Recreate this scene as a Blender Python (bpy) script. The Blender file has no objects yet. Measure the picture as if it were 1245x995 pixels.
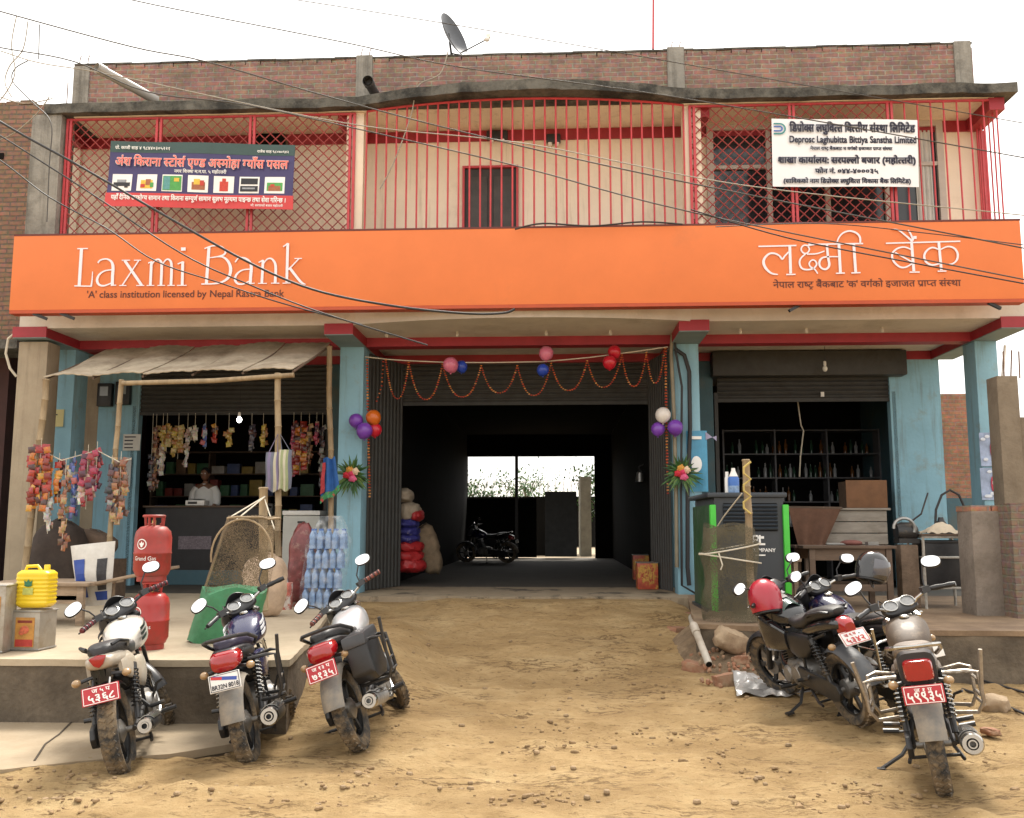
import bpy, bmesh, math, random
from mathutils import Vector, Matrix, noise, Euler
R = math.radians
random.seed(7)
S = bpy.context.scene
COL = S.collection

# ------------------------------------------------------------------ camera, sky, sun, exposure
F_PX, EYE, YAW = 1130.0, 1.5, R(2.8)
PITCH = math.atan(142.5 / F_PX)
cam = bpy.data.cameras.new('camera')
cam.sensor_width = 36.0
cam.lens = 36.0 * F_PX / 1245.0
cam.clip_start = 0.05
cam.clip_end = 3000
cam_o = bpy.data.objects.new('camera', cam)
COL.objects.link(cam_o)
cam_o.location = (0, 0, EYE)
cam_o.rotation_euler = (R(90) + PITCH, 0, YAW)
S.camera = cam_o

SUN_EL, SUN_AZ = R(57), R(10)      # azimuth the light comes from, clockwise from +Y (north)
W = bpy.data.worlds.new('World')
S.world = W
W.use_nodes = True
nt = W.node_tree
nt.nodes.clear()
w_out = nt.nodes.new('ShaderNodeOutputWorld')
w_bg = nt.nodes.new('ShaderNodeBackground')
w_sky = nt.nodes.new('ShaderNodeTexSky')
w_sky.sky_type = 'NISHITA'
w_sky.sun_disc = False
w_sky.sun_elevation = SUN_EL
w_sky.sun_rotation = SUN_AZ
w_sky.air_density = 1.0
w_sky.dust_density = 6.0
w_sky.ozone_density = 1.0
w_hs = nt.nodes.new('ShaderNodeHueSaturation')      # thin white overcast: the blue is washed out of the sky
w_hs.inputs['Saturation'].default_value = 0.16
w_mix = nt.nodes.new('ShaderNodeMixRGB')
w_mix.inputs['Fac'].default_value = 0.7
w_mix.inputs['Color2'].default_value = (9.6, 9.3, 8.8, 1)
w_bg.inputs['Strength'].default_value = 0.1
nt.links.new(w_sky.outputs[0], w_hs.inputs['Color'])
nt.links.new(w_hs.outputs[0], w_mix.inputs['Color1'])
nt.links.new(w_mix.outputs[0], w_bg.inputs['Color'])
nt.links.new(w_bg.outputs[0], w_out.inputs['Surface'])

sun = bpy.data.lights.new('sun', 'SUN')
sun.energy = 2.5
sun.angle = R(17)
sun.color = (1.0, 0.94, 0.84)
sun_o = bpy.data.objects.new('sun', sun)
COL.objects.link(sun_o)
sun_o.location = (0, 0, 30)
_sd = Vector((math.sin(SUN_AZ) * math.cos(SUN_EL), math.cos(SUN_AZ) * math.cos(SUN_EL), math.sin(SUN_EL)))
sun_o.rotation_euler = _sd.to_track_quat('Z', 'Y').to_euler()

S.view_settings.view_transform = 'Standard'
S.view_settings.look = 'None'
S.view_settings.gamma = 1.0
S.view_settings.use_curve_mapping = False
S.view_settings.exposure = 1.27
S.render.engine = 'CYCLES'
S.cycles.max_bounces = 7
S.cycles.transparent_max_bounces = 16
S.cycles.use_denoising = True

# ------------------------------------------------------------------ photograph -> place
_f = Vector((-math.sin(YAW) * math.cos(PITCH), math.cos(YAW) * math.cos(PITCH), math.sin(PITCH)))
_r = Vector((math.cos(YAW), math.sin(YAW), 0))
_u = _r.cross(_f)
EYEV = Vector((0, 0, EYE))
def ray(px, py):
    return _f + _r * ((px - 622.5) / F_PX) + _u * ((497.5 - py) / F_PX)
def at(px, py, Y):
    """the point of the vertical plane y = Y seen at that spot"""
    d = ray(px, py)
    return EYEV + d * (Y / d.y)
def onz(px, py, z=0.0):
    d = ray(px, py)
    return EYEV + d * ((z - EYE) / d.z)
def AX(px, Y, py=500):
    return at(px, py, Y).x
def AZ(py, Y, px=622):
    return at(px, py, Y).z

# ------------------------------------------------------------------ mesh builder
class MB:
    def __init__(s, m=None):
        s.v, s.f = [], []
        s.m = m or Matrix()
    def add(s, vs, fs):
        n = len(s.v)
        s.v += [s.m @ Vector(p) for p in vs]
        s.f += [[i + n for i in f] for f in fs]
        return s
    def box(s, c, d, rot=None):
        c = Vector(c); h = [x / 2 for x in d]
        rm = Matrix() if rot is None else (Euler(rot).to_matrix().to_4x4() if not isinstance(rot, Matrix) else rot)
        vs = [c + rm @ Vector((sx * h[0], sy * h[1], sz * h[2])) for sx in (-1, 1) for sy in (-1, 1) for sz in (-1, 1)]
        return s.add(vs, [[0, 1, 3, 2], [4, 6, 7, 5], [0, 4, 5, 1], [2, 3, 7, 6], [0, 2, 6, 4], [1, 5, 7, 3]])
    def bb(s, a, b):
        a, b = Vector(a), Vector(b)
        return s.box((a + b) / 2, [abs(b[i] - a[i]) for i in range(3)])
    def rings(s, rs, cap=True, closed=False):
        n = len(rs[0]); vs = [p for r in rs for p in r]; fs = []
        m = len(rs)
        for i in range(m if closed else m - 1):
            j = (i + 1) % m
            for k in range(n):
                k2 = (k + 1) % n
                fs.append([i * n + k, i * n + k2, j * n + k2, j * n + k])
        if cap and not closed:
            fs.append(list(range(n))[::-1]); fs.append([(m - 1) * n + k for k in range(n)])
        return s.add(vs, fs)
    def tube(s, pts, r, seg=8, cap=True, closed=False, flat=1.0):
        pts = [Vector(p) for p in pts]; n = len(pts)
        rr = r if isinstance(r, (list, tuple)) else [r] * n
        rs = []; nrm = None
        for i, p in enumerate(pts):
            if closed:
                t = (pts[(i + 1) % n] - pts[i - 1]).normalized()
            else:
                t = (pts[min(i + 1, n - 1)] - pts[max(i - 1, 0)])
                t = t.normalized() if t.length > 1e-9 else Vector((0, 0, 1))
            if nrm is None:
                a = Vector((0, 0, 1)) if abs(t.z) < .9 else Vector((1, 0, 0))
                nrm = (a - t * a.dot(t)).normalized()
            else:
                nrm = nrm - t * nrm.dot(t)
                nrm = nrm.normalized() if nrm.length > 1e-6 else t.orthogonal().normalized()
            b = t.cross(nrm)
            rs.append([p + (nrm * math.cos(2 * math.pi * k / seg) * flat + b * math.sin(2 * math.pi * k / seg)) * rr[i] for k in range(seg)])
        return s.rings(rs, cap, closed)
    def lathe(s, prof, seg=20, m=None, cap=True):
        m = m or Matrix()
        rs = [[m @ Vector((r * math.cos(2 * math.pi * k / seg), r * math.sin(2 * math.pi * k / seg), z)) for k in range(seg)] for r, z in prof]
        return s.rings(rs, cap)
    def loft(s, secs, seg=16):
        """secs: (x, yc, zc, half width, half height, exponent) - rings across the X axis"""
        rs = []
        for x, yc, zc, hw, hh, e in secs:
            ring = []
            for k in range(seg):
                a = 2 * math.pi * k / seg
                c, d = math.cos(a), math.sin(a)
                ring.append((x, yc + hw * math.copysign(abs(c) ** (2 / e), c), zc + hh * math.copysign(abs(d) ** (2 / e), d)))
            rs.append(ring)
        return s.rings(rs)
    def ell(s, c, r, seg=14, rn=9, m=None, e=2.0):
        c = Vector(c); m = m or Matrix(); rs = []
        def pw(x): return math.copysign(abs(x) ** (2 / e), x)
        for i in range(rn + 1):
            t = -math.pi / 2 + math.pi * min(max(i / rn, .02), .98)
            rs.append([c + m @ Vector((r[0] * pw(math.cos(t)) * pw(math.cos(2 * math.pi * k / seg)), r[1] * pw(math.cos(t)) * pw(math.sin(2 * math.pi * k / seg)), r[2] * pw(math.sin(t)))) for k in range(seg)])
        return s.rings(rs)
    def prism(s, poly, d, m=None):
        """polygon in the local XY plane, from z = 0 to z = d"""
        m = m or Matrix(); n = len(poly)
        vs = [m @ Vector((p[0], p[1], 0)) for p in poly] + [m @ Vector((p[0], p[1], d)) for p in poly]
        fs = [list(range(n))[::-1], [n + k for k in range(n)]] + [[k, (k + 1) % n, n + (k + 1) % n, n + k] for k in range(n)]
        return s.add(vs, fs)
    def sheet(s, fn, nu, nv, th=0.004, off=None):
        """a bent sheet: fn(u, v) for u, v in 0..1, given a thickness"""
        P = [[Vector(fn(i / nu, j / nv)) for j in range(nv + 1)] for i in range(nu + 1)]
        N = [[None] * (nv + 1) for _ in range(nu + 1)]
        for i in range(nu + 1):
            for j in range(nv + 1):
                a = P[min(i + 1, nu)][j] - P[max(i - 1, 0)][j]; b = P[i][min(j + 1, nv)] - P[i][max(j - 1, 0)]
                n = a.cross(b); N[i][j] = n.normalized() if n.length > 1e-12 else Vector((0, 0, 1))
        w = nv + 1; tot = (nu + 1) * w
        vs = [P[i][j] + N[i][j] * th / 2 for i in range(nu + 1) for j in range(w)] + [P[i][j] - N[i][j] * th / 2 for i in range(nu + 1) for j in range(w)]
        fs = []
        for i in range(nu):
            for j in range(nv):
                a, b, c, d = i * w + j, (i + 1) * w + j, (i + 1) * w + j + 1, i * w + j + 1
                fs.append([a, b, c, d]); fs.append([tot + d, tot + c, tot + b, tot + a])
        ed = [i * w for i in range(nu + 1)] + [nu * w + j for j in range(1, w)] + [i * w + nv for i in range(nu - 1, -1, -1)] + [j for j in range(nv - 1, 0, -1)]
        for k in range(len(ed)):
            a, b = ed[k], ed[(k + 1) % len(ed)]
            fs.append([a, tot + a, tot + b, b])
        return s.add(vs, fs)
    def build(s, name, mat, parent=None, smooth=None, bev=0, local=False, seg=2):
        me = bpy.data.meshes.new(name)
        o = bpy.data.objects.new(name, me)
        off = Vector((0, 0, 0)); q = parent
        if not local:
            while q is not None:
                off += q.location; q = q.parent
        me.from_pydata([tuple(p - off) for p in s.v], [], s.f)
        bm = bmesh.new(); bm.from_mesh(me)
        bmesh.ops.recalc_face_normals(bm, faces=bm.faces)
        if bev:
            es = [e for e in bm.edges if len(e.link_faces) == 2 and e.calc_face_angle(0) > .6]
            bmesh.ops.bevel(bm, geom=es, offset=bev, segments=seg, affect='EDGES', profile=.6, clamp_overlap=True)
        bm.to_mesh(me); bm.free()
        if smooth is not None or bev:
            me.shade_smooth()
            me.set_sharp_from_angle(angle=R(smooth if smooth else 35))
        me.materials.append(mat)
        COL.objects.link(o)
        o.parent = parent
        return o

def tag(o, label=None, cat=None, group=None, kind=None):
    if label: o['label'] = label
    if cat: o['category'] = cat
    if group: o['group'] = group
    if kind: o['kind'] = kind
    return o
def thing(name, loc, label, cat, group=None):
    o = bpy.data.objects.new(name, None)
    o.empty_display_size = .1
    COL.objects.link(o)
    o.location = loc
    return tag(o, label, cat, group)
def dup(root, loc=None, rot=None, label=None):
    def cp(o, parent):
        c = o.copy(); COL.objects.link(c); c.parent = parent
        for ch in o.children: cp(ch, c)
        return c
    c = cp(root, None)
    if loc is not None: c.location = loc
    if rot is not None: c.rotation_euler = rot
    if label: c['label'] = label
    return c

# ------------------------------------------------------------------ materials
MATS = {}
def M(name, col, rough=.7, metal=0., var=.12, scale=5., bump=0., bscale=30., dirt=None, coat=0., spec=.5, stretch=None, trans=0., alpha=1., dscale=1.0, drip=None):
    """painted, plastered or dusty surface: noise in the colour, optional dirt patches, optional bump"""
    if name in MATS: return MATS[name]
    m = bpy.data.materials.new(name); m.use_nodes = True
    t = m.node_tree; N = t.nodes; L = t.links
    b = N['Principled BSDF']
    b.inputs['Roughness'].default_value = rough; b.inputs['Metallic'].default_value = metal
    b.inputs['Specular IOR Level'].default_value = spec
    b.inputs['Coat Weight'].default_value = coat; b.inputs['Coat Roughness'].default_value = .08
    if trans: b.inputs['Transmission Weight'].default_value = trans
    if alpha < 1: b.inputs['Alpha'].default_value = alpha
    tc = N.new('ShaderNodeTexCoord'); vec = tc.outputs['Object']
    if stretch:
        mp = N.new('ShaderNodeMapping'); mp.inputs['Scale'].default_value = stretch
        L.new(vec, mp.inputs['Vector']); vec = mp.outputs[0]
    n = N.new('ShaderNodeTexNoise'); n.inputs['Scale'].default_value = scale; n.inputs['Detail'].default_value = 6; n.inputs['Roughness'].default_value = .65
    L.new(vec, n.inputs['Vector'])
    r = N.new('ShaderNodeValToRGB')
    r.color_ramp.elements[0].position = .3; r.color_ramp.elements[1].position = .7
    r.color_ramp.elements[0].color = [c * (1 - var) for c in col] + [1]
    r.color_ramp.elements[1].color = [min(1, c * (1 + var)) for c in col] + [1]
    L.new(n.outputs['Fac'], r.inputs[0]); cur = r.outputs[0]
    if dirt:
        dc, lo, hi = dirt
        n2 = N.new('ShaderNodeTexNoise'); n2.inputs['Scale'].default_value = scale * .7 * dscale; n2.inputs['Detail'].default_value = 9; n2.inputs['Roughness'].default_value = .72
        L.new(vec, n2.inputs['Vector'])
        r2 = N.new('ShaderNodeValToRGB'); r2.color_ramp.elements[0].position = lo; r2.color_ramp.elements[1].position = hi
        L.new(n2.outputs['Fac'], r2.inputs[0])
        mx = N.new('ShaderNodeMixRGB'); mx.inputs['Color2'].default_value = list(dc) + [1]
        L.new(r2.outputs[0], mx.inputs['Fac']); L.new(cur, mx.inputs['Color1']); cur = mx.outputs[0]
        if rough < .5:
            mr = N.new('ShaderNodeMapRange'); mr.inputs['To Min'].default_value = rough; mr.inputs['To Max'].default_value = .8
            L.new(r2.outputs[0], mr.inputs['Value']); L.new(mr.outputs[0], b.inputs['Roughness'])
    if drip:
        dc, lo, hi = drip
        mp = N.new('ShaderNodeMapping'); mp.inputs['Scale'].default_value = (5, 5, .35); L.new(tc.outputs['Object'], mp.inputs[0])
        n4 = N.new('ShaderNodeTexNoise'); n4.inputs['Scale'].default_value = 1.6; n4.inputs['Detail'].default_value = 8; n4.inputs['Roughness'].default_value = .7; L.new(mp.outputs[0], n4.inputs['Vector'])
        r4 = N.new('ShaderNodeValToRGB'); r4.color_ramp.elements[0].position = lo; r4.color_ramp.elements[1].position = hi; L.new(n4.outputs['Fac'], r4.inputs[0])
        m4 = N.new('ShaderNodeMath'); m4.operation = 'MULTIPLY'; m4.inputs[1].default_value = .7; L.new(r4.outputs[0], m4.inputs[0])
        mx = N.new('ShaderNodeMixRGB'); mx.inputs['Color2'].default_value = list(dc) + [1]; L.new(m4.outputs[0], mx.inputs['Fac']); L.new(cur, mx.inputs['Color1']); cur = mx.outputs[0]
    L.new(cur, b.inputs['Base Color'])
    if bump:
        n3 = N.new('ShaderNodeTexNoise'); n3.inputs['Scale'].default_value = bscale; n3.inputs['Detail'].default_value = 7
        L.new(vec, n3.inputs['Vector'])
        bp = N.new('ShaderNodeBump'); bp.inputs['Strength'].default_value = bump; bp.inputs['Distance'].default_value = .02
        L.new(n3.outputs['Fac'], bp.inputs['Height']); L.new(bp.outputs[0], b.inputs['Normal'])
    MATS[name] = m
    return m

def brick_mat(name, c1, c2, mortar, scale=1.0, dirt=(.12, .085, .06)):
    if name in MATS: return MATS[name]
    m = bpy.data.materials.new(name); m.use_nodes = True
    t = m.node_tree; N = t.nodes; L = t.links; b = N['Principled BSDF']; b.inputs['Roughness'].default_value = .9
    tc = N.new('ShaderNodeTexCoord'); sp = N.new('ShaderNodeSeparateXYZ'); cb = N.new('ShaderNodeCombineXYZ'); ad = N.new('ShaderNodeMath')
    L.new(tc.outputs['Object'], sp.inputs[0]); L.new(sp.outputs[0], ad.inputs[0]); L.new(sp.outputs[1], ad.inputs[1])
    L.new(ad.outputs[0], cb.inputs[0]); L.new(sp.outputs[2], cb.inputs[1])
    wob = N.new('ShaderNodeTexNoise'); wob.inputs['Scale'].default_value = 5; wob.inputs['Detail'].default_value = 4
    L.new(tc.outputs['Object'], wob.inputs['Vector'])
    wm = N.new('ShaderNodeMixRGB'); wm.blend_type = 'ADD'; wm.inputs['Fac'].default_value = .035
    L.new(cb.outputs[0], wm.inputs['Color1']); L.new(wob.outputs['Color'], wm.inputs['Color2'])
    br = N.new('ShaderNodeTexBrick'); br.inputs['Scale'].default_value = 1.0 * scale
    br.inputs['Brick Width'].default_value = .24; br.inputs['Row Height'].default_value = .078; br.inputs['Mortar Size'].default_value = .012
    br.inputs['Mortar Smooth'].default_value = .3; br.inputs['Bias'].default_value = -.1
    br.inputs['Color1'].default_value = list(c1) + [1]; br.inputs['Color2'].default_value = list(c2) + [1]; br.inputs['Mortar'].default_value = list(mortar) + [1]
    L.new(wm.outputs[0], br.inputs['Vector'])
    n2 = N.new('ShaderNodeTexNoise'); n2.inputs['Scale'].default_value = 1.7; n2.inputs['Detail'].default_value = 9; n2.inputs['Roughness'].default_value = .75
    L.new(tc.outputs['Object'], n2.inputs['Vector'])
    r2 = N.new('ShaderNodeValToRGB'); r2.color_ramp.elements[0].position = .42; r2.color_ramp.elements[1].position = .75
    L.new(n2.outputs['Fac'], r2.inputs[0])
    mx = N.new('ShaderNodeMixRGB'); mx.inputs['Color2'].default_value = list(dirt) + [1]
    L.new(r2.outputs[0], mx.inputs['Fac']); L.new(br.outputs['Color'], mx.inputs['Color1'])
    n3 = N.new('ShaderNodeTexNoise'); n3.inputs['Scale'].default_value = 14; n3.inputs['Detail'].default_value = 5
    L.new(tc.outputs['Object'], n3.inputs['Vector'])
    mu = N.new('ShaderNodeMixRGB'); mu.blend_type = 'OVERLAY'; mu.inputs['Fac'].default_value = .55
    L.new(mx.outputs[0], mu.inputs['Color1']); L.new(n3.outputs['Color'], mu.inputs['Color2'])
    hs = N.new('ShaderNodeHueSaturation'); hs.inputs['Saturation'].default_value = .9
    L.new(mu.outputs[0], hs.inputs['Color']); L.new(hs.outputs[0], b.inputs['Base Color'])
    bp = N.new('ShaderNodeBump'); bp.inputs['Strength'].default_value = .8; bp.inputs['Distance'].default_value = .015; bp.invert = True
    L.new(br.outputs['Fac'], bp.inputs['Height'])
    bp2 = N.new('ShaderNodeBump'); bp2.inputs['Strength'].default_value = .5; bp2.inputs['Distance'].default_value = .012
    L.new(n3.outputs['Fac'], bp2.inputs['Height']); L.new(bp.outputs[0], bp2.inputs['Normal']); L.new(bp2.outputs[0], b.inputs['Normal'])
    MATS[name] = m
    return m

def island_mat(name, cols, rough=.35, coat=.3):
    """every loose piece of the mesh takes one of the colours (wrappers, leaves, petals)"""
    if name in MATS: return MATS[name]
    m = bpy.data.materials.new(name); m.use_nodes = True
    t = m.node_tree; N = t.nodes; L = t.links; b = N['Principled BSDF']
    b.inputs['Roughness'].default_value = rough; b.inputs['Coat Weight'].default_value = coat
    g = N.new('ShaderNodeNewGeometry'); r = N.new('ShaderNodeValToRGB'); r.color_ramp.interpolation = 'CONSTANT'
    n = len(cols)
    while len(r.color_ramp.elements) < n: r.color_ramp.elements.new(.5)
    for i, c in enumerate(cols):
        r.color_ramp.elements[i].position = i / n; r.color_ramp.elements[i].color = list(c) + [1]
    L.new(g.outputs['Random Per Island'], r.inputs[0])
    tc = N.new('ShaderNodeTexCoord'); no = N.new('ShaderNodeTexNoise'); no.inputs['Scale'].default_value = 45; no.inputs['Detail'].default_value = 3
    L.new(tc.outputs['Object'], no.inputs['Vector'])
    mx = N.new('ShaderNodeMixRGB'); mx.blend_type = 'OVERLAY'; mx.inputs['Fac'].default_value = .8
    L.new(r.outputs[0], mx.inputs['Color1']); L.new(no.outputs['Color'], mx.inputs['Color2'])
    L.new(mx.outputs[0], b.inputs['Base Color'])
    MATS[name] = m
    return m

def net_mat(name, col, scale, cover):
    """woven netting: thin threads with real gaps between them"""
    if name in MATS: return MATS[name]
    m = bpy.data.materials.new(name); m.use_nodes = True
    t = m.node_tree; N = t.nodes; L = t.links; b = N['Principled BSDF']; out = N['Material Output']
    b.inputs['Base Color'].default_value = list(col) + [1]; b.inputs['Roughness'].default_value = .8
    tc = N.new('ShaderNodeTexCoord'); no = N.new('ShaderNodeTexNoise'); no.inputs['Scale'].default_value = scale; no.inputs['Detail'].default_value = 2
    L.new(tc.outputs['Object'], no.inputs['Vector'])
    no2 = N.new('ShaderNodeTexNoise'); no2.inputs['Scale'].default_value = 3.5; no2.inputs['Detail'].default_value = 4
    L.new(tc.outputs['Object'], no2.inputs['Vector'])
    ad = N.new('ShaderNodeMath'); ad.operation = 'MULTIPLY_ADD'; ad.inputs[1].default_value = .5
    L.new(no2.outputs['Fac'], ad.inputs[0]); L.new(no.outputs['Fac'], ad.inputs[2])
    gt = N.new('ShaderNodeMath'); gt.operation = 'GREATER_THAN'; gt.inputs[1].default_value = .75 + (.5 - cover) * .45
    L.new(ad.outputs[0], gt.inputs[0])
    tr = N.new('ShaderNodeBsdfTransparent'); mx = N.new('ShaderNodeMixShader')
    L.new(gt.outputs[0], mx.inputs[0]); L.new(tr.outputs[0], mx.inputs[1]); L.new(b.outputs[0], mx.inputs[2]); L.new(mx.outputs[0], out.inputs['Surface'])
    MATS[name] = m
    return m

# ------------------------------------------------------------------ writing
_G = {}
def glyph(s, keep=None):
    """flat outline of a string at size 1: (verts, faces, largest x); keep = fraction of the width to keep (half letters)"""
    k = (s, keep)
    if k in _G: return _G[k]
    c = bpy.data.curves.new('lettering', 'FONT'); c.body = s; c.size = 1; c.resolution_u = 3
    o = bpy.data.objects.new('lettering', c)
    me = o.to_mesh()
    vs = [(v.co.x, v.co.y) for v in me.vertices]; fs = [list(p.vertices) for p in me.polygons]
    o.to_mesh_clear(); bpy.data.objects.remove(o); bpy.data.curves.remove(c)
    mx = max([v[0] for v in vs] or [0])
    if keep is not None:
        bm = bmesh.new()
        bv = [bm.verts.new((x, y, 0)) for x, y in vs]
        for f in fs:
            try: bm.faces.new([bv[i] for i in f])
            except ValueError: pass
        bmesh.ops.bisect_plane(bm, geom=bm.verts[:] + bm.edges[:] + bm.faces[:], plane_co=(mx * keep, 0, 0), plane_no=(1, 0, 0), clear_outer=True)
        bm.verts.index_update(); vs = [(v.co.x, v.co.y) for v in bm.verts]; fs = [[v.index for v in f.verts] for f in bm.faces]
        bm.free(); mx *= keep
    _G[k] = (vs, fs, mx)
    return _G[k]
def adv(s):
    return glyph(s + 'क')[2] - glyph('क')[2]
VIR = '\u094d'
STEM = set('खगघचजझञणतथधनपफबभमयलवशषसक')
def lay(text):
    """lays a Devanagari or Latin line out: list of (verts, faces, x), total width"""
    out = []; x = 0.0; i = 0; n = len(text)
    def dev(ch): return '\u0900' <= ch <= '\u097f'
    while i < n:
        ch = text[i]
        if ch == ' ':
            x += .27; i += 1; continue
        if not dev(ch):
            j = i
            while j < n and not dev(text[j]) and text[j] != ' ': j += 1
            g = glyph(text[i:j]); out.append((g[0], g[1], x)); x += g[2] + .03; i = j; continue
        cons = []; reph = False; rakar = False
        while i + 1 < n and text[i + 1] == VIR:
            cons.append(text[i]); i += 2
            if i >= n or not ('\u0915' <= text[i] <= '\u0939'): break
        base = text[i] if i < n else ''; i += 1
        if cons and cons[0] == 'र': reph = True; cons = cons[1:]
        if cons and base == 'र': rakar = True; base = cons.pop()
        marks = ''
        while i < n and (('\u093a' <= text[i] <= '\u094c') or text[i] in '\u0901\u0902\u0903'):
            marks += text[i]; i += 1
        if 'ि' in marks:
            g = glyph('ि'); out.append((g[0], g[1], x)); x += max(.2, adv('ि')); marks = marks.replace('ि', '')
        for c in cons:
            if c in STEM:
                g = glyph(c, .6 if c in 'कफ' else .68); out.append((g[0], g[1], x)); x += g[2]
            else:
                g = glyph(c + VIR); out.append((g[0], g[1], x)); x += glyph(c)[2]
        g = glyph(base + marks); out.append((g[0], g[1], x)); bx = glyph(base)[2]
        if rakar:
            if base in 'टठडढ': q = [(x + bx * .5 - .14, -.17), (x + bx * .5, -.05), (x + bx * .5 + .14, -.17), (x + bx * .5 + .1, -.2), (x + bx * .5, -.11), (x + bx * .5 - .1, -.2)]
            else: q = [(x + bx - .14, .2), (x + bx - .14, .13), (x + bx * .3, -.02), (x + bx * .3, .05)]
            out.append((q, [list(range(len(q)))], 0))
        x += max(adv(base + marks), bx * .9)
        if reph:
            q = [(x - .06 + .11 * math.cos(t) * rr, .74 + .1 * math.sin(t) * rr) for rr, ts in ((1, range(8)), (.5, range(7, -1, -1))) for t in [R(40 + k * 34) for k in ts]]
            out.append((q, [list(range(16))], 0))
    return out, x
def write(mb, text, p0, p1, aspect=1.0, up=Vector((0, 0, 1)), nrm=Vector((0, -1, 0)), lift=.004, bold=0.0, height=None):
    """fits the line between two points (baseline); bold repeats it a hair aside"""
    out, w = lay(text)
    p0, p1 = Vector(p0), Vector(p1); d = p1 - p0; k = d.length / w; d.normalize()
    kv = height if height else k * aspect
    for s in ((0, 0), (bold, 0), (0, bold), (bold, bold)) if bold else ((0, 0),):
        for vs, fs, x in out:
            mb.add([p0 + d * ((vx + x + s[0]) * k) + up * ((vy + s[1]) * kv) + nrm * lift for vx, vy in vs], fs)
        lift += .0004
    return mb
def strokes(mb, items, place, lift=Vector((0, -.012, 0)), depth=Vector((0, .01, 0)), k=1.0):
    """pen strokes with a width at each point, drawn as thick raised ribbons; place(x, y) -> point"""
    for pts, w in items:
        n = len(pts); ws = w if isinstance(w, (list, tuple)) else [w] * n
        if n > 2:                                   # round the polyline
            q, qw = [], []
            for i in range(n - 1):
                a0, a1, a2, a3 = pts[max(i - 1, 0)], pts[i], pts[i + 1], pts[min(i + 2, n - 1)]
                for t in (0, .25, .5, .75):
                    q.append([.5 * (2 * a1[c] + (a2[c] - a0[c]) * t + (2 * a0[c] - 5 * a1[c] + 4 * a2[c] - a3[c]) * t * t + (3 * a1[c] - a0[c] - 3 * a2[c] + a3[c]) * t ** 3) for c in (0, 1)])
                    qw.append(ws[i] * (1 - t) + ws[i + 1] * t)
            q.append(pts[-1]); qw.append(ws[-1]); pts, ws, n = q, qw, len(q)
        L, Rr = [], []
        for i in range(n):
            a, b = pts[max(i - 1, 0)], pts[min(i + 1, n - 1)]
            dx, dy = b[0] - a[0], b[1] - a[1]; l = math.hypot(dx, dy) or 1
            h = ws[i] * k / 2
            L.append((pts[i][0] - dy / l * h, pts[i][1] + dx / l * h)); Rr.append((pts[i][0] + dy / l * h, pts[i][1] - dx / l * h))
        fl = [place(*p) + lift for p in L]; fr = [place(*p) + lift for p in Rr]
        vs = fl + fr + [p + depth for p in fl] + [p + depth for p in fr]; fs = []
        for i in range(n - 1):
            fs += [[i, i + 1, n + i + 1, n + i], [2 * n + i, 3 * n + i, 3 * n + i + 1, 2 * n + i + 1], [i, 2 * n + i, 2 * n + i + 1, i + 1], [n + i, n + i + 1, 3 * n + i + 1, 3 * n + i]]
        fs += [[0, n, 3 * n, 2 * n], [n - 1, 3 * n - 1, 4 * n - 1, 2 * n - 1]]
        mb.add(vs, fs)
        lift = lift + Vector((0, -.0006, 0))

# ------------------------------------------------------------------ measures of the building
Yc, Yf, Ys, Yb, FL = 14.1, 13.2, 15.7, 30.0, 0.5
Z_SOF, Z_BEAM = 4.42, 4.27
Z_UP = 7.76
def sstep(a, b, x):
    t = min(1, max(0, (x - a) / (b - a))); return t * t * (3 - 2 * t)

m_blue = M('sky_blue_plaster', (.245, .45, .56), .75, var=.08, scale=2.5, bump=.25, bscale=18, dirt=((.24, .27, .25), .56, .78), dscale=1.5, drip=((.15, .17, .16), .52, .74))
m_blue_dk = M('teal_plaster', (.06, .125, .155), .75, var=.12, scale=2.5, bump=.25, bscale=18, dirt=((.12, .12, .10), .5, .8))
m_cream = M('cream_plaster', (.82, .72, .58), .85, var=.07, scale=1.6, bump=.15, bscale=20, dirt=((.48, .39, .28), .55, .85), drip=((.38, .30, .20), .55, .78))
m_soffit = M('lime_plaster', (.58, .54, .48), .9, var=.12, scale=1.5, bump=.2, bscale=14, dirt=((.36, .32, .26), .5, .8))
m_beige = M('bare_plaster', (.34, .28, .20), .9, var=.12, scale=2, bump=.3, bscale=25, dirt=((.26, .2, .14), .5, .8), drip=((.17, .13, .09), .5, .72))
m_red = M('red_paint', (.30, .02, .032), .55, var=.15, scale=4, dirt=((.25, .06, .05), .6, .9))
m_redbar = M('red_bar_paint', (.48, .045, .055), .45, var=.15, scale=9, dirt=((.22, .05, .03), .62, .8))
m_conc = M('grey_concrete', (.27, .255, .225), .92, var=.2, scale=2.5, bump=.5, bscale=30, dirt=((.11, .10, .085), .48, .72), drip=((.07, .065, .055), .48, .7))
m_slab = M('weathered_slab', (.12, .115, .10), .92, var=.3, scale=3, bump=.6, bscale=25, dirt=((.025, .025, .023), .42, .6))
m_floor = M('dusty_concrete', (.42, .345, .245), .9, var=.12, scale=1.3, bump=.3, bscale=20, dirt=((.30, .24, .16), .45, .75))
m_face = M('shaded_face_cement', (.145, .115, .082), .92, var=.3, scale=2.2, bump=.6, bscale=22, dirt=((.055, .042, .03), .42, .68))  # darker than the slab tops: shade on the camera-facing sides is in the colour
m_in = M('shade_black', (.010, .0095, .009), .95, var=.2, scale=1.5, spec=.08)  # near-black base colour carries the darkness of unlit rooms and hollows
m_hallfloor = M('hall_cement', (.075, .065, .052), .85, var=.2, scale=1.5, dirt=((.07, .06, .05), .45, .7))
m_shut = M('grey_shutter', (.048, .048, .046), .55, metal=.0, spec=.3, var=.15, scale=6, dirt=((.035, .03, .025), .5, .8))
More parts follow.
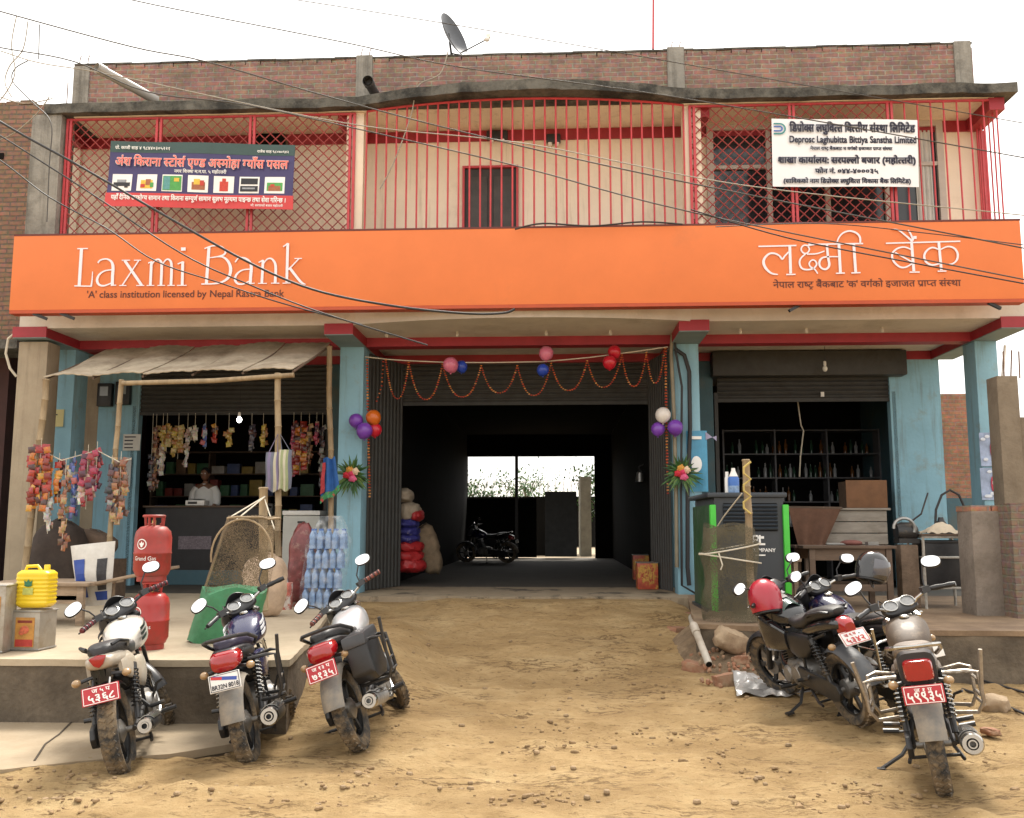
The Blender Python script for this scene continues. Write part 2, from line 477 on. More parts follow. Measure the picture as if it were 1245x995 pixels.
m_brick = brick_mat('weathered_brick', (.33, .155, .115), (.20, .11, .09), (.30, .25, .20), dirt=(.12, .09, .07))
m_brick2 = brick_mat('bright_brick', (.42, .17, .09), (.30, .14, .085), (.30, .22, .16))
m_brick3 = brick_mat('brown_brick', (.29, .14, .085), (.19, .10, .065), (.13, .10, .075), dirt=(.15, .10, .06))
m_black = M('black_plastic', (.018, .018, .02), .45, var=.3, scale=15, dirt=((.10, .085, .06), .6, .85))
m_rubber = M('wire_rubber', (.02, .02, .022), .6, var=.2)
m_steel = M('grey_steel', (.35, .35, .34), .4, metal=.8, var=.15, dirt=((.2, .15, .1), .58, .8))
m_white = M('white_paint', (.76, .75, .72), .5, var=.05, dirt=((.5, .45, .36), .65, .9))
m_cord = M('pale_cord', (.55, .50, .40), .8, var=.15)
m_bamboo = M('dry_bamboo', (.31, .23, .135), .7, var=.25, scale=14, stretch=(1, 1, .3), bump=.2, dirt=((.2, .13, .07), .5, .75))
m_wood = M('worn_wood', (.30, .22, .15), .8, var=.3, scale=10, stretch=(.25, 1, 1), bump=.3, dirt=((.14, .10, .07), .5, .75))
m_dkwood = M('dark_wood', (.12, .08, .055), .75, var=.3, scale=10, stretch=(.25, 1, 1), bump=.3)

# ------------------------------------------------------------------ ground
XR0, XR1 = AX(442, 13.9), AX(822, 13.9)          # the earth ramp up to the middle bay
XPL = AX(372, 8.0)                                 # right end of the left platform
def gz(x, y):
    k = sstep(8.3, 13.3, y)
    wl = sstep(XR0 - 1.1 + .1 * (13.9 - y), XR0 - .1 + .03 * (13.9 - y), x); wr = 1 - sstep(XR1 - .25, XR1 + .35 + .10 * (13.9 - y), x)
    z = .47 * k * wl * wr
    ex = XPL + (y - 8.0) * .035
    z = max(z, .40 * math.exp(-(max(0, x - ex - .12) / .75) ** 2) * sstep(6.9, 9.6, y) * sstep(ex - .5, ex, x))
    n = noise.noise(Vector((x * .55, y * .55, 3.1))) * .035 + noise.noise(Vector((x * 1.7, y * 2.4, 8))) * .02 + noise.noise(Vector((x * 5, y * 7, 1))) * .008
    rut = (1 - abs(noise.noise(Vector((x * .8 + y * .15, y * 2.6, 20))))) ** 7 * .035 + max(0, noise.noise(Vector((x * 4.5, y * 7, 31))) - .18) * .06 + noise.noise(Vector((x * 13, y * 16, 4))) * .006
    a = 1 - sstep(12.6, 13.5, y)
    for tw, ph in ((4.75 + .12 * math.sin(x * .6), 0), (5.5 + .16 * math.sin(x * .45 + 1), 1.3), (6.55 + .35 * math.sin(x * .35 + 2), 2.1)):
        dy = (y - tw) / .06
        if abs(dy) < 2.5: z += (-.016 * math.exp(-dy * dy) + .010 * math.exp(-(abs(dy) - 1.5) ** 2 * 3) + .007 * math.exp(-dy * dy) * math.sin(x * 34 + dy * 2)) * max(0, min(1, noise.noise(Vector((x * .5, ph, 9))) * 2.2 + .5))
    z += (n + rut) * a
    z -= .05 * (1 - sstep(-2.2, -1.5, x)) * sstep(5.6, 6.6, y)
    if y > 13.95: z -= .3
    return z
def ground():
    mb = MB()
    xs = [-400, -120, -50, -25, -14, -9] + [-7 + i * .045 for i in range(int(14.5 / .045))] + [8, 10, 14, 25, 50, 120, 400]
    ys = [-60, -20, -6, 0, 2] + [3.4 + i * .035 for i in range(int(4.2 / .035))] + [7.6 + i * .06 for i in range(int(6.3 / .06))] + [13.92, 13.99, 16, 22, 30, 40, 60, 120, 600]
    vs = [(x, y, gz(x, y) if 3 < y < 14 and -8 < x < 9 else (0 if y < 14 else -.3)) for y in ys for x in xs]
    w = len(xs)
    fs = [[j * w + i, j * w + i + 1, (j + 1) * w + i + 1, (j + 1) * w + i] for j in range(len(ys) - 1) for i in range(w - 1)]
    mb.add(vs, fs)
    m = bpy.data.materials.new('dry_yellow_earth'); m.use_nodes = True
    t = m.node_tree; N = t.nodes; L = t.links; b = N['Principled BSDF']; b.inputs['Roughness'].default_value = .95; b.inputs['Specular IOR Level'].default_value = .2
    tc = N.new('ShaderNodeTexCoord')
    def nz(sc, det, ro, st=None):
        v = tc.outputs['Object']
        if st:
            mp = N.new('ShaderNodeMapping'); mp.inputs['Scale'].default_value = st; L.new(v, mp.inputs[0]); v = mp.outputs[0]
        n = N.new('ShaderNodeTexNoise'); n.inputs['Scale'].default_value = sc; n.inputs['Detail'].default_value = det; n.inputs['Roughness'].default_value = ro
        L.new(v, n.inputs['Vector']); return n.outputs['Fac']
    def rp(f, *els):
        r = N.new('ShaderNodeValToRGB')
        while len(r.color_ramp.elements) < len(els): r.color_ramp.elements.new(.5)
        for e, (p, c) in zip(r.color_ramp.elements, els): e.position = p; e.color = list(c) + [1]
        L.new(f, r.inputs[0]); return r.outputs[0]
    def mix(fac, a, c, mode='MIX'):
        x = N.new('ShaderNodeMixRGB'); x.blend_type = mode
        if isinstance(fac, float): x.inputs[0].default_value = fac
        else: L.new(fac, x.inputs[0])
        for s, k in ((a, 1), (c, 2)):
            if isinstance(s, tuple): x.inputs[k].default_value = list(s) + [1]
            else: L.new(s, x.inputs[k])
        return x.outputs[0]
    base = rp(nz(1.6, 9, .72), (.3, (.31, .20, .09)), (.5, (.44, .30, .145)), (.7, (.55, .40, .21)))
    damp = rp(nz(.55, 5, .6, (1, 1.6, 1)), (.46, (0, 0, 0)), (.66, (1, 1, 1)))
    base = mix(mix(1.0, damp, (.65, .65, .65), 'MULTIPLY'), base, (.26, .165, .072))
    crumbs = rp(nz(17, 6, .75, (.7, 1.5, 1)), (.56, (0, 0, 0)), (.63, (1, 1, 1)))
    base = mix(mix(1.0, crumbs, (.6, .6, .6), 'MULTIPLY'), base, (.11, .062, .028))
    ln = rp(nz(5.5, 7, .62, (.55, 1.7, 1)), (.465, (0, 0, 0)), (.495, (1, 1, 1)), (.505, (1, 1, 1)), (.535, (0, 0, 0)))
    pm = rp(nz(1.25, 4, .6, (.7, 1.3, 1)), (.50, (0, 0, 0)), (.60, (1, 1, 1)))
    base = mix(mix(1.0, mix(1.0, ln, pm, 'MULTIPLY'), (.8, .8, .8), 'MULTIPLY'), base, (.10, .055, .025))
    pale = rp(nz(38, 3, .6), (.68, (0, 0, 0)), (.72, (1, 1, 1)))
    base = mix(mix(1.0, pale, (.5, .5, .5), 'MULTIPLY'), base, (.6, .48, .32))
    L.new(base, b.inputs['Base Color'])
    bp = N.new('ShaderNodeBump'); bp.inputs['Strength'].default_value = 1.0; bp.inputs['Distance'].default_value = .06
    L.new(nz(9, 9, .75, (.8, 1.4, 1)), bp.inputs['Height'])
    bp2 = N.new('ShaderNodeBump'); bp2.inputs['Strength'].default_value = .6; bp2.inputs['Distance'].default_value = .012
    L.new(nz(45, 6, .7), bp2.inputs['Height']); L.new(bp.outputs[0], bp2.inputs['Normal']); L.new(bp2.outputs[0], b.inputs['Normal'])
    return tag(mb.build('ground', m, smooth=60), kind='structure')
ground()

# raised shop platforms and the pale apron in front of the left one
def slab_poly(name, pts, z0, z1, mt, mface):
    n = len(pts)
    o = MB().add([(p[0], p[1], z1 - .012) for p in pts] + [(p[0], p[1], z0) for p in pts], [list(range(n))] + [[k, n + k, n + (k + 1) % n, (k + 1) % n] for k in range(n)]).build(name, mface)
    q = MB()
    wob = []
    for k in range(n):
        a, c = Vector(pts[k]), Vector(pts[(k + 1) % n]); l = (c - a).length; m_ = max(1, int(l / .12))
        for i in range(m_):
            p = a + (c - a) * (i / m_); e = noise.noise(Vector((p.x * 4, p.y * 4, 2))) * .018
            d = (c - a).normalized(); wob.append((p.x + d.y * (.012 + e), p.y - d.x * (.012 + e)))
    q.prism(wob, .05, Matrix.Translation((0, 0, z1 - .05)))
    t = q.build(name, mt)
    return tag(o, kind='structure'), tag(t, kind='structure')
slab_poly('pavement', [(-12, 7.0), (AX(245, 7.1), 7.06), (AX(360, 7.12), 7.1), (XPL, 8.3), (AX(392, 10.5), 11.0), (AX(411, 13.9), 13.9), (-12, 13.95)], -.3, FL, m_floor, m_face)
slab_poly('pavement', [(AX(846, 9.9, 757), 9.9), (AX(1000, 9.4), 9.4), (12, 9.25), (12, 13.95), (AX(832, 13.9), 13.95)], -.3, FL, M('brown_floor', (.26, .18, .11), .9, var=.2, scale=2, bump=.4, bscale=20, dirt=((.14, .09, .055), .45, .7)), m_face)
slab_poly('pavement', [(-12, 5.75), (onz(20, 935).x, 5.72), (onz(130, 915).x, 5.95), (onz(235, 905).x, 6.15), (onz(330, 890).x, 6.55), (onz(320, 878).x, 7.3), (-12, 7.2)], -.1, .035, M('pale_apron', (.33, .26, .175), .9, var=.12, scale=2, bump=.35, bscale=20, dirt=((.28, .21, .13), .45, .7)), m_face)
crack = MB(); pp_ = [(42, 925), (55, 905), (72, 893), (85, 880), (100, 868), (112, 855)]
cp = [onz(x, y, .037) for x, y in pp_]
for a, c in zip(cp, cp[1:]):
    crack.sheet(lambda u, v: a + (c - a) * u + Vector((.012 * (v - .5), .004 * (v - .5), .002)), 1, 1, .003)
tag(crack.build('pavement', M('crack_soil', (.06, .045, .03), .95), None), kind='structure')

# ------------------------------------------------------------------ the bank building
B = thing('bank_building', (AX(630, Yc), Yc, 0), 'wide two storey building with red barred balcony, brick parapet and three open shop bays', 'building')
xa, xb = AX(17, Yc), AX(1217, Yc)
fl = MB().bb((xa, Ys + .02, -.3), (AX(1216, Yc), Yb, FL - .003)).bb((xa, 13.97, -.3), (AX(413, Yc), Ys + .015, FL - .003)).bb((AX(835, Yc), 13.97, -.3), (AX(1216, Yc), Ys + .015, FL - .003))
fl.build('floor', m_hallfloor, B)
q = MB(); n = 60; tx0, tx1 = AX(413.5, Yc), AX(834, Yc); fy = [13.52 + .16 * noise.noise(Vector((k * .22, 5, 0))) + .05 * noise.noise(Vector((k * 1.3, 2, 0))) for k in range(n + 1)]
q.prism([(tx0 + (tx1 - tx0) * k / n, fy[k]) for k in range(n + 1)] + [(tx1, Ys + .015), (tx0, Ys + .015)], .5, Matrix.Translation((0, 0, FL - .503)))
q.build('threshold', M('worn_threshold_concrete', (.31, .245, .165), .85, var=.2, scale=1.4, bump=.5, bscale=16, dirt=((.045, .038, .028), .53, .64), dscale=1.6), B)
MB().bb((AX(473, Ys), Ys + .17, Z_SOF - .02), (AX(800, Ys), Yb - .31, Z_SOF - .003)).build('ceiling', m_in, B)  # black sheet under the soffit: the hall's shade put into colour
# columns
for p0, p1, mt in ((53, 88, m_blue), (412, 441, m_blue), (820, 851, m_blue), (1190, 1217, m_blue)):
    MB().bb((AX(p0, Yc), Yc, FL - .1), (AX(p1, Yc), Yc + .42, Z_BEAM)).build('pillar', mt, B, bev=.008)
cols = [(AX(51, Yc), AX(90, Yc)), (AX(410, Yc), AX(443, Yc)), (AX(818, Yc), AX(853, Yc)), (AX(1188, Yc), AX(1219, Yc))]
m_bgrey = M('beam_underside', (.20, .27, .29), .8, var=.1, scale=3)
for i, (x0, x1) in enumerate(cols):
    b_ = MB().bb((x0, Yf - .02, Z_BEAM + .012), (x1, Ys, Z_SOF + .02)).build('beam', m_red, B)
    MB().bb((x0 + .004, Yf - .012, Z_BEAM), (x1 - .004, Ys, Z_BEAM + .0118)).build('beam_soffit', m_bgrey, b_)
    if i < 3:
        nx = cols[i + 1][0]
        MB().bb((x1 + .002, Yc + .05, Z_BEAM + .01), (nx - .002, Yc + .3, Z_SOF + .02)).build('beam', m_red, B)
        MB().bb((x1 + .002, Ys - .03, Z_BEAM + .01), (nx - .002, Ys + .2, Z_SOF + .02)).build('beam', m_red, B)
# balcony slab (bowed out in the middle bay), its pale fascia and soffit
bowl, bowr = AX(436, Yf, 120), AX(836, Yf, 120)
def bow(x, d):
    t = (x - bowl) / (bowr - bowl)
    return d * math.sin(math.pi * t) ** .8 if 0 < t < 1 else 0
def slab(name, z0, z1, yf, x0, x1, d, mt, yb=Yb, jag=0):
    mb = MB(); n = 90; vs = []
    for i in range(n + 1):
        x = x0 + (x1 - x0) * i / n
        y = yf - bow(x, d); j = noise.noise(Vector((x * 2.1, z0, 0))) * jag; j2 = noise.noise(Vector((x * 5, z0 + 4, 0))) * jag
        vs += [(x, y + j2, z0 + j * .6), (x, y + j2 * .6, z1 + j), (x, yb, z1), (x, yb, z0)]
    fs = [[i * 4 + k, i * 4 + (k + 1) % 4, (i + 1) * 4 + (k + 1) % 4, (i + 1) * 4 + k] for i in range(n) for k in range(4)]
    fs += [[3, 2, 1, 0], [n * 4 + k for k in range(4)]]
    return mb.add(vs, fs).build(name, mt, B)
slab('balcony_slab', Z_SOF + .0, Z_SOF + .40, Yf, AX(24, Yf, 390), AX(1250, Yf, 380), .38, m_soffit)
slab('roof_slab', Z_UP, Z_UP + .15, 13.15, AX(54, 13.15, 122), AX(1238, 13.15, 110), .42, m_slab, jag=.03)
so = MB().bb((AX(85, Yf, 150), Yf + .1, Z_UP - .012), (AX(1215, Yf, 150), Yc - .01, Z_UP - .001)); so.build('ceiling', m_cream, B)
# upper storey: wall with a red band, corner column, side walls
xu0, xu1 = AX(98, Yc, 180), AX(1190, Yc, 180)
MB().bb((xu0, Yc, Z_SOF + .3), (xu1, Yc + .2, Z_UP - .002)).bb((xu0 - .02, Yc + .2, Z_SOF + .3), (xu0 + .2, 22, Z_UP - .002)).bb((xu1 - .2, Yc + .2, Z_SOF + .3), (xu1, 22, Z_UP - .002)).build('wall', m_cream, B)
MB().bb((xu0, Yc - .03, Z_UP - .19), (xu1 + .02, Yc - .002, Z_UP - .014)).build('beam', m_red, B)
for px in (432, 845):
    MB().bb((AX(px, Yc, 180) - .12, Yf + .2, Z_UP - .17), (AX(px, Yc, 180) + .12, Yc - .032, Z_UP - .014)).build('beam', m_red, B)
MB().bb((xu0 - .1, Yf + .15, Z_UP - .17), (xu0 + .1, Yc - .032, Z_UP - .014)).build('beam', m_red, B)
MB().bb((xu1 - .18, Yf + .1, Z_UP - .2), (xu1 + .04, Yc - .032, Z_UP - .014)).build('beam', m_red, B)
MB().bb((AX(40, 13.3, 200), 13.2, Z_SOF + .4), (AX(76, 13.3, 200), 13.6, Z_UP - .003)).build('pillar', m_conc, B, bev=.01)
MB().bb((AX(66, Yc, 180), Yc - .03, Z_SOF + .4), (xu0 + .02, Yc + .2, Z_UP - .016)).build('wall', m_cream, B)
for px in (432, 842):
    MB().bb((AX(px, 13.4, 200) - .13, 13.35, Z_SOF + .4), (AX(px, 13.4, 200) + .13, 13.6, Z_UP - .016)).build('pillar', m_cream, B)
# door and window of the upper floor
def frame_box(x0, x1, z0, z1, y, t, d, mt, name, parent):
    q = MB(); q.bb((x0, y - d, z0), (x0 + t, y, z1)).bb((x1 - t, y - d, z0), (x1, y, z1)).bb((x0 + t, y - d, z1 - t), (x1 - t, y, z1)).bb((x0 + t, y - d, z0), (x1 - t, y, z0 + t))
    return q.build(name, mt, parent)
dx0, dx1, dz1 = AX(564, Yc, 240), AX(629, Yc, 240), AZ(204, Yc)
d_ = MB().bb((dx0, Yc - .012, 4.83), (dx1, Yc - .002, dz1)).build('door', M('dark_door', (.035, .03, .028), .6, var=.3), B)
frame_box(dx0 - .02, dx1 + .02, 4.82, dz1 + .02, Yc - .013, .035, .05, m_redbar, 'door_frame', d_)
q = MB()
for k in range(2):
    cx = dx0 + (dx1 - dx0) * (.27 + .46 * k); hw = (dx1 - dx0) * .17
    for z0, z1 in ((4.95, 5.75), (5.9, dz1 - .15)): q.bb((cx - hw, Yc - .03, z0), (cx + hw, Yc - .0125, z1))
q.build('door_panel', M('dark_door_panel', (.05, .042, .038), .5, var=.3), d_, bev=.008)
wx = [AX(p, Yc, 210) for p in (864, 934, 1004, 1076, 1142)]
wz1 = AZ(155, Yc, 1000)
wn = MB().bb((wx[0], Yc - .01, 4.83), (wx[-1], Yc - .002, wz1)).build('window', M('dark_pane', (.02, .022, .026), .12, var=.2, spec=.6), B)
frame_box(wx[0] - .06, wx[-1] + .06, 4.82, wz1 + .06, Yc - .011, .1, .06, M('pale_frame', (.50, .45, .40), .6, var=.1), 'window_frame', wn)
q = MB()
for x in wx[1:-1]: q.bb((x - .035, Yc - .07, 4.93), (x + .035, Yc - .0125, wz1 - .05))
tz = AZ(203, Yc, 1000)
for i in range(4): q.bb((wx[i] + .04, Yc - .06, tz - .03), (wx[i + 1] - .04, Yc - .0127, tz + .03))
q.build('mullion', MATS['pale_frame'], wn)
MB().sheet(lambda u, v: (wx[3] + .45 + u * .25, Yc - .03 + .012 * math.sin(u * 25), 4.9 + v * (wz1 - 5.0)), 14, 2, .003).build('curtain', M('pale_curtain', (.55, .55, .52), .9), wn)
# parapet of weathered brick between concrete stubs
zp = [AZ(y, Yc + .05, x) for x, y in ((90, 78), (440, 70), (820, 60), (1183, 50))]
zt = Z_UP + .15 + 1.14
px0, px1 = AX(90, Yc + .06, 90), AX(1183, Yc + .06, 80)
q = MB(); q.bb((px0, Yc + .06, Z_UP + .12), (px1, Yc + .29, zt - .06))
x = px0
while x < px1 - .25:
    w = .23 + random.random() * .02
    if True: q.box((x + w / 2, Yc + .175 + random.uniform(-.01, .01), zt - .03 + random.uniform(-.004, .004)), (w - .012, .22, .07), (0, random.uniform(-.02, .02), random.uniform(-.03, .03)))
    x += w
pw_ = q.build('parapet', m_brick, B)
q = MB()
for k in range(30): q.box((px0 + (px1 - px0) * (k + .5) / 30, Yc + .175, zt + .016 + .006 * math.sin(k * 2.3)), ((px1 - px0) / 30 + .004 * (k % 2), .25, .03), (0, .004 * math.sin(k * 1.7), 0))
q.build('coping', m_slab, pw_)
for p0, p1, h in ((88, 107, -.02), (432, 452, .05), (812, 833, .06), (1163, 1184, .04)):
    st = MB().bb((AX(p0, Yc, 90), Yc + .03, Z_UP + .12), (AX(p1, Yc, 90), Yc + .31, zt + h)).build('parapet_post', m_conc, B, bev=.012)
    q = MB()
    for k in range(2 if p0 in (432, 812, 88) else 0):
        xx = AX(p0 + 4 + 10 * k, Yc, 60); q.tube([(xx, Yc + .15, zt), (xx + .02, Yc + .12, zt + .13), (xx + .05, Yc + .1, zt + .2)], .008, 5)
    if q.v: q.build('rebar', M('rusty_rebar', (.16, .09, .06), .8, var=.3), st)
# grilles of the balcony
Yg = 13.32
gz0, gz1 = Z_SOF + .4, Z_UP - .03
def lattice(x0, x1, z0, z1, y, step):
    q = MB(); w, h = x1 - x0, z1 - z0
    for s in (1, -1):
        c = -h
        while c < w:
            a0, a1 = max(c, 0), min(c + h, w)
            if a1 - a0 > .03:
                pa, pb = (a0, a0 - c), (a1, a1 - c)
                if s < 0: pa, pb = (pa[0], h - pa[1]), (pb[0], h - pb[1])
                a, b2 = Vector((x0 + pa[0], y + .006 * s, z0 + pa[1])), Vector((x0 + pb[0], y + .006 * s, z0 + pb[1]))
                q.tube([a, b2], .0085, 4)
            c += step
    return q
def posts(pxs, y, r=.02):
    q = MB()
    for p in pxs:
        x = AX(p, y, 200); q.bb((x - r, y - .02, gz0), (x + r, y + .02, gz1))
    return q
gl = lattice(AX(80, Yg, 200), AX(427, Yg, 200), gz0, gz1, Yg, .165).build('grille', M('maroon_lattice', (.30, .05, .048), .6, var=.25), B)
posts((80, 84, 189, 194, 303, 308, 425, 430), Yg, .018).bb((AX(80, Yg, 200), Yg - .015, gz1 - .03), (AX(430, Yg, 200), Yg + .015, gz1)).build('grille_frame', m_redbar, gl)
gr = lattice(AX(842, Yg, 200), AX(1084, Yg, 200), gz0, gz1, Yg, .165).build('grille', MATS['maroon_lattice'], B)
posts((840, 845, 962, 967, 1082, 1087), Yg, .018).bb((AX(840, Yg, 200), Yg - .015, gz1 - .03), (AX(1216, Yg, 200), Yg + .015, gz1)).build('grille_frame', m_redbar, gr)
q = MB(); x0, x1 = AX(446, Yg, 200), AX(832, Yg, 200); nb = 30; ring = []
for i in range(nb + 1):
    x = x0 + (x1 - x0) * i / nb; y = Yg - bow(x, .36); ring.append((x, y, gz1))
    q.tube([(x + random.uniform(-.008, .008), y, gz0), (x, y, gz1)], .0135, 6)
gm = q.build('grille', m_redbar, B)
MB().tube(ring, .02, 4).build('grille_frame', m_redbar, gm)
MB().tube([(a, b2, gz0 + .03) for a, b2, c in ring], .02, 4).build('grille_frame', m_redbar, gm)
q = MB(); x0, x1 = AX(1087, Yg, 200), AX(1216, Yg, 200)
for i in range(1, 9):
    x = x0 + (x1 - x0) * i / 8; q.tube([(x, Yg, gz0), (x, Yg, gz1)], .0135, 6)
for i in range(1, 6):
    y = Yg + (Yc - Yg) * i / 6; q.tube([(x1, y, gz0), (x1, y, gz1)], .0135, 6)
q.bb((xu1 - .03, Yc - .09, gz0), (xu1 + .05, Yc - .035, Z_UP - .21))
q.build('grille', m_redbar, B)

# ground floor: back wall of the porch, rolled shutters, rooms
zl, zm, zr = AZ(500, Ys, 290), AZ(488, Ys, 640), AZ(484, Ys, 980)
def wallp(p0, p1, z0, z1, mt, y=Ys, t=.15, name='wall'):
    return MB().bb((AX(p0, y, 560), y, z0), (AX(p1, y, 560), y + t, z1)).build(name, mt, B)
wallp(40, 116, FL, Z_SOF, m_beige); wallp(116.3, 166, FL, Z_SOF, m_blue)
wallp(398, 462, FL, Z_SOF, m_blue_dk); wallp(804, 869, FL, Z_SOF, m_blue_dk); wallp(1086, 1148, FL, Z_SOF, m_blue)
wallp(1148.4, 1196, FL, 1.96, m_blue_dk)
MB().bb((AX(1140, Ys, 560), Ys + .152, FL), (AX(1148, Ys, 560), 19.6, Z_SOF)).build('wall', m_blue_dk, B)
def shutter(p0, p1, zb, ztop, hood, y=Ys + .05):
    x0, x1 = AX(p0, y, 480), AX(p1, y, 480); q = MB(); n = int((ztop - zb) / .075)
    q.sheet(lambda u, v: (x0 + (x1 - x0) * u, y + .012 * math.cos(2 * math.pi * v * n), zb + (ztop - zb) * v), 1, n * 6, .004)
    s_ = q.build('roller_shutter', m_shut, B, smooth=50)
    MB().bb((x0, y - .02, zb - .06), (x1, y + .02, zb + .0)).build('bottom_rail', m_shut, s_)
    if hood: MB().bb((x0 - .12, Ys - .28, ztop - hood), (x1 + .18, Ys - .005, ztop)).build('shutter_hood', m_shut, s_, bev=.03)
    MB().bb((x0 - .06, y - .05, FL), (x0, y + .05, zb + .1)).bb((x1, y - .05, FL), (x1 + .06, y + .05, zb + .1)).build('guide_rail', m_shut, s_)
    return s_
shutter(168, 398, zl, Z_SOF, 0); shutter(487, 790, zm, Z_SOF, 0)
sr = shutter(872, 1083, zr, Z_SOF - .02, .42)
MB().bb((AX(999, Ys), Ys, zr + .02), (AX(1003, Ys), Ys + .028, zr + .1)).build('lock_tag', m_white, sr)
def corr(p0, p1, yy0, yy1):
    a, b2 = Vector((AX(p0, yy0, 560), yy0, 0)), Vector((AX(p1, yy1, 560), yy1, 0)); d = b2 - a; n = max(4, int(d.length / .055)); nn = Vector((-d.y, d.x, 0)).normalized()
    q = MB().sheet(lambda u, v: a + d * u + nn * (.011 * math.copysign(min(1, 2.4 * abs(math.cos(u * n * math.pi))), math.cos(u * n * math.pi))) + Vector((0, 0, FL + .01 + v * (Z_BEAM - FL - .02))), n * 8, 1, .004)
    return q.build('shutter_side_panel', m_shut, B)
corr(447, 488, 14.62, Ys - .06); corr(789, 814, Ys - .06, 14.62)
# hall through the building and the two shop rooms
hx0, hx1 = AX(472, Ys), AX(801, Ys)
bx0, bx1 = AX(549, Yb - .3), AX(722, Yb - .3)
zb1 = AZ(555, Yb - .3)
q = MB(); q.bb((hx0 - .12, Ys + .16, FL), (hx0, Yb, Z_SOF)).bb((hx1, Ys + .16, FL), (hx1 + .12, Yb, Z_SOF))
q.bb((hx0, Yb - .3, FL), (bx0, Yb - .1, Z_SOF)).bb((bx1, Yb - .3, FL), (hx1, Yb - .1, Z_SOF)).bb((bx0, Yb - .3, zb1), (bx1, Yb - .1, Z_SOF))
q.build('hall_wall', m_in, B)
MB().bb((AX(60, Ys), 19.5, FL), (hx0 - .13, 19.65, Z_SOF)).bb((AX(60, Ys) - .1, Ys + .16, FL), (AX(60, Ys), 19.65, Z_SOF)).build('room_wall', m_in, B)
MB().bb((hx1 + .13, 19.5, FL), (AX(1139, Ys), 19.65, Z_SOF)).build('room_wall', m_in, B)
MB().bb((AX(628, Yb - .25) - .05, Yb - .29, FL), (AX(628, Yb - .25) + .05, Yb - .2, zb1)).build('gate_post', m_black, B)
sc = MB().bb((AX(662, Yb - .25), Yb - .27, FL + .05), (AX(700, Yb - .25), Yb - .25, AZ(598, Yb - .25))).build('gate_leaf', M('smoky_panel', (.05, .055, .055), .4, var=.3), B)
gt = MB().bb((bx0, Yb - .2, FL + .02), (AX(652, Yb - .2), Yb - .17, AZ(606, Yb - .2)))
gt.build('gate_leaf', m_in, B)
# black meter box, conduit and papers are things of their own; lamp sockets in the soffit
for px, py in ((470, 401), (556, 399), (664, 397), (742, 396), (900, 395), (980, 394), (1072, 393)):
    p = at(px, py, 13.75); p.z = Z_SOF - .03
    tag(MB().lathe([(.02, .03), (.02, .0), (.028, -.01), (.022, -.045), (.004, -.05)], 8, Matrix.Translation(p)).build('lamp_socket', m_soffit, None, smooth=40), 'small empty lamp socket on the pale soffit under the orange sign', 'socket', 'lamp sockets under the balcony')

# ------------------------------------------------------------------ orange bank sign
Yo = 12.6
sg = thing('bank_sign', at(630, 325, Yo), 'long orange signboard with white bank name in two scripts across the balcony', 'sign')
c = [at(17, 287, Yo), at(1241, 268.5, Yo), at(1246, 366, Yo), at(11, 380, Yo)]
zt_, zb_ = (c[0].z + c[1].z) / 2, (c[2].z + c[3].z) / 2
sx0, sx1 = (c[0].x + c[3].x) / 2, (c[1].x + c[2].x) / 2
m_or = M('orange_flex', (.68, .185, .055), .55, var=.06, scale=1.0, spec=.3, bump=.12, bscale=2.2, dirt=((.50, .16, .06), .60, .95))
MB().bb((sx0, Yo, zb_ + .03), (sx1, Yo + .16, zt_)).build('panel', m_or, sg, bev=.006)
MB().bb((sx0 + .01, Yo - .008, zb_ - .02), (sx1 - .01, Yo + .17, zb_ + .028)).build('bottom_edge', M('dark_orange_trim', (.42, .06, .012), .5, var=.1), sg)
MB().bb((sx0 - .004, Yo - .004, zt_), (sx1 + .004, Yo + .17, zt_ + .025)).build('top_edge', M('maroon_trim', (.12, .025, .02), .6), sg)
q = MB()
for px, dx in ((52, .12), (85, .1), (965, -.12), (1207, .12)):
    p = at(px, 372, Yo + .1); q.box((p.x, Yo + .05, zb_ - .05), (.2, .04, .04), (0, .35 if dx > 0 else -.5, .3))
q.build('bracket', m_black, sg)
m_let = M('white_lettering', (.80, .74, .80), .4, var=.02)
KA = 160 / 1245.
def pa(x, y): return at(80 + x * KA, 285 + y * KA, Yo)
def pb(x, y): return at(230 + x * KA, 285 + y * KA, Yo)
KC = 140 / 1245.
def pc(x, y): return at(915 + x * KC, 270 + y * KC, Yo)
def pd(x, y): return at(1050 + x * KC, 270 + y * KC, Yo)
q = MB()
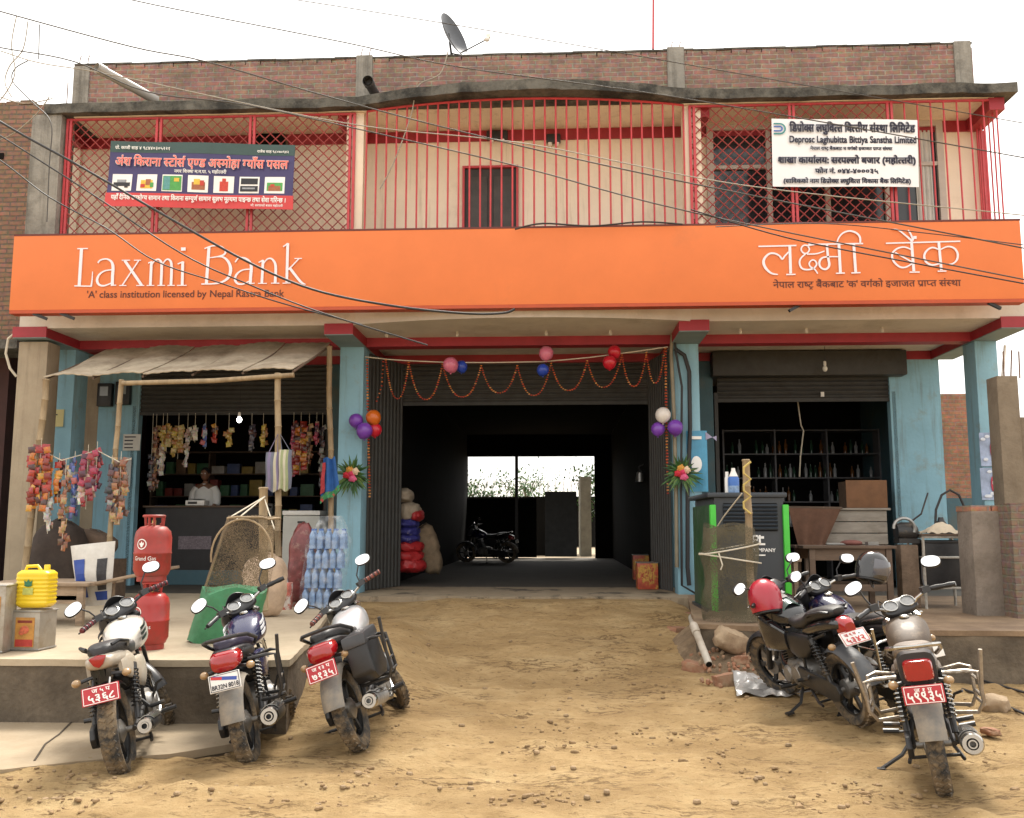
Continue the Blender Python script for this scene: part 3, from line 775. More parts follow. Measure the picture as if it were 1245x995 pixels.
strokes(q, [([(112, 139), (212, 137)], 12), ([(152, 138), (130, 488)], 33), ([(85, 491), (248, 494)], 13), ([(243, 497), (252, 440), (257, 355)], [18, 13, 7]),
    ([(308, 275), (330, 248), (385, 236), (432, 258), (450, 310), (446, 400), (444, 483)], [14, 16, 15, 24, 32, 32, 32]), ([(446, 338), (370, 350), (318, 388), (300, 440), (320, 480), (370, 489), (440, 462)], [12, 14, 20, 27, 24, 17, 12]), ([(430, 487), (480, 484)], 11),
    ([(562, 252), (722, 486)], 30), ([(694, 252), (538, 486)], 13), ([(535, 249), (612, 249)], 10), ([(650, 249), (716, 249)], 10), ([(512, 488), (578, 488)], 10), ([(672, 488), (746, 488)], 10),
    ([(815, 265), (805, 485)], 28), ([(785, 276), (824, 262)], 13), ([(812, 305), (846, 255), (882, 241), (908, 268), (912, 330), (905, 485)], [10, 13, 18, 25, 28, 28]), ([(914, 305), (945, 253), (975, 241), (1000, 266), (1006, 330), (1000, 485)], [10, 13, 18, 25, 28, 28]),
    ([(772, 488), (842, 488)], 10), ([(873, 488), (942, 488)], 10), ([(968, 488), (1036, 488)], 10), ([(1112, 262), (1107, 485)], 30), ([(1064, 286), (1116, 264)], 13), ([(1058, 488), (1148, 488)], 10), ([(1097, 145), (1139, 145)], 36)], pa, k=.85)
strokes(q, [([(190, 125), (165, 470)], 32), ([(148, 138), (225, 112), (300, 118), (345, 158), (330, 196), (262, 216), (190, 226)], [13, 14, 17, 22, 19, 12, 9]), ([(205, 224), (310, 215), (370, 258), (395, 330), (376, 408), (310, 456), (220, 471), (118, 473)], [9, 17, 28, 34, 30, 19, 15, 13]),
    ([(438, 268), (468, 230), (525, 226), (572, 258), (590, 310), (584, 400), (580, 468)], [14, 15, 15, 24, 32, 32, 32]), ([(588, 332), (510, 341), (455, 378), (436, 430), (462, 469), (518, 472), (580, 440)], [12, 14, 20, 26, 22, 16, 11]), ([(566, 470), (622, 466)], 10),
    ([(660, 270), (704, 247)], 13), ([(702, 248), (690, 464)], 28), ([(698, 292), (740, 240), (782, 235), (814, 275), (822, 335), (816, 462)], [10, 14, 19, 26, 29, 29]), ([(655, 468), (738, 468)], 10), ([(778, 466), (856, 466)], 10),
    ([(936, 88), (926, 458)], 29), ([(893, 122), (938, 90)], 13), ([(1040, 236), (942, 340)], 13), ([(1000, 234), (1070, 232)], 10), ([(952, 318), (1055, 450), (1105, 477)], [30, 27, 8]), ([(888, 467), (966, 464)], 10)], pb, k=.85)
strokes(q, [([(62, 268), (472, 258)], 18), ([(600, 246), (1192, 237)], 18), ([(400, 262), (410, 560)], 34), ([(362, 572), (462, 570)], 16),
    ([(388, 328), (345, 372), (318, 405), (288, 370), (238, 345), (180, 347), (132, 390), (116, 440), (140, 502), (200, 558), (272, 572)], [18, 20, 22, 20, 22, 24, 28, 34, 32, 23, 13]),
    ([(660, 247), (600, 262), (612, 300), (590, 338), (552, 342), (524, 310), (530, 275), (560, 255), (602, 262)], 18), ([(585, 352), (690, 347), (775, 318)], [16, 17, 14]),
    ([(566, 352), (518, 398), (505, 450), (530, 505), (590, 520), (655, 505), (690, 462), (672, 424), (640, 416), (610, 448), (622, 488), (665, 512), (702, 562)], [18, 20, 22, 22, 20, 20, 20, 18, 18, 18, 18, 18, 14]),
    ([(800, 252), (812, 380), (826, 470), (792, 514), (746, 506), (720, 468), (726, 418), (762, 388), (830, 380), (932, 380)], [30, 29, 30, 24, 22, 24, 27, 21, 16, 13]),
    ([(930, 245), (946, 552)], 34), ([(898, 560), (994, 556)], 16), ([(1090, 245), (1111, 548)], 34), ([(1064, 556), (1162, 552)], 16), ([(907, 240), (925, 180), (970, 127), (1040, 103), (1110, 120), (1155, 166), (1160, 232)], [16, 18, 20, 20, 22, 24, 22])], pc, k=.85)
strokes(q, [([(238, 234), (1042, 212)], 17), ([(514, 215), (540, 535)], 34), ([(494, 546), (602, 545)], 16), ([(508, 300), (440, 276), (370, 287), (316, 330), (305, 382), (330, 440), (390, 490), (452, 492), (520, 455)], [16, 18, 21, 25, 26, 24, 22, 20, 18]), ([(338, 335), (530, 442)], 17),
    ([(305, 84), (372, 92), (450, 150), (525, 215)], [12, 16, 20, 26]), ([(478, 92), (508, 140), (532, 205)], [16, 20, 24]), ([(532, 172), (568, 172)], 36),
    ([(808, 225), (836, 525)], 32), ([(796, 537), (890, 535)], 15), ([(806, 302), (740, 281), (682, 310), (650, 372), (674, 440), (740, 470), (822, 452)], [16, 20, 24, 27, 25, 20, 17]), ([(828, 302), (900, 271), (970, 286), (1010, 342), (1005, 410), (960, 454), (895, 464)], [14, 18, 22, 26, 24, 18, 11])], pd, k=.85)
# pen widths above are in crop pixels; place() is linear so they scale with it
q.build('lettering', m_let, sg)
m_brn = M('brown_print', (.10, .022, .012), .6, var=.05)
q = MB(); write(q, "'A' class institution licensed by Nepal Rastra Bank", at(105, 362.5, Yo), at(345.5, 361, Yo), lift=.004, aspect=1.0, bold=.022)
q.build('lettering', m_brn, sg)
q = MB(); write(q, "नेपाल राष्ट्र बैंकबाट 'क' वर्गको इजाजत प्राप्त संस्था", at(940, 350.5, Yo), at(1168, 348, Yo), lift=.004, aspect=.95, bold=.025)
q.build('lettering', m_brn, sg)

# ------------------------------------------------------------------ banners on the grille
def bil(c4, u, v):
    return c4[0] * (1 - u) * (1 - v) + c4[1] * u * (1 - v) + c4[2] * u * v + c4[3] * (1 - u) * v
Yn = 13.2
bn = thing('shop_banner', at(243, 250, Yn), 'navy and red vinyl banner with seven small pictures on the left balcony lattice', 'banner')
c4 = [at(135, 171.5, Yn), at(359, 176.5, Yn), at(355.5, 255.5, Yn), at(128, 251, Yn)]
def bw(u, v, lift=0): return bil(c4, u, v) + Vector((0, -lift + .015 * math.sin(u * 9 + v * 3), 0))
MB().sheet(lambda u, v: bw(u, v), 30, 6, .003).build('vinyl_sheet', M('navy_vinyl', (.045, .035, .13), .45, var=.08), bn, smooth=60)
MB().sheet(lambda u, v: bw(u, v * .17, .004), 30, 2, .002).build('green_strip', M('green_vinyl', (.035, .075, .07), .45, var=.1), bn, smooth=60)
MB().sheet(lambda u, v: bw(-.006 + u * 1.01, .79 + v * .21, .004), 30, 2, .002).build('red_strip', M('red_vinyl', (.60, .05, .05), .45, var=.08), bn, smooth=60)
m_w = M('white_print', (.85, .85, .83), .5, var=.02); m_pk = M('salmon_print', (.85, .18, .15), .5, var=.03)
def bline(text, u0, u1, v, mt, bold=.02, lift=.022, asp=1.):
    q = MB(); a, b2 = bil(c4, u0, v), bil(c4, u1, v); write(q, text, a, b2, aspect=asp, up=(bil(c4, u0, v - .1) - a).normalized(), lift=lift, bold=bold); q.build('lettering', mt, bn)
bline('अंश किराना स्टोर्स एण्ड अस्मोहा ग्याँस पसल', .035, .965, .385, m_w, .07, .022, 1.15)
bline('अंश किराना स्टोर्स एण्ड अस्मोहा ग्याँस पसल', .037, .967, .38, m_pk, .035, .026, 1.12)
bline('नगर शिक्षा म.न.पा. ५ महोत्तरी', .36, .64, .475, m_w, .03)
bline('प्रो. काजी साह ४ ९८४४०३०५२२१', .03, .33, .13, m_w, .03); bline('राजेश साह ९८०७०९४२', .80, .97, .14, m_w, .03)
bline('यहाँ दैनिक उपभोग्य सामान तथा किराना सम्पूर्ण सामान सुलभ मूल्यमा पाइन्छ तथा सेवा गरिन्छ ।', .03, .965, .90, m_w, .05, .024, 1.3)
bline('मो. सरपल्लो बजार महोत्तरी', .78, .95, .965, m_w, .03)
def pic(i, items):
    u0 = .025 + i * .137; q = MB()
    q.sheet(lambda u, v: bw(u0 + u * .108, .505 + v * .255, .006), 4, 2, .002)
    p_ = q.build('picture', m_w, bn)
    for k, (mt, x0, y0, x1, y1) in enumerate(items):
        MB().sheet(lambda u, v: bw(u0 + (x0 + (x1 - x0) * u) * .108, .505 + (y0 + (y1 - y0) * v) * .255, .010 + .002 * k), 3, 2, .0015).build('printed_shape', mt, p_)
pr = {k: M(k + '_ink', v, .5, var=.2, scale=30) for k, v in dict(black=(.02, .02, .025), green=(.08, .35, .08), red=(.55, .05, .03), yellow=(.75, .5, .06), brown=(.35, .12, .05), grey=(.3, .32, .35), teal=(.1, .3, .3)).items()}
pic(0, [(pr['black'], .08, .5, .92, .72), (pr['grey'], .25, .33, .72, .5), (pr['black'], .15, .7, .32, .82), (pr['black'], .65, .7, .82, .82)])
pic(1, [(pr['yellow'], .2, .35, .8, .85), (pr['brown'], .45, .3, .7, .65), (pr['green'], .68, .5, .85, .78), (pr['red'], .2, .6, .42, .8)])
pic(2, [(pr['green'], .04, .08, .96, .94), (pr['teal'], .08, .12, .4, .9), (pr['yellow'], .6, .2, .85, .42)])
pic(3, [(pr['brown'], .2, .4, .85, .85), (pr['yellow'], .3, .22, .6, .55), (pr['red'], .6, .3, .8, .6)])
pic(4, [(pr['red'], .3, .32, .72, .9), (pr['red'], .42, .14, .6, .34)])
pic(5, [(pr['black'], .08, .1, .92, .46), (pr['black'], .06, .56, .94, .9), (pr['grey'], .16, .66, .8, .76)])
pic(6, [(pr['green'], .12, .35, .9, .85), (pr['brown'], .2, .55, .8, .85), (pr['red'], .3, .45, .5, .6)])

fb = thing('finance_banner', at(1027, 226, Yn), 'white printed banner of a finance company hung on the right balcony lattice', 'banner')
d4 = [at(938, 144.5, Yn), at(1115.5, 146, Yn), at(1117.5, 227.5, Yn), at(939.5, 227, Yn)]
MB().sheet(lambda u, v: bil(d4, u, v) + Vector((0, .012 * math.sin(u * 7), 0)), 24, 4, .003).build('vinyl_sheet', M('white_vinyl', (.80, .81, .84), .45, var=.03), fb, smooth=60)
m_nv = M('dark_print', (.012, .010, .03), .5, var=.1)
def fline(text, u0, u1, v, bold=.03, asp=1., mt=None):
    q = MB(); a, b2 = bil(d4, u0, v), bil(d4, u1, v); write(q, text, a, b2, aspect=asp, up=(bil(d4, u0, v - .1) - a).normalized(), lift=.018, bold=bold); q.build('lettering', mt or m_nv, fb)
fline('डिप्रोक्स लघुवित्त वित्तीय संस्था लिमिटेड', .12, .975, .20, .09, 1.35)
fline('Deprosc Laghubitta Bittiya Sanstha Limited', .115, .985, .36, .065, 1.35)
fline('नेपाल राष्ट्र बैंकबाट घ वर्गको इजाजत प्राप्त संस्था', .26, .82, .465, .07, 1.0)
fline('शाखा कार्यालय: सरपल्लो बजार (महोत्तरी)', .035, .975, .665, .09, 1.05)
fline('फोन नं. ०४४-४०००३५', .29, .72, .81, .08, .9)
fline('(साविकको नाम डिप्रोक्स लघुवित्त विकास बैंक लिमिटेड)', .07, .94, .955, .08, 1.0)
def dlogo(r, v0, mt, name):
    q = MB(); n = 14
    def pt(rr, a): return bil(d4, .012 + .042 + .042 * rr * math.cos(a), .155 - .085 * rr * math.sin(a)) + Vector((0, -.018, 0))
    for k in range(n):
        a0, a1 = -math.pi / 2 + math.pi * k / n, -math.pi / 2 + math.pi * (k + 1) / n
        q.add([pt(r, a0), pt(r, a1), pt(r - .25, a1), pt(r - .25, a0)], [[0, 1, 2, 3]])
    for s in (1, -1):
        a = s * math.pi / 2; p, p2 = pt(r, a), pt(r - .25, a); dx = bil(d4, 0.012, .1) - bil(d4, .054, .1)
        q.add([p, p2, p2 + dx * (1.0), p + dx * 1.0], [[0, 1, 2, 3]])
    q.build(name, mt, fb)
dlogo(1.0, 0, M('teal_ink_logo', (.03, .22, .22), .5), 'logo'); dlogo(.5, 0, M('blue_ink_logo', (.05, .12, .4), .5), 'logo')

# ------------------------------------------------------------------ motorcycles
DUST = (.20, .145, .085)
m_tyre = M('dusty_tyre', (.03, .029, .028), .9, var=.3, scale=12, bump=.3, bscale=60, dirt=(DUST, .40, .62))
m_chrome = M('chrome', (.42, .41, .39), .24, metal=1., var=.06, dirt=((.30, .24, .17), .60, .85))
m_alu = M('dull_aluminium', (.26, .25, .235), .5, metal=.7, var=.2, scale=14, dirt=(DUST, .5, .75))
m_frame = M('black_frame', (.02, .02, .021), .4, var=.3, scale=12, dirt=(DUST, .56, .8))
m_pl = M('black_bike_plastic', (.016, .016, .018), .38, var=.3, scale=10, dirt=((.12, .09, .06), .62, .9))
m_seat = M('black_seat_vinyl', (.022, .021, .022), .5, var=.3, scale=14, bump=.15, bscale=120, dirt=((.11, .085, .06), .62, .9))
m_gl = M('mirror_glass', (.93, .94, .95), .03, metal=1., var=.01)
m_lens = M('red_lens', (.30, .006, .010), .12, var=.12, scale=30, coat=.7)
m_amb = M('dusty_indicator_lens', (.34, .22, .11), .3, var=.12, scale=30, coat=.4)
m_dial = M('dial_face', (.16, .16, .16), .25, var=.2, scale=60, coat=.5)
m_platered = M('red_number_plate', (.42, .022, .032), .45, var=.08, scale=20, dirt=((.55, .35, .27), .64, .9))
m_platew = M('white_number_plate', (.75, .73, .70), .45, var=.05, scale=20, dirt=((.5, .4, .3), .66, .9))
m_inkw = M('plate_white_paint', (.86, .82, .80), .5, var=.02)
m_inkb = M('plate_black_paint', (.02, .02, .03), .5, var=.02)
m_inkr = M('plate_red_paint', (.5, .03, .03), .5, var=.05)
m_mud = M('dusty_mudguard', (.15, .14, .125), .7, var=.2, scale=9, dirt=((.27, .22, .16), .42, .7))
WB, RW = .655, .30

def rotm(axis, ang, origin):
    return Matrix.Translation(origin) @ Matrix.Rotation(ang, 4, axis) @ Matrix.Translation(-Vector(origin))

def wheel(parent, name, cx, r, w, mt_rim, spokes, tm=None, chain=False):
    tm = tm or Matrix()
    A = Matrix.Translation((cx, 0, r)) @ Matrix.Rotation(R(90), 4, 'X')
    q = MB(tm)
    prof = [(r - .085, -w * .30), (r - .05, -w * .47), (r - .022, -w * .5), (r - .007, -w * .34), (r, -w * .12), (r, w * .12), (r - .007, w * .34), (r - .022, w * .5), (r - .05, w * .47), (r - .085, w * .30)]
    q.lathe(prof, 44, A, cap=False)
    n = 40
    for k in range(n):
        a = 2 * math.pi * k / n
        for s in (-1, 1):
            M1 = A @ Matrix.Rotation(a + (.05 if s > 0 else 0), 4, 'Z') @ Matrix.Translation((r - .002, 0, s * w * .2)) @ Matrix.Rotation(s * .6, 4, 'X')
            sv = q.m; q.m = tm @ M1; q.box((0, 0, 0), (.014, .022, w * .36)); q.m = sv
    ty = q.build(name, m_tyre, parent, smooth=40, local=True)
    q = MB(tm); rr = r - .08
    q.lathe([(rr - .02, -w * .28), (rr + .006, -w * .3), (rr - .004, -w * .1), (rr - .004, w * .1), (rr + .006, w * .3), (rr - .02, w * .28)], 36, A, cap=False)
    for k in range(spokes):
        a = 2 * math.pi * k / spokes
        if spokes < 10:
            sv = q.m; q.m = tm @ A @ Matrix.Rotation(a, 4, 'Z'); q.box((rr * .55, 0, 0), (rr * .95, .034, .026)); q.box((rr * .9, .0, 0), (rr * .2, .06, .022)); q.m = sv
        else:
            s = 1 if k % 2 else -1; b = a + .25 * (1 if k % 4 < 2 else -1)
            q.tube([A @ Vector((.06 * math.cos(a), .06 * math.sin(a), s * .035)), A @ Vector((rr * math.cos(b), rr * math.sin(b), s * .006))], .0026, 4)
    q.build('rim', mt_rim, ty, smooth=40, local=True)
    q = MB(tm); q.lathe([(.02, -.1), (.022, -.06), (.075, -.055), (.078, .03), (.05, .045), (.02, .06), (.02, .1)], 20, A)
    q.build('hub', m_alu, ty, smooth=40, local=True)
    return ty

def motorcycle(st, lean):
    """X forward, Y left, Z up; the base point lies between the wheels on the ground"""
    rt = thing('motorcycle', (0, 0, 0), st['label'], 'motorcycle', 'motorcycles parked in front of the shops')
    P = lambda q, n, m, par=None, sm=40, bev=0: q.build(n, m, par or rt, smooth=sm, bev=bev, local=True)
    mt_t = st['tank']; mt_tail = st['tailm']; mt_side = st.get('sidem', mt_t); mt_sp = st.get('pipe', m_chrome)
    sport = st.get('sport', 0)
    rw = st.get('rw', .10)
    wheel(rt, 'rear_wheel', -WB, RW, rw, st.get('rim', m_frame), st.get('spokes', 6))
    # steering
    ha = Vector((-math.sin(R(26)), 0, math.cos(R(26)))); hp = Vector((.34, 0, .92))
    SM = rotm(ha, st.get('steer', R(35)), hp)
    wheel(rt, 'front_wheel', WB, RW, .085, st.get('rim', m_frame), st.get('spokes', 6), SM)
    # frame
    q = MB()
    q.tube([(.33, 0, .93), (.10, 0, .80), (-.25, 0, .74), (-.62, 0, .77)], .02, 8)
    for s in (-1, 1):
        q.tube([(.35, s * .02, .84), (.38, s * .05, .55), (.30, s * .09, .26), (.05, s * .11, .22), (-.18, s * .12, .30), (-.22, s * .12, .55), (-.20, s * .10, .72)], .014, 7)
        q.tube([(-.20, s * .12, .52), (-.48, s * .12, .70), (-.66, s * .10, .76)], .012, 7)
    P(q, 'frame', m_frame)
    q = MB()
    for s in (-1, 1):
        q.tube([(-.17, s * .10, .36), (-.40, s * .115, .33), (-WB - .03, s * .115, RW)], [.02, .018, .016], 8)
    q.tube([(-WB, -.14, RW), (-WB, .14, RW)], .012, 8); q.tube([(-.17, -.12, .36), (-.17, .12, .36)], .02, 8)
    P(q, 'swingarm', m_frame)
    for s in (-1, 1):
        a, b = Vector((-WB + .03, s * .135, RW + .05)), Vector((-.46, s * .135, .70))
        q = MB(); q.tube([a, a.lerp(b, .45)], .02, 10); q.tube([a.lerp(b, .4), b], .012, 8); q.tube([a.lerp(b, .88), b], .026, 10)
        sh = P(q, 'shock_absorber', m_frame)
        d = (b - a).normalized(); n1 = d.cross(Vector((0, 1, 0))).normalized(); n2 = Vector((0, 1, 0)); h = []
        for k in range(73):
            t = k / 72; an = 2 * math.pi * 9 * t
            h.append(a.lerp(b, .22 + .66 * t) + (n1 * math.cos(an) + n2 * math.sin(an)) * .03)
        P(MB().tube(h, .0058, 5), 'spring', st.get('spring', m_chrome), sh)
    # engine
    q = MB()
    q.ell((.02, 0, .34), (.22, .13, .13), 18, 10, e=3.2)
    q.lathe([(.0, .16), (.075, .155), (.095, .13), (.095, -.13), (.075, -.16), (0, -.165)], 22, Matrix.Translation((-.05, 0, .34)) @ Matrix.Rotation(R(90), 4, 'X'))
    q.lathe([(.0, .15), (.06, .148), (.08, .12), (.08, -.13), (.06, -.15), (0, -.152)], 22, Matrix.Translation((.14, 0, .32)) @ Matrix.Rotation(R(90), 4, 'X'))
    en = P(q, 'engine', m_alu)
    q = MB(); Rc = Matrix.Rotation(R(14), 4, 'Y')
    q.box((.16, 0, .53), (.13, .13, .20), Rc)
    for k in range(9): q.box(Vector((.125, 0, .44)) + Vector((.0045 * k, 0, .0215 * k)), (.21, .20, .007), Rc)
    q.box((.19, 0, .66), (.15, .14, .06), Rc)
    P(q, 'cylinder_block', st.get('cyl', m_frame), en)
    q = MB(); q.ell((-.08, 0, .56), (.10, .085, .07), 14, 8, e=3); q.tube([(.05, 0, .6), (-.05, 0, .58)], .03, 10)
    P(q, 'carburettor', m_pl, en)
    # exhaust on the right side
    q = MB(); q.tube([(.26, -.06, .58), (.37, -.09, .52), (.38, -.11, .36), (.30, -.13, .24), (.05, -.155, .20), (-.20, -.17, .23), (-.34, -.185, .27)], .019, 9)
    ex = P(q, 'exhaust', mt_sp)
    up = .05 + st.get('pipeup', 0)
    a, b = Vector((-.30, -.195, .27)), Vector((-.83, -.205, .27 + up)); dd = (b - a).normalized()
    Q = Matrix.Translation(a) @ dd.to_track_quat('Z', 'Y').to_matrix().to_4x4(); ln = (b - a).length; mr = st.get('mr', .056)
    q = MB(); q.lathe([(.02, -.05), (mr * .75, .02), (mr, .1), (mr, ln - .02), (mr * .92, ln), (mr * .7, ln + .004), (mr * .66, ln - .05), (.0, ln - .05)], 22, Q)
    P(q, 'muffler', st.get('muf', m_frame), ex)
    q = MB(); q.lathe([(mr * 1.03, ln - .028), (mr * 1.04, ln - .01), (mr * .9, ln + .012), (mr * .55, ln + .012), (mr * .5, ln - .02)], 22, Q, cap=False)
    q.lathe([(.026, ln - .06), (.026, ln + .022), (.018, ln + .022), (.018, ln - .06)], 14, Q, cap=False)
    P(q, 'muffler_end', m_chrome, ex)
    q = MB(); q.sheet(lambda u, v: Q @ Vector(((mr + .008) * math.cos(R(-150) + R(120) * v + R(180)), (mr + .008) * math.sin(R(-150) + R(120) * v + R(180)), .10 + .34 * u)), 6, 8, .003)
    P(q, 'heat_shield', st.get('shield', m_chrome), ex)
    if sport:
        q = MB()
        for s in (-1, 1):
            q.loft([(-.02, s * .13, .64, .03, .08, 2.6), (.12, s * .155, .66, .04, .13, 2.8), (.28, s * .17, .68, .045, .16, 2.8), (.40, s * .155, .70, .035, .13, 2.5), (.46, s * .13, .72, .015, .07, 2.2)], 16)
        q.loft([(-.12, 0, .30, .10, .06, 3), (.08, 0, .27, .14, .10, 3), (.26, 0, .31, .13, .13, 2.8), (.36, 0, .40, .08, .10, 2.4)], 18)
        P(q, 'fairing', mt_t, sm=60)
    # chain case on the left
    q = MB()
    cc = [(-.75, .30), (-.72, .36), (-.62, .385), (-.12, .43), (-.06, .36), (-.12, .285), (-.62, .22), (-.72, .24)]
    q.prism([(x, z) for x, z in cc], .035, Matrix(((1, 0, 0, 0), (0, 0, -1, .155), (0, 1, 0, 0), (0, 0, 0, 1))))
    P(q, 'chain_case', st.get('chain', m_frame), bev=.008)
    # foot pegs, brake pedal, kick lever, stand
    for s in (-1, 1):
        q = MB()
        q.tube([(.03, s * .12, .25), (.03, s * .19, .25)], .010, 6); q.tube([(.03, s * .19, .255), (.03, s * .29, .265)], .018, 8)
        q.tube([(-.30, s * .12, .42), (-.30, s * .17, .36)], .012, 6); q.tube([(-.30, s * .17, .36), (-.30, s * .27, .37)], .016, 8)
        P(q, 'foot_peg', m_frame)
    q = MB(); q.tube([(.05, -.19, .23), (.16, -.2, .25), (.2, -.2, .26)], .008, 5); q.box((.2, -.21, .265), (.05, .05, .012)); P(q, 'brake_pedal', m_frame)
    q = MB(); q.tube([(.06, .17, .27), (.17, .19, .27), (.19, .24, .28)], .007, 5); P(q, 'gear_lever', m_frame)
    q = MB(); q.tube([(-.02, -.15, .38), (-.06, -.2, .48), (-.09, -.25, .5)], .010, 6); P(q, 'kick_lever', m_frame)
    gzl = math.tan(lean)
    q = MB(); q.tube([(-.02, .11, .22), (-.10, .20, .13), (-.16, .34, .34 * gzl + .012)], .013, 7); q.box((-.165, .35, .35 * gzl + .008), (.06, .06, .016))
    P(q, 'side_stand', m_frame)
    q = MB()
    for s in (-1, 1): q.tube([(-.16, s * .10, .22), (-.34, s * .15, .16), (-.42, s * .16, .15)], .012, 6)
    q.tube([(-.34, -.15, .16), (-.34, .15, .16)], .011, 6)
    P(q, 'centre_stand', m_frame)
    # tank, seat, side panels, tail
    tk = MB(); tw = st.get('tw', .145)
    tk.loft([(-.05, 0, .795, .06, .04, 2.4), (-.03, 0, .80, .085, .06, 2.5), (.05, 0, .82, tw * .84, .09, 2.7), (.16, 0, .845, tw, .12, 2.7), (.27, 0, .86, tw, .13, 2.6), (.36, 0, .86, tw * .88, .115, 2.4), (.42, 0, .85, tw * .6, .085, 2.2), (.44, 0, .845, tw * .25, .04, 2)], 26)
    tank = P(tk, 'fuel_tank', mt_t, sm=60)
    P(MB().lathe([(.035, 0), (.035, .012), (.024, .02), (0, .02)], 16, Matrix.Translation((.22, 0, .978))), 'filler_cap', m_chrome, tank)
    if st.get('stripe'):
        for s in (-1, 1):
            for k, dz in enumerate((0, .042, .084)):
                P(MB().sheet(lambda u, v: (-.0 + .34 * u, s * (tw + .002) * (.80 + .2 * math.sin(math.pi * min(1, .25 + u * .75))), .80 + dz * .9 + .05 * u + .022 * v), 10, 1, .004), 'stripe', st['stripe'], tank)
    if st.get('band'):
        P(MB().sheet(lambda u, v: (.36 - .38 * u, (v - .5) * .10, .985 - .12 * (1 - math.sin(math.pi * min(1, .55 - .0 + u * .42 + .02))) * 1.2 + .001 - .30 * max(0, u - .45) ** 2), 10, 2, .004), 'band', st['band'], tank)
    if st.get('toppanel'):
        P(MB().sheet(lambda u, v: (.02 + .34 * u, (v - .5) * .17, .86 + .135 * math.sin(min(1, .33 + u * .72) * math.pi * .5) - .05 * (2 * v - 1) ** 2), 10, 6, .005), 'tank_panel', st['toppanel'], tank, sm=60)
        P(MB().sheet(lambda u, v: (.12 + .14 * u, (v - .5) * .07, .868 + .135 * math.sin(min(1, .33 + (.3 + u * .41) * .72) * math.pi * .5)), 4, 2, .004), 'tank_decal', m_pl, tank)
    zs = .0 if not sport else .02
    se = MB(); se.loft([(.0, 0, .79, .07, .03, 2.6), (-.06, 0, .795, .105, .045, 2.8), (-.2, 0, .79, .125, .05, 3), (-.34, 0, .80 + zs, .125, .055, 3), (-.44, 0, .835 + zs * 2, .12, .055, 3), (-.6, 0, .85 + zs * 3, .105, .05, 3), (-.74, 0, .855 + zs * 3.5, .08, .04, 2.8), (-.78, 0, .85 + zs * 4, .05, .025, 2.4)], 22)
    P(se, 'seat', st.get('seat', m_seat), sm=60)
    for s in (-1, 1):
        q = MB(); q.loft([(-.40, s * .115, .66, .02, .06, 2.5), (-.32, s * .125, .63, .028, .10, 2.6), (-.18, s * .13, .61, .03, .115, 2.6), (-.05, s * .125, .62, .026, .09, 2.5), (.0, s * .115, .64, .015, .05, 2.3)], 16)
        P(q, 'side_panel', mt_side, sm=60)
    ty_ = st['tail']
    tl = MB(); hi = .05 if sport else 0
    tl.loft([(-.30, 0, .735, .115, .05, 3), (-.45, 0, .755 + hi * .4, .13, .055, 3), (-.62, 0, .775 + hi * .8, .125, .055, 2.8), (-.76, 0, .785 + hi, .10, .05, 2.8), (-.83, 0, .785 + hi, .078, .04, 2.6), (-.845, 0, .785 + hi, .06, .03, 2.5)], 22)
    tail = P(tl, 'tail_cowl', mt_tail, sm=60)
    if ty_ == 'box':
        q = MB(); q.loft([(-.90, 0, .765, .075, .055, 5), (-.885, 0, .765, .082, .062, 5), (-.83, 0, .765, .085, .065, 5)], 24); P(q, 'tail_light', m_lens, tail)
        q = MB(); q.loft([(-.84, 0, .77, .105, .095, 4), (-.76, 0, .78, .11, .095, 4)], 24); P(q, 'tail_light_surround', m_pl, tail)
    elif ty_ == 'big':
        q = MB(); q.loft([(-.91, 0, .735, .05, .03, 2.6), (-.895, 0, .74, .088, .052, 2.8), (-.85, 0, .752, .105, .064, 2.8), (-.78, 0, .765, .11, .062, 2.8)], 24); P(q, 'tail_light', m_lens, tail)
    elif ty_ == 'tri':
        q = MB(); q.prism([(-.055, .03), (0, .042), (.055, .03), (.03, -.02), (0, -.04), (-.03, -.02)], .05, Matrix(((0, 0, -1, -.82), (-1, 0, 0, 0), (0, 1, 0, .795), (0, 0, 0, 1)))); P(q, 'tail_light', m_lens, tail, bev=.008)
        q = MB()
        for s in (-1, 1): q.loft([(-.70, s * .10, .72, .012, .05, 2.4), (-.55, s * .125, .70, .02, .085, 2.6), (-.38, s * .125, .67, .02, .085, 2.5), (-.28, s * .12, .66, .012, .05, 2.4)], 14)
        P(q, 'tail_side', mt_tail, tail, sm=60)
    else:
        q = MB(); q.loft([(-.90, 0, .80, .045, .05, 2.8), (-.87, 0, .81, .06, .07, 3), (-.80, 0, .82, .065, .075, 3)], 20); P(q, 'tail_light', m_lens, tail)
    # rear mudguard hugging the tyre, number plate on it
    th0, th1 = st.get('mud', (R(70), R(186)))
    mr_, mw = RW + .04, st.get('mw', .085)
    q = MB()
    def mud(u, v):
        t = th0 + (th1 - th0) * u; c = (v - .5) * 2
        rr = mr_ + .045 * max(0, (t - R(120)) / R(60)) - .035 * abs(c) ** 3
        return (-WB + rr * math.cos(t), mw * c * (1 - .1 * u), RW + rr * math.sin(t))
    q.sheet(mud, 22, 8, .005); P(q, 'rear_mudguard', st.get('mudm', m_mud), sm=60)
    px_, pz = st.get('plate_at', (-.995, .63)); pw, ph = st.get('plate', (.215, .105)); tilt = st.get('ptilt', R(-14))
    PM = Matrix.Translation((px_, 0, pz)) @ Matrix.Rotation(-tilt, 4, 'Y')
    q = MB(PM); q.box((0, 0, 0), (.008, pw, ph)); q.m = PM
    pl = P(q, 'number_plate', st['platem'], bev=.006)
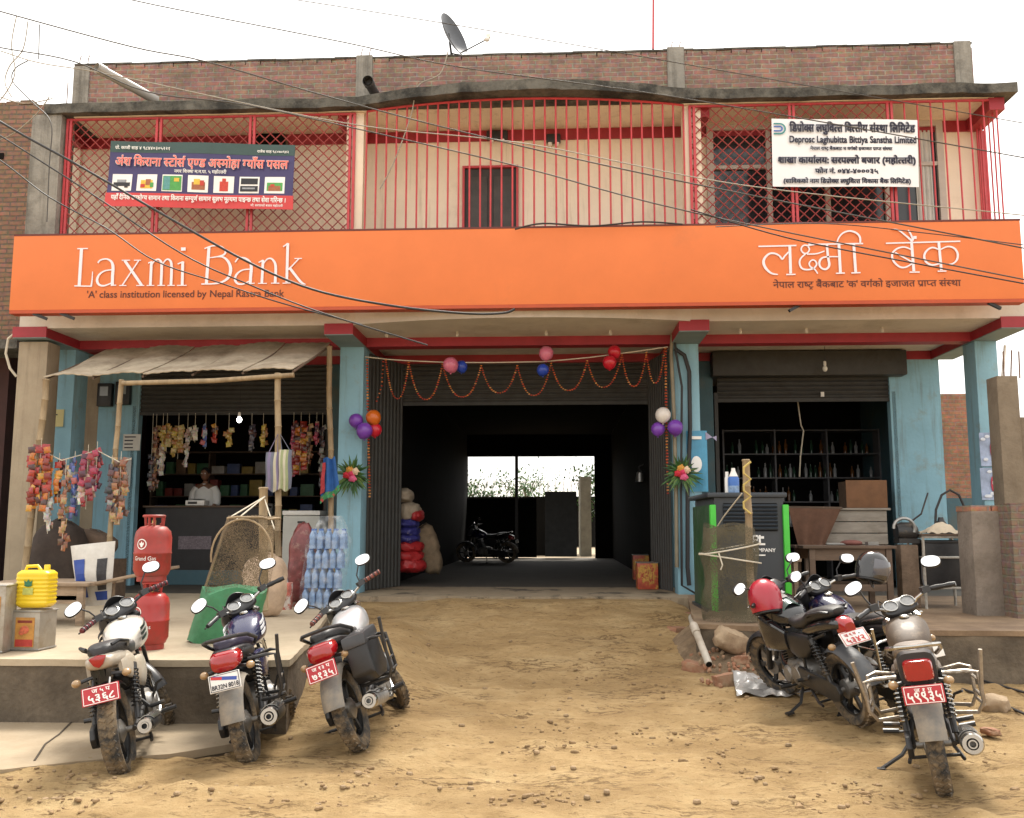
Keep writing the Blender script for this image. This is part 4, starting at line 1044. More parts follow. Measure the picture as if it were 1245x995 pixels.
    q = MB(); q.tube([(px_ + .01, -.05, pz + .02), (-.84, -.05, .68)], .008, 5); q.tube([(px_ + .01, .05, pz + .02), (-.84, .05, .68)], .008, 5); P(q, 'plate_bracket', m_frame, pl)
    PR = PM.to_3x3(); nn = PR @ Vector((-1, 0, 0)); upv = PR @ Vector((0, 0, 1))
    for txt, y0, y1, z, mt, asp in st['text']:
        q = MB(); write(q, txt, PM @ Vector((-.005, y0 * pw / 2, z * ph / 2)), PM @ Vector((-.005, y1 * pw / 2, z * ph / 2)), asp, upv, nn, .002, .04); P(q, 'lettering', mt, pl)
    q = MB(PM)
    if st.get('border'):
        for z in (-1, 1): q.box((-.0055, 0, z * ph * .44), (.002, pw * .92, .004))
        for y in (-1, 1): q.box((-.0055, y * pw * .455, 0), (.002, .004, ph * .88))
        P(q, 'plate_border', st['border'], pl)
    if st.get('stickers'):
        P(MB(PM).prism([(-.45 * pw, .03), (.1 * pw, .45 * ph), (.45 * pw, .45 * ph), (-.2 * pw, .0)], .0008, PM @ Matrix(((0, 0, -1, -.0045), (-1, 0, 0, 0), (0, 1, 0, 0), (0, 0, 0, 1)))) if False else MB(PM).box((-.005, .0, ph * .2), (.002, pw * .8, ph * .2), (R(12), 0, 0)), 'sticker', st['stickers'], pl)
        P(MB(PM).box((-.0052, .05, ph * .28), (.002, pw * .35, ph * .16), (R(12), 0, 0)), 'sticker', m_inkr, pl)
    for s in (-1, 1):
        q = MB(); q.tube([(-.80, s * .06, .70), (-.82, s * .13, .69)], .012, 7); sg_ = P(q, 'turn_signal', m_pl)
        P(MB().ell((-.83, s * .155, .688), (.036, .03, .026), 12, 8), 'lens', m_amb, sg_)
    # grab rail
    q = MB()
    if ty_ in ('box', 'big'):
        q.tube([(-.36, .135, .79), (-.45, .165, .83), (-.70, .15, .885), (-.83, .10, .90), (-.86, 0, .902), (-.83, -.10, .90), (-.70, -.15, .885), (-.45, -.165, .83), (-.36, -.135, .79)], .0135, 8)
        P(q, 'grab_rail', st.get('rail', m_chrome))
    else:
        for s in (-1, 1): q.tube([(-.45, s * .12, .83 + hi), (-.55, s * .145, .865 + hi), (-.72, s * .12, .895 + hi), (-.76, s * .08, .88 + hi)], .012, 7)
        P(q, 'grab_rail', m_pl)
    # saree guards and a box
    gm = st.get('guardm', m_chrome)
    for s in st.get('guards', ()):
        q = MB(); y = s * .20; yo = s * .30
        if s == 1 or s == -1:
            gb = st.get('gb', .42); yo = s * (.40 if st.get('box') else .30)
            q.tube([(-.45, s * .14, .70), (-.47, yo - s * .05, .72), (-.50, yo, .71), (-.52, yo, gb + .06), (-.50, yo - s * .03, gb), (-.42, s * .16, gb)], .0125, 7)
            q.tube([(-.74, s * .13, .72), (-.75, yo - s * .04, .72), (-.76, yo + s * .02, .71), (-.77, yo + s * .02, gb + .06), (-.75, yo - s * .02, gb), (-.70, s * .16, gb)], .0125, 7)
            for z in (.66, gb + .5 * (.66 - gb), gb + .04): q.tube([(-.50, yo, z), (-.765, yo + s * .02, z)], .009, 6)
            q.tube([(-.80, yo + s * .06, .84), (-.765, yo + s * .02, .60)], .0125, 7)
        P(q, 'leg_guard', gm)
    if st.get('box'):
        q = MB(); q.prism([(-.86, .50), (-.84, .78), (-.42, .80), (-.40, .50), (-.5, .44), (-.78, .44)], .17, Matrix(((1, 0, 0, 0), (0, 0, -1, -.155), (0, 1, 0, 0), (0, 0, 0, 1))))
        bx = P(q, 'side_box', m_pl, bev=.025)
        q = MB(); q.prism([(-.868, .70), (-.85, .785), (-.415, .805), (-.40, .72)], .178, Matrix(((1, 0, 0, 0), (0, 0, -1, -.151), (0, 1, 0, 0), (0, 0, 0, 1)))); P(q, 'box_lid', M('dark_grey_lid', (.035, .035, .038), .35, var=.2), bx, bev=.02)
    # fork, front mudguard, headlight, instruments, bar - all turned with the steering
    def F(q=None): return MB(SM)
    fork = None
    q = F()
    for s in (-1, 1):
        q.tube([(WB + .0, s * .085, RW), (WB - .09, s * .085, RW + .20)], .026, 10)
        q.tube([(WB - .09, s * .085, RW + .20), (.325, s * .085, .985)], .0165, 10)
    q.box((.365, 0, .88), (.09, .22, .035), (0, R(-26), 0)); q.box((.33, 0, .965), (.09, .22, .03), (0, R(-26), 0))
    q.tube([(WB, -.11, RW), (WB, .11, RW)], .01, 8)
    fork = P(q, 'front_fork', st.get('forkm', m_chrome))
    q = F()
    def fm(u, v):
        t = R(20) + R(150) * u; c = (v - .5) * 2; rr = RW + .035 - .03 * abs(c) ** 3
        return (WB + rr * math.cos(t), .065 * c, RW + rr * math.sin(t))
    q.sheet(fm, 18, 6, .005); P(q, 'front_mudguard', st.get('fmud', m_pl), sm=60)
    hl = F()
    if st.get('fairing', 1):
        hl.loft([(.36, 0, .99, .12, .10, 2.6), (.42, 0, .97, .15, .14, 2.6), (.50, 0, .93, .14, .14, 2.5), (.56, 0, .90, .10, .10, 2.3), (.575, 0, .895, .06, .06, 2)], 22)
        hd = P(hl, 'headlight_fairing', st.get('fair', mt_t), sm=60)
        q = F(); q.sheet(lambda u, v: (.46 - .10 * u * (1 if v else 1), (v - .5) * .27 * (1 - .25 * u), 1.04 + .12 * u - .06 * (2 * v - 1) ** 2), 8, 10, .004)
        P(q, 'flyscreen', m_pl, hd, sm=60)
    else:
        hl.lathe([(.03, -.14), (.08, -.09), (.1, -.02), (.105, .02), (.09, .035), (0, .05)], 22, Matrix.Translation((.50, 0, .90)) @ Matrix.Rotation(R(90), 4, 'Y'))
        hd = P(hl, 'headlight', mt_sp)
    q = F(); IM = Matrix.Translation((.33, 0, 1.045)) @ Matrix.Rotation(R(-42), 4, 'Y')
    q.m = SM @ IM
    q.ell((0, 0, 0), (.075, .135, .035), 20, 8, e=3)
    ic = P(q, 'instrument_cluster', m_pl)
    q = F(); q.m = SM @ IM
    for s in ((-1, 1) if not sport else (0,)):
        q.lathe([(.052, .024), (.052, .042), (.045, .045)], 20, Matrix.Translation((0, s * .064, 0)), cap=False)
    P(q, 'dial_ring', m_chrome, ic)
    q = F(); q.m = SM @ IM
    for s in ((-1, 1) if not sport else (0,)):
        q.lathe([(.0465, .030), (.0465, .038), (.0, .038)], 20, Matrix.Translation((0, s * .064, 0)))
    if sport: q.box((-.0, .085, .032), (.05, .05, .01))
    P(q, 'dial', m_dial, ic)
    bz = st.get('barz', .0); bb_ = st.get('barback', 0.)
    bar = [(.30, 0, .995), (.305, .07, 1.0), (.30, .13, 1.05 + bz * .6), (.265, .22, 1.075 + bz), (.20 - bb_, .36, 1.06 + bz)]
    q = F(); q.tube([(x, -y, z) for x, y, z in bar[:0:-1]] + bar, .011, 8)
    hb = P(q, 'handlebar', st.get('barm', m_chrome))
    for s in (-1, 1):
        a, b = Vector((.255, s * .24, 1.073 + bz)), Vector((.195 - bb_, s * .375, 1.058 + bz))
        d = b - a
        q = F(); n = 9 if st.get('ribbed') else 2
        pts = [a + d * (k / (2 * n)) for k in range(2 * n + 1)]
        q.tube(pts, [.0165 + .004 * (k % 2) for k in range(2 * n + 1)], 10); gp = P(q, 'grip', st.get('grip', m_pl), hb)
        if st.get('ribbed'):
            q = F(); q.lathe([(.0215, -.004), (.0215, .004)], 10, Matrix.Translation(a) @ d.to_track_quat('Z', 'Y').to_matrix().to_4x4())
            for k in range(1, 8, 2): q.lathe([(.0215, -.005), (.0225, 0), (.0215, .005)], 10, Matrix.Translation(a + d * (k / 8)) @ d.to_track_quat('Z', 'Y').to_matrix().to_4x4())
            P(q, 'grip_ring', m_pl, gp)
        q = F(); q.box((.262, s * .20, 1.078 + bz), (.045, .06, .045)); q.tube([(.30, s * .19, 1.07 + bz), (.32, s * .24, 1.06 + bz), (.27 - bb_, s * .37, 1.045 + bz)], .006, 6); P(q, 'lever', m_frame, hb)
        # mirror
        mx, my, mz = st.get('mir', (.24, .335, 1.225))
        mz += bz
        q = F(); q.tube([(.27, s * .205, 1.09 + bz), (.285, s * .225, 1.15 + bz), (.27, s * (my - .05), mz - .015), (mx + .015, s * my, mz)], .0062, 7); ms = P(q, 'mirror', m_pl, hb)
    for s in (-1, 1):
        mx, my, mz = st.get('mir', (.24, .335, 1.225)); mz += bz
        # mirror heads face the rider: they are aimed back and a little up and inward
        MMx = Matrix.Translation((mx, s * my, mz)) @ Matrix.Rotation(st.get('maim', R(0)) + s * R(6) - st.get('steer', R(35)) * .55, 4, 'Z') @ Matrix.Rotation(R(16), 4, 'Y') @ Matrix.Rotation(-s * R(14), 4, 'X')
        q = MB(SM @ MMx); q.ell((.012, 0, 0), (.026, .068, .044), 20, 8, e=2.5); mh = P(q, 'mirror_shell', m_pl, hb)
        q = MB(SM @ MMx)
        rs = [[(-.017 + dx, .0625 * k * math.copysign(abs(math.cos(a)) ** .85, math.cos(a)), .039 * k * math.copysign(abs(math.sin(a)) ** .85, math.sin(a))) for a in [2 * math.pi * j / 24 for j in range(24)]] for k, dx in ((1, .004), (1, 0), (.5, -.0006), (.02, -.0008))]
        q.rings(rs); P(q, 'mirror_glass', m_gl, hb, sm=60)
    # cables
    q = F()
    for s in (-1, 1): q.tube([(.29, s * .19, 1.07 + bz), (.38, s * .16, 1.06), (.44, s * .07, .98), (.40, s * .03, .85), (.30, s * .02, .70)], .0045, 5)
    q.tube([(.30, .15, 1.06 + bz), (.40, .10, 1.11 + bz * .5), (.46, 0, 1.03), (.5, .05, .75), (.62, .09, .42)], .004, 5)
    P(q, 'cable', m_rubber, hb)
    return rt

def cam_pos(px, d, z=0.0):
    """the place at depth d (along the lens axis) seen in that column"""
    fh = Vector((_f.x, _f.y, 0)).normalized()
    p = fh * d + _r * ((px - 622.5) / F_PX * d)
    return Vector((p.x, p.y, z))
BS = .94
def park(bk, rear, head, lean, z=None):
    """rear: contact point of the rear tyre; head: degrees clockwise from the lens axis"""
    a = math.pi / 2 - R(head) + YAW
    fw = Vector((math.cos(a), math.sin(a), 0))
    c_ = rear + fw * WB * BS
    bk.scale = (BS, BS, BS)
    c_.z = gz(c_.x, c_.y) if z is None else z
    bk.location = c_ - Vector((0, 0, .008)); bk.rotation_euler = (-lean, 0, a)
    return bk

P_ = lambda n, c, **k: M(n, c, **k)
paint_white = M('dusty_white_paint', (.66, .62, .56), .25, var=.05, scale=4, coat=.4, dirt=((.40, .32, .22), .52, .8))
paint_grey = M('dusty_beige_cowl', (.38, .34, .28), .4, var=.1, scale=6, coat=.2, dirt=((.36, .28, .19), .45, .75))
paint_navy = M('navy_paint', (.022, .024, .07), .22, var=.1, scale=4, coat=.6, dirt=((.14, .11, .09), .6, .88))
paint_silver = M('silver_paint', (.55, .55, .56), .28, metal=.35, var=.05, scale=4, coat=.5, dirt=((.42, .36, .28), .6, .88))
paint_black = M('gloss_black_paint', (.013, .013, .015), .16, var=.1, scale=4, coat=.7, dirt=((.13, .10, .07), .60, .9))
paint_green = M('grey_green_paint', (.10, .15, .14), .2, var=.1, scale=4, coat=.6)
paint_purple = M('purple_blue_paint', (.013, .011, .042), .2, var=.1, scale=4, coat=.6)
m_grip_maroon = M('maroon_grip', (.12, .012, .018), .55, var=.3, scale=60)
m_grip_stripe = M('red_brown_grip', (.20, .06, .045), .55, var=.3, scale=60)
m_blue_seat = M('purple_seat_vinyl', (.035, .028, .06), .45, var=.2, scale=12, dirt=((.13, .11, .10), .6, .9))
m_tan = M('tan_seat', (.16, .13, .11), .6, var=.2, scale=10, dirt=((.40, .33, .24), .5, .8))

L1, L2, L3, L4, L5 = R(12.5), R(13.5), R(21), R(9), R(14)
b1 = motorcycle(dict(label='white sporty motorcycle with a red heart shaped tail lamp beside the gas cylinders', tank=paint_white, tailm=paint_grey, sidem=paint_grey, tail='tri', platem=m_platered, border=m_inkw,
    text=[('ज ५ प', .45, -.5, .25, m_inkw, .8), ('५३६८', .72, -.74, -.72, m_inkw, .9)], steer=R(38), grip=m_grip_maroon, ribbed=1, fair=m_pl, tw=.155, rw=.115, stripe=m_pl, barm=m_frame,
    mud=(R(60), R(130)), mudm=m_pl, plate_at=(-.935, .60), plate=(.23, .115), ptilt=R(-20), forkm=m_frame, mr=.05, spring=m_frame, mw=.08), L1)
park(b1, onz(153, 934), -13, L1)
b2 = motorcycle(dict(label='dark blue motorcycle with a white number plate, middle of the three on the left', tank=paint_navy, tailm=m_pl, tail='big', platem=m_platew, border=m_inkb, stickers=M('plate_blue_sticker', (.04, .08, .35), .5),
    text=[('BR32N 8018', .86, -.86, -.72, m_inkb, 1.2)], steer=R(40), fair=m_pl, stripe=M('white_stripe', (.65, .65, .66), .4), seat=m_blue_seat, rail=m_frame, guards=(-1,), guardm=m_frame, mud=(R(70), R(170)), grip=m_pl,
    plate_at=(-.99, .635), plate=(.205, .115), muf=m_frame, mr=.062), L2)
park(b2, onz(307, 923), -7, L2)
b3 = motorcycle(dict(label='silver motorcycle with striped grips and a black side box, nearest the ramp on the left', tank=paint_silver, tailm=m_pl, tail='big', platem=m_platered, border=m_inkw,
    text=[('ज १३ प', .6, -.6, .25, m_inkw, .8), ('७१३५', .72, -.74, -.72, m_inkw, .9)], steer=R(40), fair=m_pl, rail=m_pl, guards=(-1,), guardm=m_frame, box=1, grip=m_grip_stripe, ribbed=1, mud=(R(70), R(170)),
    plate_at=(-.985, .635), plate=(.215, .12), band=M('blue_band', (.05, .06, .16), .4), muf=M('striped_muffler', (.30, .30, .30), .4, metal=.6, var=.3, scale=25), spring=m_frame, bar=0), L3)
park(b3, onz(441, 912), 3, L3)
b4 = motorcycle(dict(label='old tan motorcycle with chrome leg guards on both sides and a red plate', tank=M('faded_tan_paint', (.085, .06, .042), .6, var=.2, scale=5, coat=.05, dirt=((.24, .18, .12), .5, .75)), tailm=m_tan, tail='box', platem=m_platered, border=m_inkw,
    text=[('ज १ प', .42, -.42, .28, m_inkw, .8), ('५९९३५', .84, -.84, -.70, m_inkw, 1.15)], steer=R(24), fairing=0, ring=1, seat=m_tan, rail=m_chrome, guards=(-1, 1), guardm=M('dusty_steel_tube', (.33, .30, .26), .4, metal=.8, var=.2, scale=20, dirt=((.26, .2, .14), .45, .7)), mud=(R(70), R(166)), spokes=36, rim=m_chrome, gb=.48,
    barz=.03, barback=.04, mir=(.22, .30, 1.25), muf=m_alu, mr=.062, cyl=m_alu, plate_at=(-.985, .645), plate=(.225, .105), ptilt=R(-6)), L4)
park(b4, onz(1149, 966), 21, L4)
b5 = motorcycle(dict(label='black sporty motorcycle leaning by the rubble with a red helmet on its tank', tank=paint_black, tailm=paint_black, sidem=m_pl, tail='sport', sport=1, platem=m_platew, border=m_inkr,
    text=[('ज ९ प', .7, -.2, .25, m_inkr, .8), ('५३४२', .75, -.7, -.72, m_inkr, .9)], steer=R(20), fair=m_pl, tw=.165, rw=.13, mud=(R(55), R(168)), mw=.09, mudm=M('grey_fender', (.075, .078, .085), .5, var=.15, dirt=((.22, .18, .13), .5, .8)),
    plate_at=(-.93, .74), plate=(.22, .12), ptilt=R(-38), barm=m_frame, forkm=m_frame, mr=.05, spring=m_frame, barz=-.03, chain=m_frame, mir=(.30, .36, 1.22), toppanel=M('grey_green_panel', (.07, .115, .105), .25, var=.1, coat=.5, dirt=((.15, .15, .13), .6, .85))), L5)
park(b5, onz(1047, 886), -10, L5)
b6 = motorcycle(dict(label='dark purple motorcycle half hidden behind the black sporty bike and the old tan bike', tank=paint_purple, tailm=m_pl, sidem=m_pl, tail='big', platem=m_platew, text=[], steer=R(12), fair=m_pl, guards=(1,), guardm=m_chrome, mud=(R(70), R(180))), R(8))
park(b6, onz(1112, 884), -17, R(8))

# ------------------------------------------------------------------ neighbouring walls and piers
nb = thing('brick_house', (AX(20, 14, 250) - 3, 14.05, 0), 'unplastered brown brick house at the left edge beside the grey column', 'building')
nx1 = AX(46, 14.05, 250); ntop = AZ(121, 14.05, 20)
q = MB().bb((nx1 - 7, 14.05, 4.35), (nx1, 20, ntop - .1))
x = nx1 - 7
while x < nx1 - .2:
    q.box((x + .11, 14.16, ntop - .06 + random.uniform(-.02, .02)), (.215, .2, .07), (0, 0, random.uniform(-.05, .05))); x += .235
nw = q.build('wall', m_brick3, nb)
MB().bb((nx1 - 7, 14.4, -.3), (nx1 - .5, 20, 4.3)).build('wall', M('dark_maroon_wall', (.045, .016, .014), .8, var=.3, scale=3), nb)
MB().bb((nx1 - .72, 14.03, ntop - 1.02), (nx1 - .62, 14.2, ntop - .92)).build('putlog_hole', m_in, nw)
q = MB()
for k in range(5):
    xx = nx1 + .06 + .13 * k; q.tube([(xx, 14.6, ntop - .3), (xx + random.uniform(-.03, .03), 14.6, ntop + .35 + random.random() * .3)], .009, 5)
tag(q.build('rebar', MATS['rusty_rebar'], nb), None)
sl = MB().bb((nx1 - 7, 13.6, 4.2), (AX(24, 13.65, 400), 14.4, 4.34)).build('ledge', m_slab, nb)
pr_ = thing('plastered_pier', (AX(34, 13.3, 550), 13.3, FL), 'beige plastered pier at the far left in front of the blue corner pillar', 'pier')
MB().bb((AX(14, 13.3, 550), 13.3, -.2), (AX(50, 13.3, 550), 13.65, 4.24)).build('shaft', m_beige, pr_, bev=.015)
MB().tube([at(22, 402, 13.25), at(10, 412, 13.2), at(7, 430, 13.2), at(12, 448, 13.2), at(20, 458, 13.25)], .018, 8).build('conduit', m_cord, pr_, smooth=40)

bw_ = thing('brick_wall', (AX(1165, 19, 550), 19, 0), 'red brick wall end seen through the gap beside the right pillar', 'wall')
MB().bb((AX(1147, 19, 540), 19, -.3), (AX(1184, 19, 540), 19.25, AZ(479, 19, 1165))).build('brickwork', m_brick2, bw_)
cc_ = thing('concrete_column', (AX(1236, 12.2, 540), 12.2, 0), 'unfinished tall grey concrete column with bare steel at the right edge', 'column')
MB().bb((AX(1217, 12.2, 540), 12.2, -.2), (AX(1243, 12.2, 540), 12.5, AZ(457, 12.2, 1230))).build('shaft', M('brown_grey_concrete', (.20, .16, .115), .92, var=.15, scale=2.5, bump=.4, bscale=25, dirt=((.12, .09, .06), .48, .75)), cc_, bev=.012)
MB().bb((AX(1243.4, 12.2, 540), 12.22, -.2), (AX(1262, 12.2, 540), 12.5, AZ(507, 12.2, 1250))).build('shaft', M('brown_grey_concrete', (.20, .16, .115), .92, var=.15, scale=2.5, bump=.4, bscale=25, dirt=((.12, .09, .06), .48, .75)), cc_, bev=.012)
q = MB()
for px in (1221, 1229, 1240): q.tube([at(px, 460, 12.3), at(px + random.uniform(-2, 2), 428 - random.random() * 8, 12.3)], .01, 5)
q.build('rebar', MATS['rusty_rebar'], cc_)
pi1 = thing('brick_pier', (AX(1209, 10.9, 680), 10.9, FL), 'low grey cement rendered brick pier at the right end of the platform', 'pier')
x0, x1, z1 = AX(1184, 10.9, 680), AX(1231, 10.9, 680), AZ(616, 10.9, 1209)
MB().bb((x0, 10.9, FL - .05), (x1, 11.3, z1 - .05)).build('render_coat', M('patchy_render', (.24, .20, .165), .92, var=.2, scale=2.5, bump=.5, bscale=22, dirt=((.12, .095, .07), .45, .7)), pi1, bev=.02)
q = MB()
for k in range(2): q.box((x0 + .11 + k * .235, 11.1, z1 - .02), (.22, .38, .065), (0, 0, random.uniform(-.05, .05)))
q.build('brick_course', m_brick2, pi1)
pi2 = thing('brick_pier', (AX(1243, 10.6, 680), 10.6, FL), 'bare brick pier cut by the right edge of the photo', 'pier')
MB().bb((AX(1233, 10.6, 680), 10.6, FL - .05), (AX(1262, 10.6, 680), 10.9, AZ(612, 10.6, 1240))).build('brickwork', brick_mat('dusty_pier_brick', (.20, .12, .085), (.16, .105, .08), (.19, .155, .12), dirt=(.17, .13, .095)), pi2)

# ------------------------------------------------------------------ rooftop and wall fittings
dish = thing('satellite_dish', at(563, 68, 14.25), 'dark satellite dish on the roof parapet seen nearly from its edge', 'satellite dish')
dc = at(553, 42, 14.25); ax_ = Vector((.86, -.40, .30)).normalized()
DM = Matrix.Translation(dc) @ ax_.to_track_quat('Z', 'Y').to_matrix().to_4x4()
rd = .37
prof = [(rd * k / 8, -.10 + .10 * (k / 8) ** 2) for k in range(9)]
MB().lathe([(max(.004, r), z) for r, z in prof] + [(rd, -.004), (rd, -.012)] + [(max(.004, r), z - .012) for r, z in prof[::-1]], 32, DM, cap=False).build('reflector', M('dark_dish_metal', (.055, .06, .07), .45, metal=.2, var=.2), dish, smooth=50)
lnb = at(592, 48, 14.05)
q = MB(); q.tube([DM @ Vector((.0, -rd, -.01)), lnb], .012, 6); q.tube([DM @ Vector((0, rd * .2, -.1)), dc + Vector((-.06, .05, -.33)), at(562, 72, 14.25)], .02, 8); q.tube([dc + Vector((-.06, .05, -.30)), at(575, 70, 14.3)], .012, 6)
q.build('arm', m_frame, dish)
MB().ell(lnb, (.05, .04, .04)).box(lnb + Vector((.02, 0, .05)), (.07, .05, .06)).build('receiver', m_white, dish, smooth=40)
tag(MB().tube([at(794, 60, 14.4), at(794.5, -30, 14.4)], .018, 8).build('antenna_mast', m_redbar), 'thin red mast standing on the roof parapet', 'mast')
def pipe(a, b, r, label, mt, col='pipe'):
    t = thing('drain_pipe', (a + b) / 2, label, 'pipe'); d = (b - a); Q = Matrix.Translation(a) @ d.to_track_quat('Z', 'Y').to_matrix().to_4x4(); l = d.length
    MB().lathe([(r, 0), (r, l), (r * .86, l), (r * .86, .02), (r * .86, 0)], 16, Q, cap=False).add([Q @ Vector((r * .86 * math.cos(k), r * .86 * math.sin(k), .12)) for k in [2 * math.pi * i / 12 for i in range(12)]], [list(range(12))]).build('tube', mt, t, smooth=40)
    MB().lathe([(r * 1.0, .02), (r * 1.15, .02), (r * 1.15, .14), (r * 1.0, .14)], 16, Q, cap=False).build('collar', mt, t, smooth=40)
    return t
m_pvc = M('grey_pvc', (.36, .35, .33), .45, var=.1, dirt=((.2, .17, .12), .5, .8))
pipe(at(117, 82, 13.0), at(190, 122, 13.9), .075, 'long grey drain pipe sticking out of the left of the roof parapet', m_pvc)
pipe(at(447, 98, 13.2), at(458, 118, 13.9), .075, 'short dark drain pipe beside the middle parapet post', M('dark_pvc', (.05, .05, .05), .5))
for (x0, x1, y0, lb) in ((591, 618, 165, 'larger black lamp box on the red band above the upper door'), (664, 682, 169, 'small black lamp box on the cream wall right of the upper door')):
    a = at((x0 + x1) / 2, y0, Yc - .06)
    t = thing('wall_lamp', a, lb, 'lamp'); w = (x1 - x0) * Yc / F_PX
    MB().box(a, (w, .1, .14)).build('housing', m_black, t, bev=.02); MB().lathe([(.035, 0), (.03, -.05), (.01, -.06)], 10, Matrix.Translation(a + Vector((-w * .25, -.01, -.07)))).build('bulb', m_white, t, smooth=40); MB().lathe([(.035, 0), (.03, -.05), (.01, -.06)], 10, Matrix.Translation(a + Vector((w * .25, -.01, -.07)))).build('bulb', m_white, t, smooth=40)
fa = at(325, 178, Yc - .05)
ff = thing('wall_vent', fa, 'dark arched vent behind the navy shop banner', 'vent')
MB().prism([(.30 * math.cos(R(k * 12)), .30 * math.sin(R(k * 12))) for k in range(16)], .03, Matrix.Translation(fa) @ Matrix.Rotation(R(90), 4, 'X')).build('opening', m_in, ff)
MB().tube([(fa.x + .32 * math.cos(R(k * 12)), Yc - .05, fa.z + .32 * math.sin(R(k * 12))) for k in range(16)], .02, 5).build('rim', m_dkwood, ff)
def bulb(px, py, Y, label, lit, ztop):
    p = at(px, py, Y); t = thing('light_bulb', p, label, 'bulb')
    MB().tube([p + Vector((0, 0, .1)), Vector((p.x + .01, p.y, ztop))], .005, 5).build('flex', m_rubber, t)
    MB().lathe([(.02, .02), (.024, .05), (.022, .1), (.0, .11)], 10, Matrix.Translation(p)).build('holder', m_white, t, smooth=40)
    m = M('bulb_glass', (.7, .7, .66), .2)
    if lit:
        m = bpy.data.materials.new('lit_bulb_glass'); m.use_nodes = True; b = m.node_tree.nodes['Principled BSDF']; b.inputs['Emission Color'].default_value = (1, .98, .92, 1); b.inputs['Emission Strength'].default_value = 9
    MB().ell(p + Vector((0, 0, -.02)), (.04, .04, .05)).build('glass', m, t, smooth=60)
bulb(291, 509, 15.0, 'lit white bulb hanging over the left shop counter', True, Z_SOF)
bulb(1003, 447, 15.2, 'unlit pale bulb hanging before the right roller shutter', False, Z_SOF)
def meter(px0, py0, px1, py1, Y, label):
    a, b = at(px0, py1, Y), at(px1, py0, Y); t = thing('meter_box', (a + b) / 2, label, 'meter box')
    MB().bb((a.x, Y, a.z), (b.x, Y + .1, b.z)).build('case', m_black, t, bev=.01)
    MB().bb((a.x + .05, Y - .006, a.z + .18), (b.x - .06, Y - .001, b.z - .06)).build('window', M('meter_glass', (.25, .27, .27), .2), t)
meter(117, 466, 136, 494, 15.58, 'black electricity meter box with a pale window, left of the two'); meter(139, 464, 158, 492, 15.58, 'plain black electricity meter box right of the one with the pale window')
def paper(px0, py0, px1, py1, Y, label, col, name='paper_notice', rows=4, ink=None):
    a, b = at(px0, py1, Y), at(px1, py0, Y); t = thing(name, (a + b) / 2, label, 'notice')
    MB().sheet(lambda u, v: (a.x + (b.x - a.x) * u, Y + .004 * math.sin(u * 5 + v * 3), a.z + (b.z - a.z) * v), 6, 4, .003).build('sheet', M(label[:14].replace(' ', '_') + '_paper', col, .6, var=.06), t)
    q = MB()
    for k in range(rows):
        z = b.z - (b.z - a.z) * (k + .8) / (rows + .6); l = random.uniform(.5, .85); q.bb((a.x + (b.x - a.x) * .1, Y - .0085, z - (b.z - a.z) * .035), (a.x + (b.x - a.x) * l, Y - .007, z + (b.z - a.z) * .035))
    q.build('printed_lines', ink or m_nv, t)
paper(149, 528, 171, 548, 15.66, 'white paper notice on the blue wall left of the left shop', (.6, .6, .56)); paper(143, 556, 160, 592, 15.66, 'narrow white paper notice below the larger one on the blue wall', (.5, .52, .52), rows=6)
paper(53, 498, 78, 519, Yc - .012, 'yellow paper notice on the left corner pillar', (.62, .55, .26), rows=2)

# posters: two equal ones on the right pillar, one on the middle right pillar
def poster(px0, py0, px1, py1, Y, label):
    a, b = at(px0, py1, Y), at(px1, py0, Y); t = thing('poster', (a + b) / 2, label, 'poster'); w, h = b.x - a.x, b.z - a.z
    MB().sheet(lambda u, v: (a.x + w * u, Y + .01 * math.sin(u * 4 + v * 2), a.z + h * v), 6, 6, .004).build('sheet', M('pale_blue_poster', (.30, .38, .55), .35, var=.3, scale=6), t)
    MB().ell((a.x + w * .55, Y - .012, a.z + h * .5), (w * .17, .004, h * .26), e=2.6).build('red_emblem', M('red_poster_ink', (.42, .03, .07), .4, var=.3, scale=20), t)
    MB().bb((a.x + w * .44, Y - .02, a.z + h * .48), (a.x + w * .66, Y - .017, a.z + h * .58)).build('white_mark', m_w, t)
    q = MB()
    for k in range(5): q.ell((a.x + w * random.uniform(.12, .9), Y - .012, a.z + h * random.choice((.12, .88, .2, .8))), (w * .10, .003, h * .05))
    q.build('light_patch', M('white_blue_ink', (.6, .66, .75), .4), t)
poster(1193, 526, 1221, 567, Yc - .03, 'upper of two equal pale blue posters with a red emblem on the right pillar'); poster(1194, 569, 1222, 608, Yc - .03, 'lower of two equal pale blue posters with a red emblem on the right pillar')
a, b = at(836, 598, Yc - .03), at(859, 524, Yc - .03)
t = thing('poster', (a + b) / 2, 'bright blue poster with white marks on the middle right pillar', 'poster')
MB().sheet(lambda u, v: (a.x + (b.x - a.x) * u, Yc - .03 + .02 * math.sin(u * 5), a.z + (b.z - a.z) * v), 8, 6, .004).build('sheet', M('bright_blue_poster', (.06, .30, .50), .35, var=.15, scale=7), t)
MB().sheet(lambda u, v: (a.x + (b.x - a.x) * (.12 + u * .7), Yc - .05 + .01 * u, a.z + (b.z - a.z) * (.86 + .05 * v)), 3, 1, .003).ell((a.x + .14, Yc - .055, a.z + (b.z - a.z) * .45), (.08, .004, .12)).build('white_mark', m_w, t)
MB().sheet(lambda u, v: (b.x - .02 + .16 * u, Yc - .06 - .03 * math.sin(u * 3), b.z - .02 - .12 * v - .14 * u + .2 * u * v), 4, 3, .003).build('torn_corner', M('lilac_paper', (.35, .33, .50), .5), t)

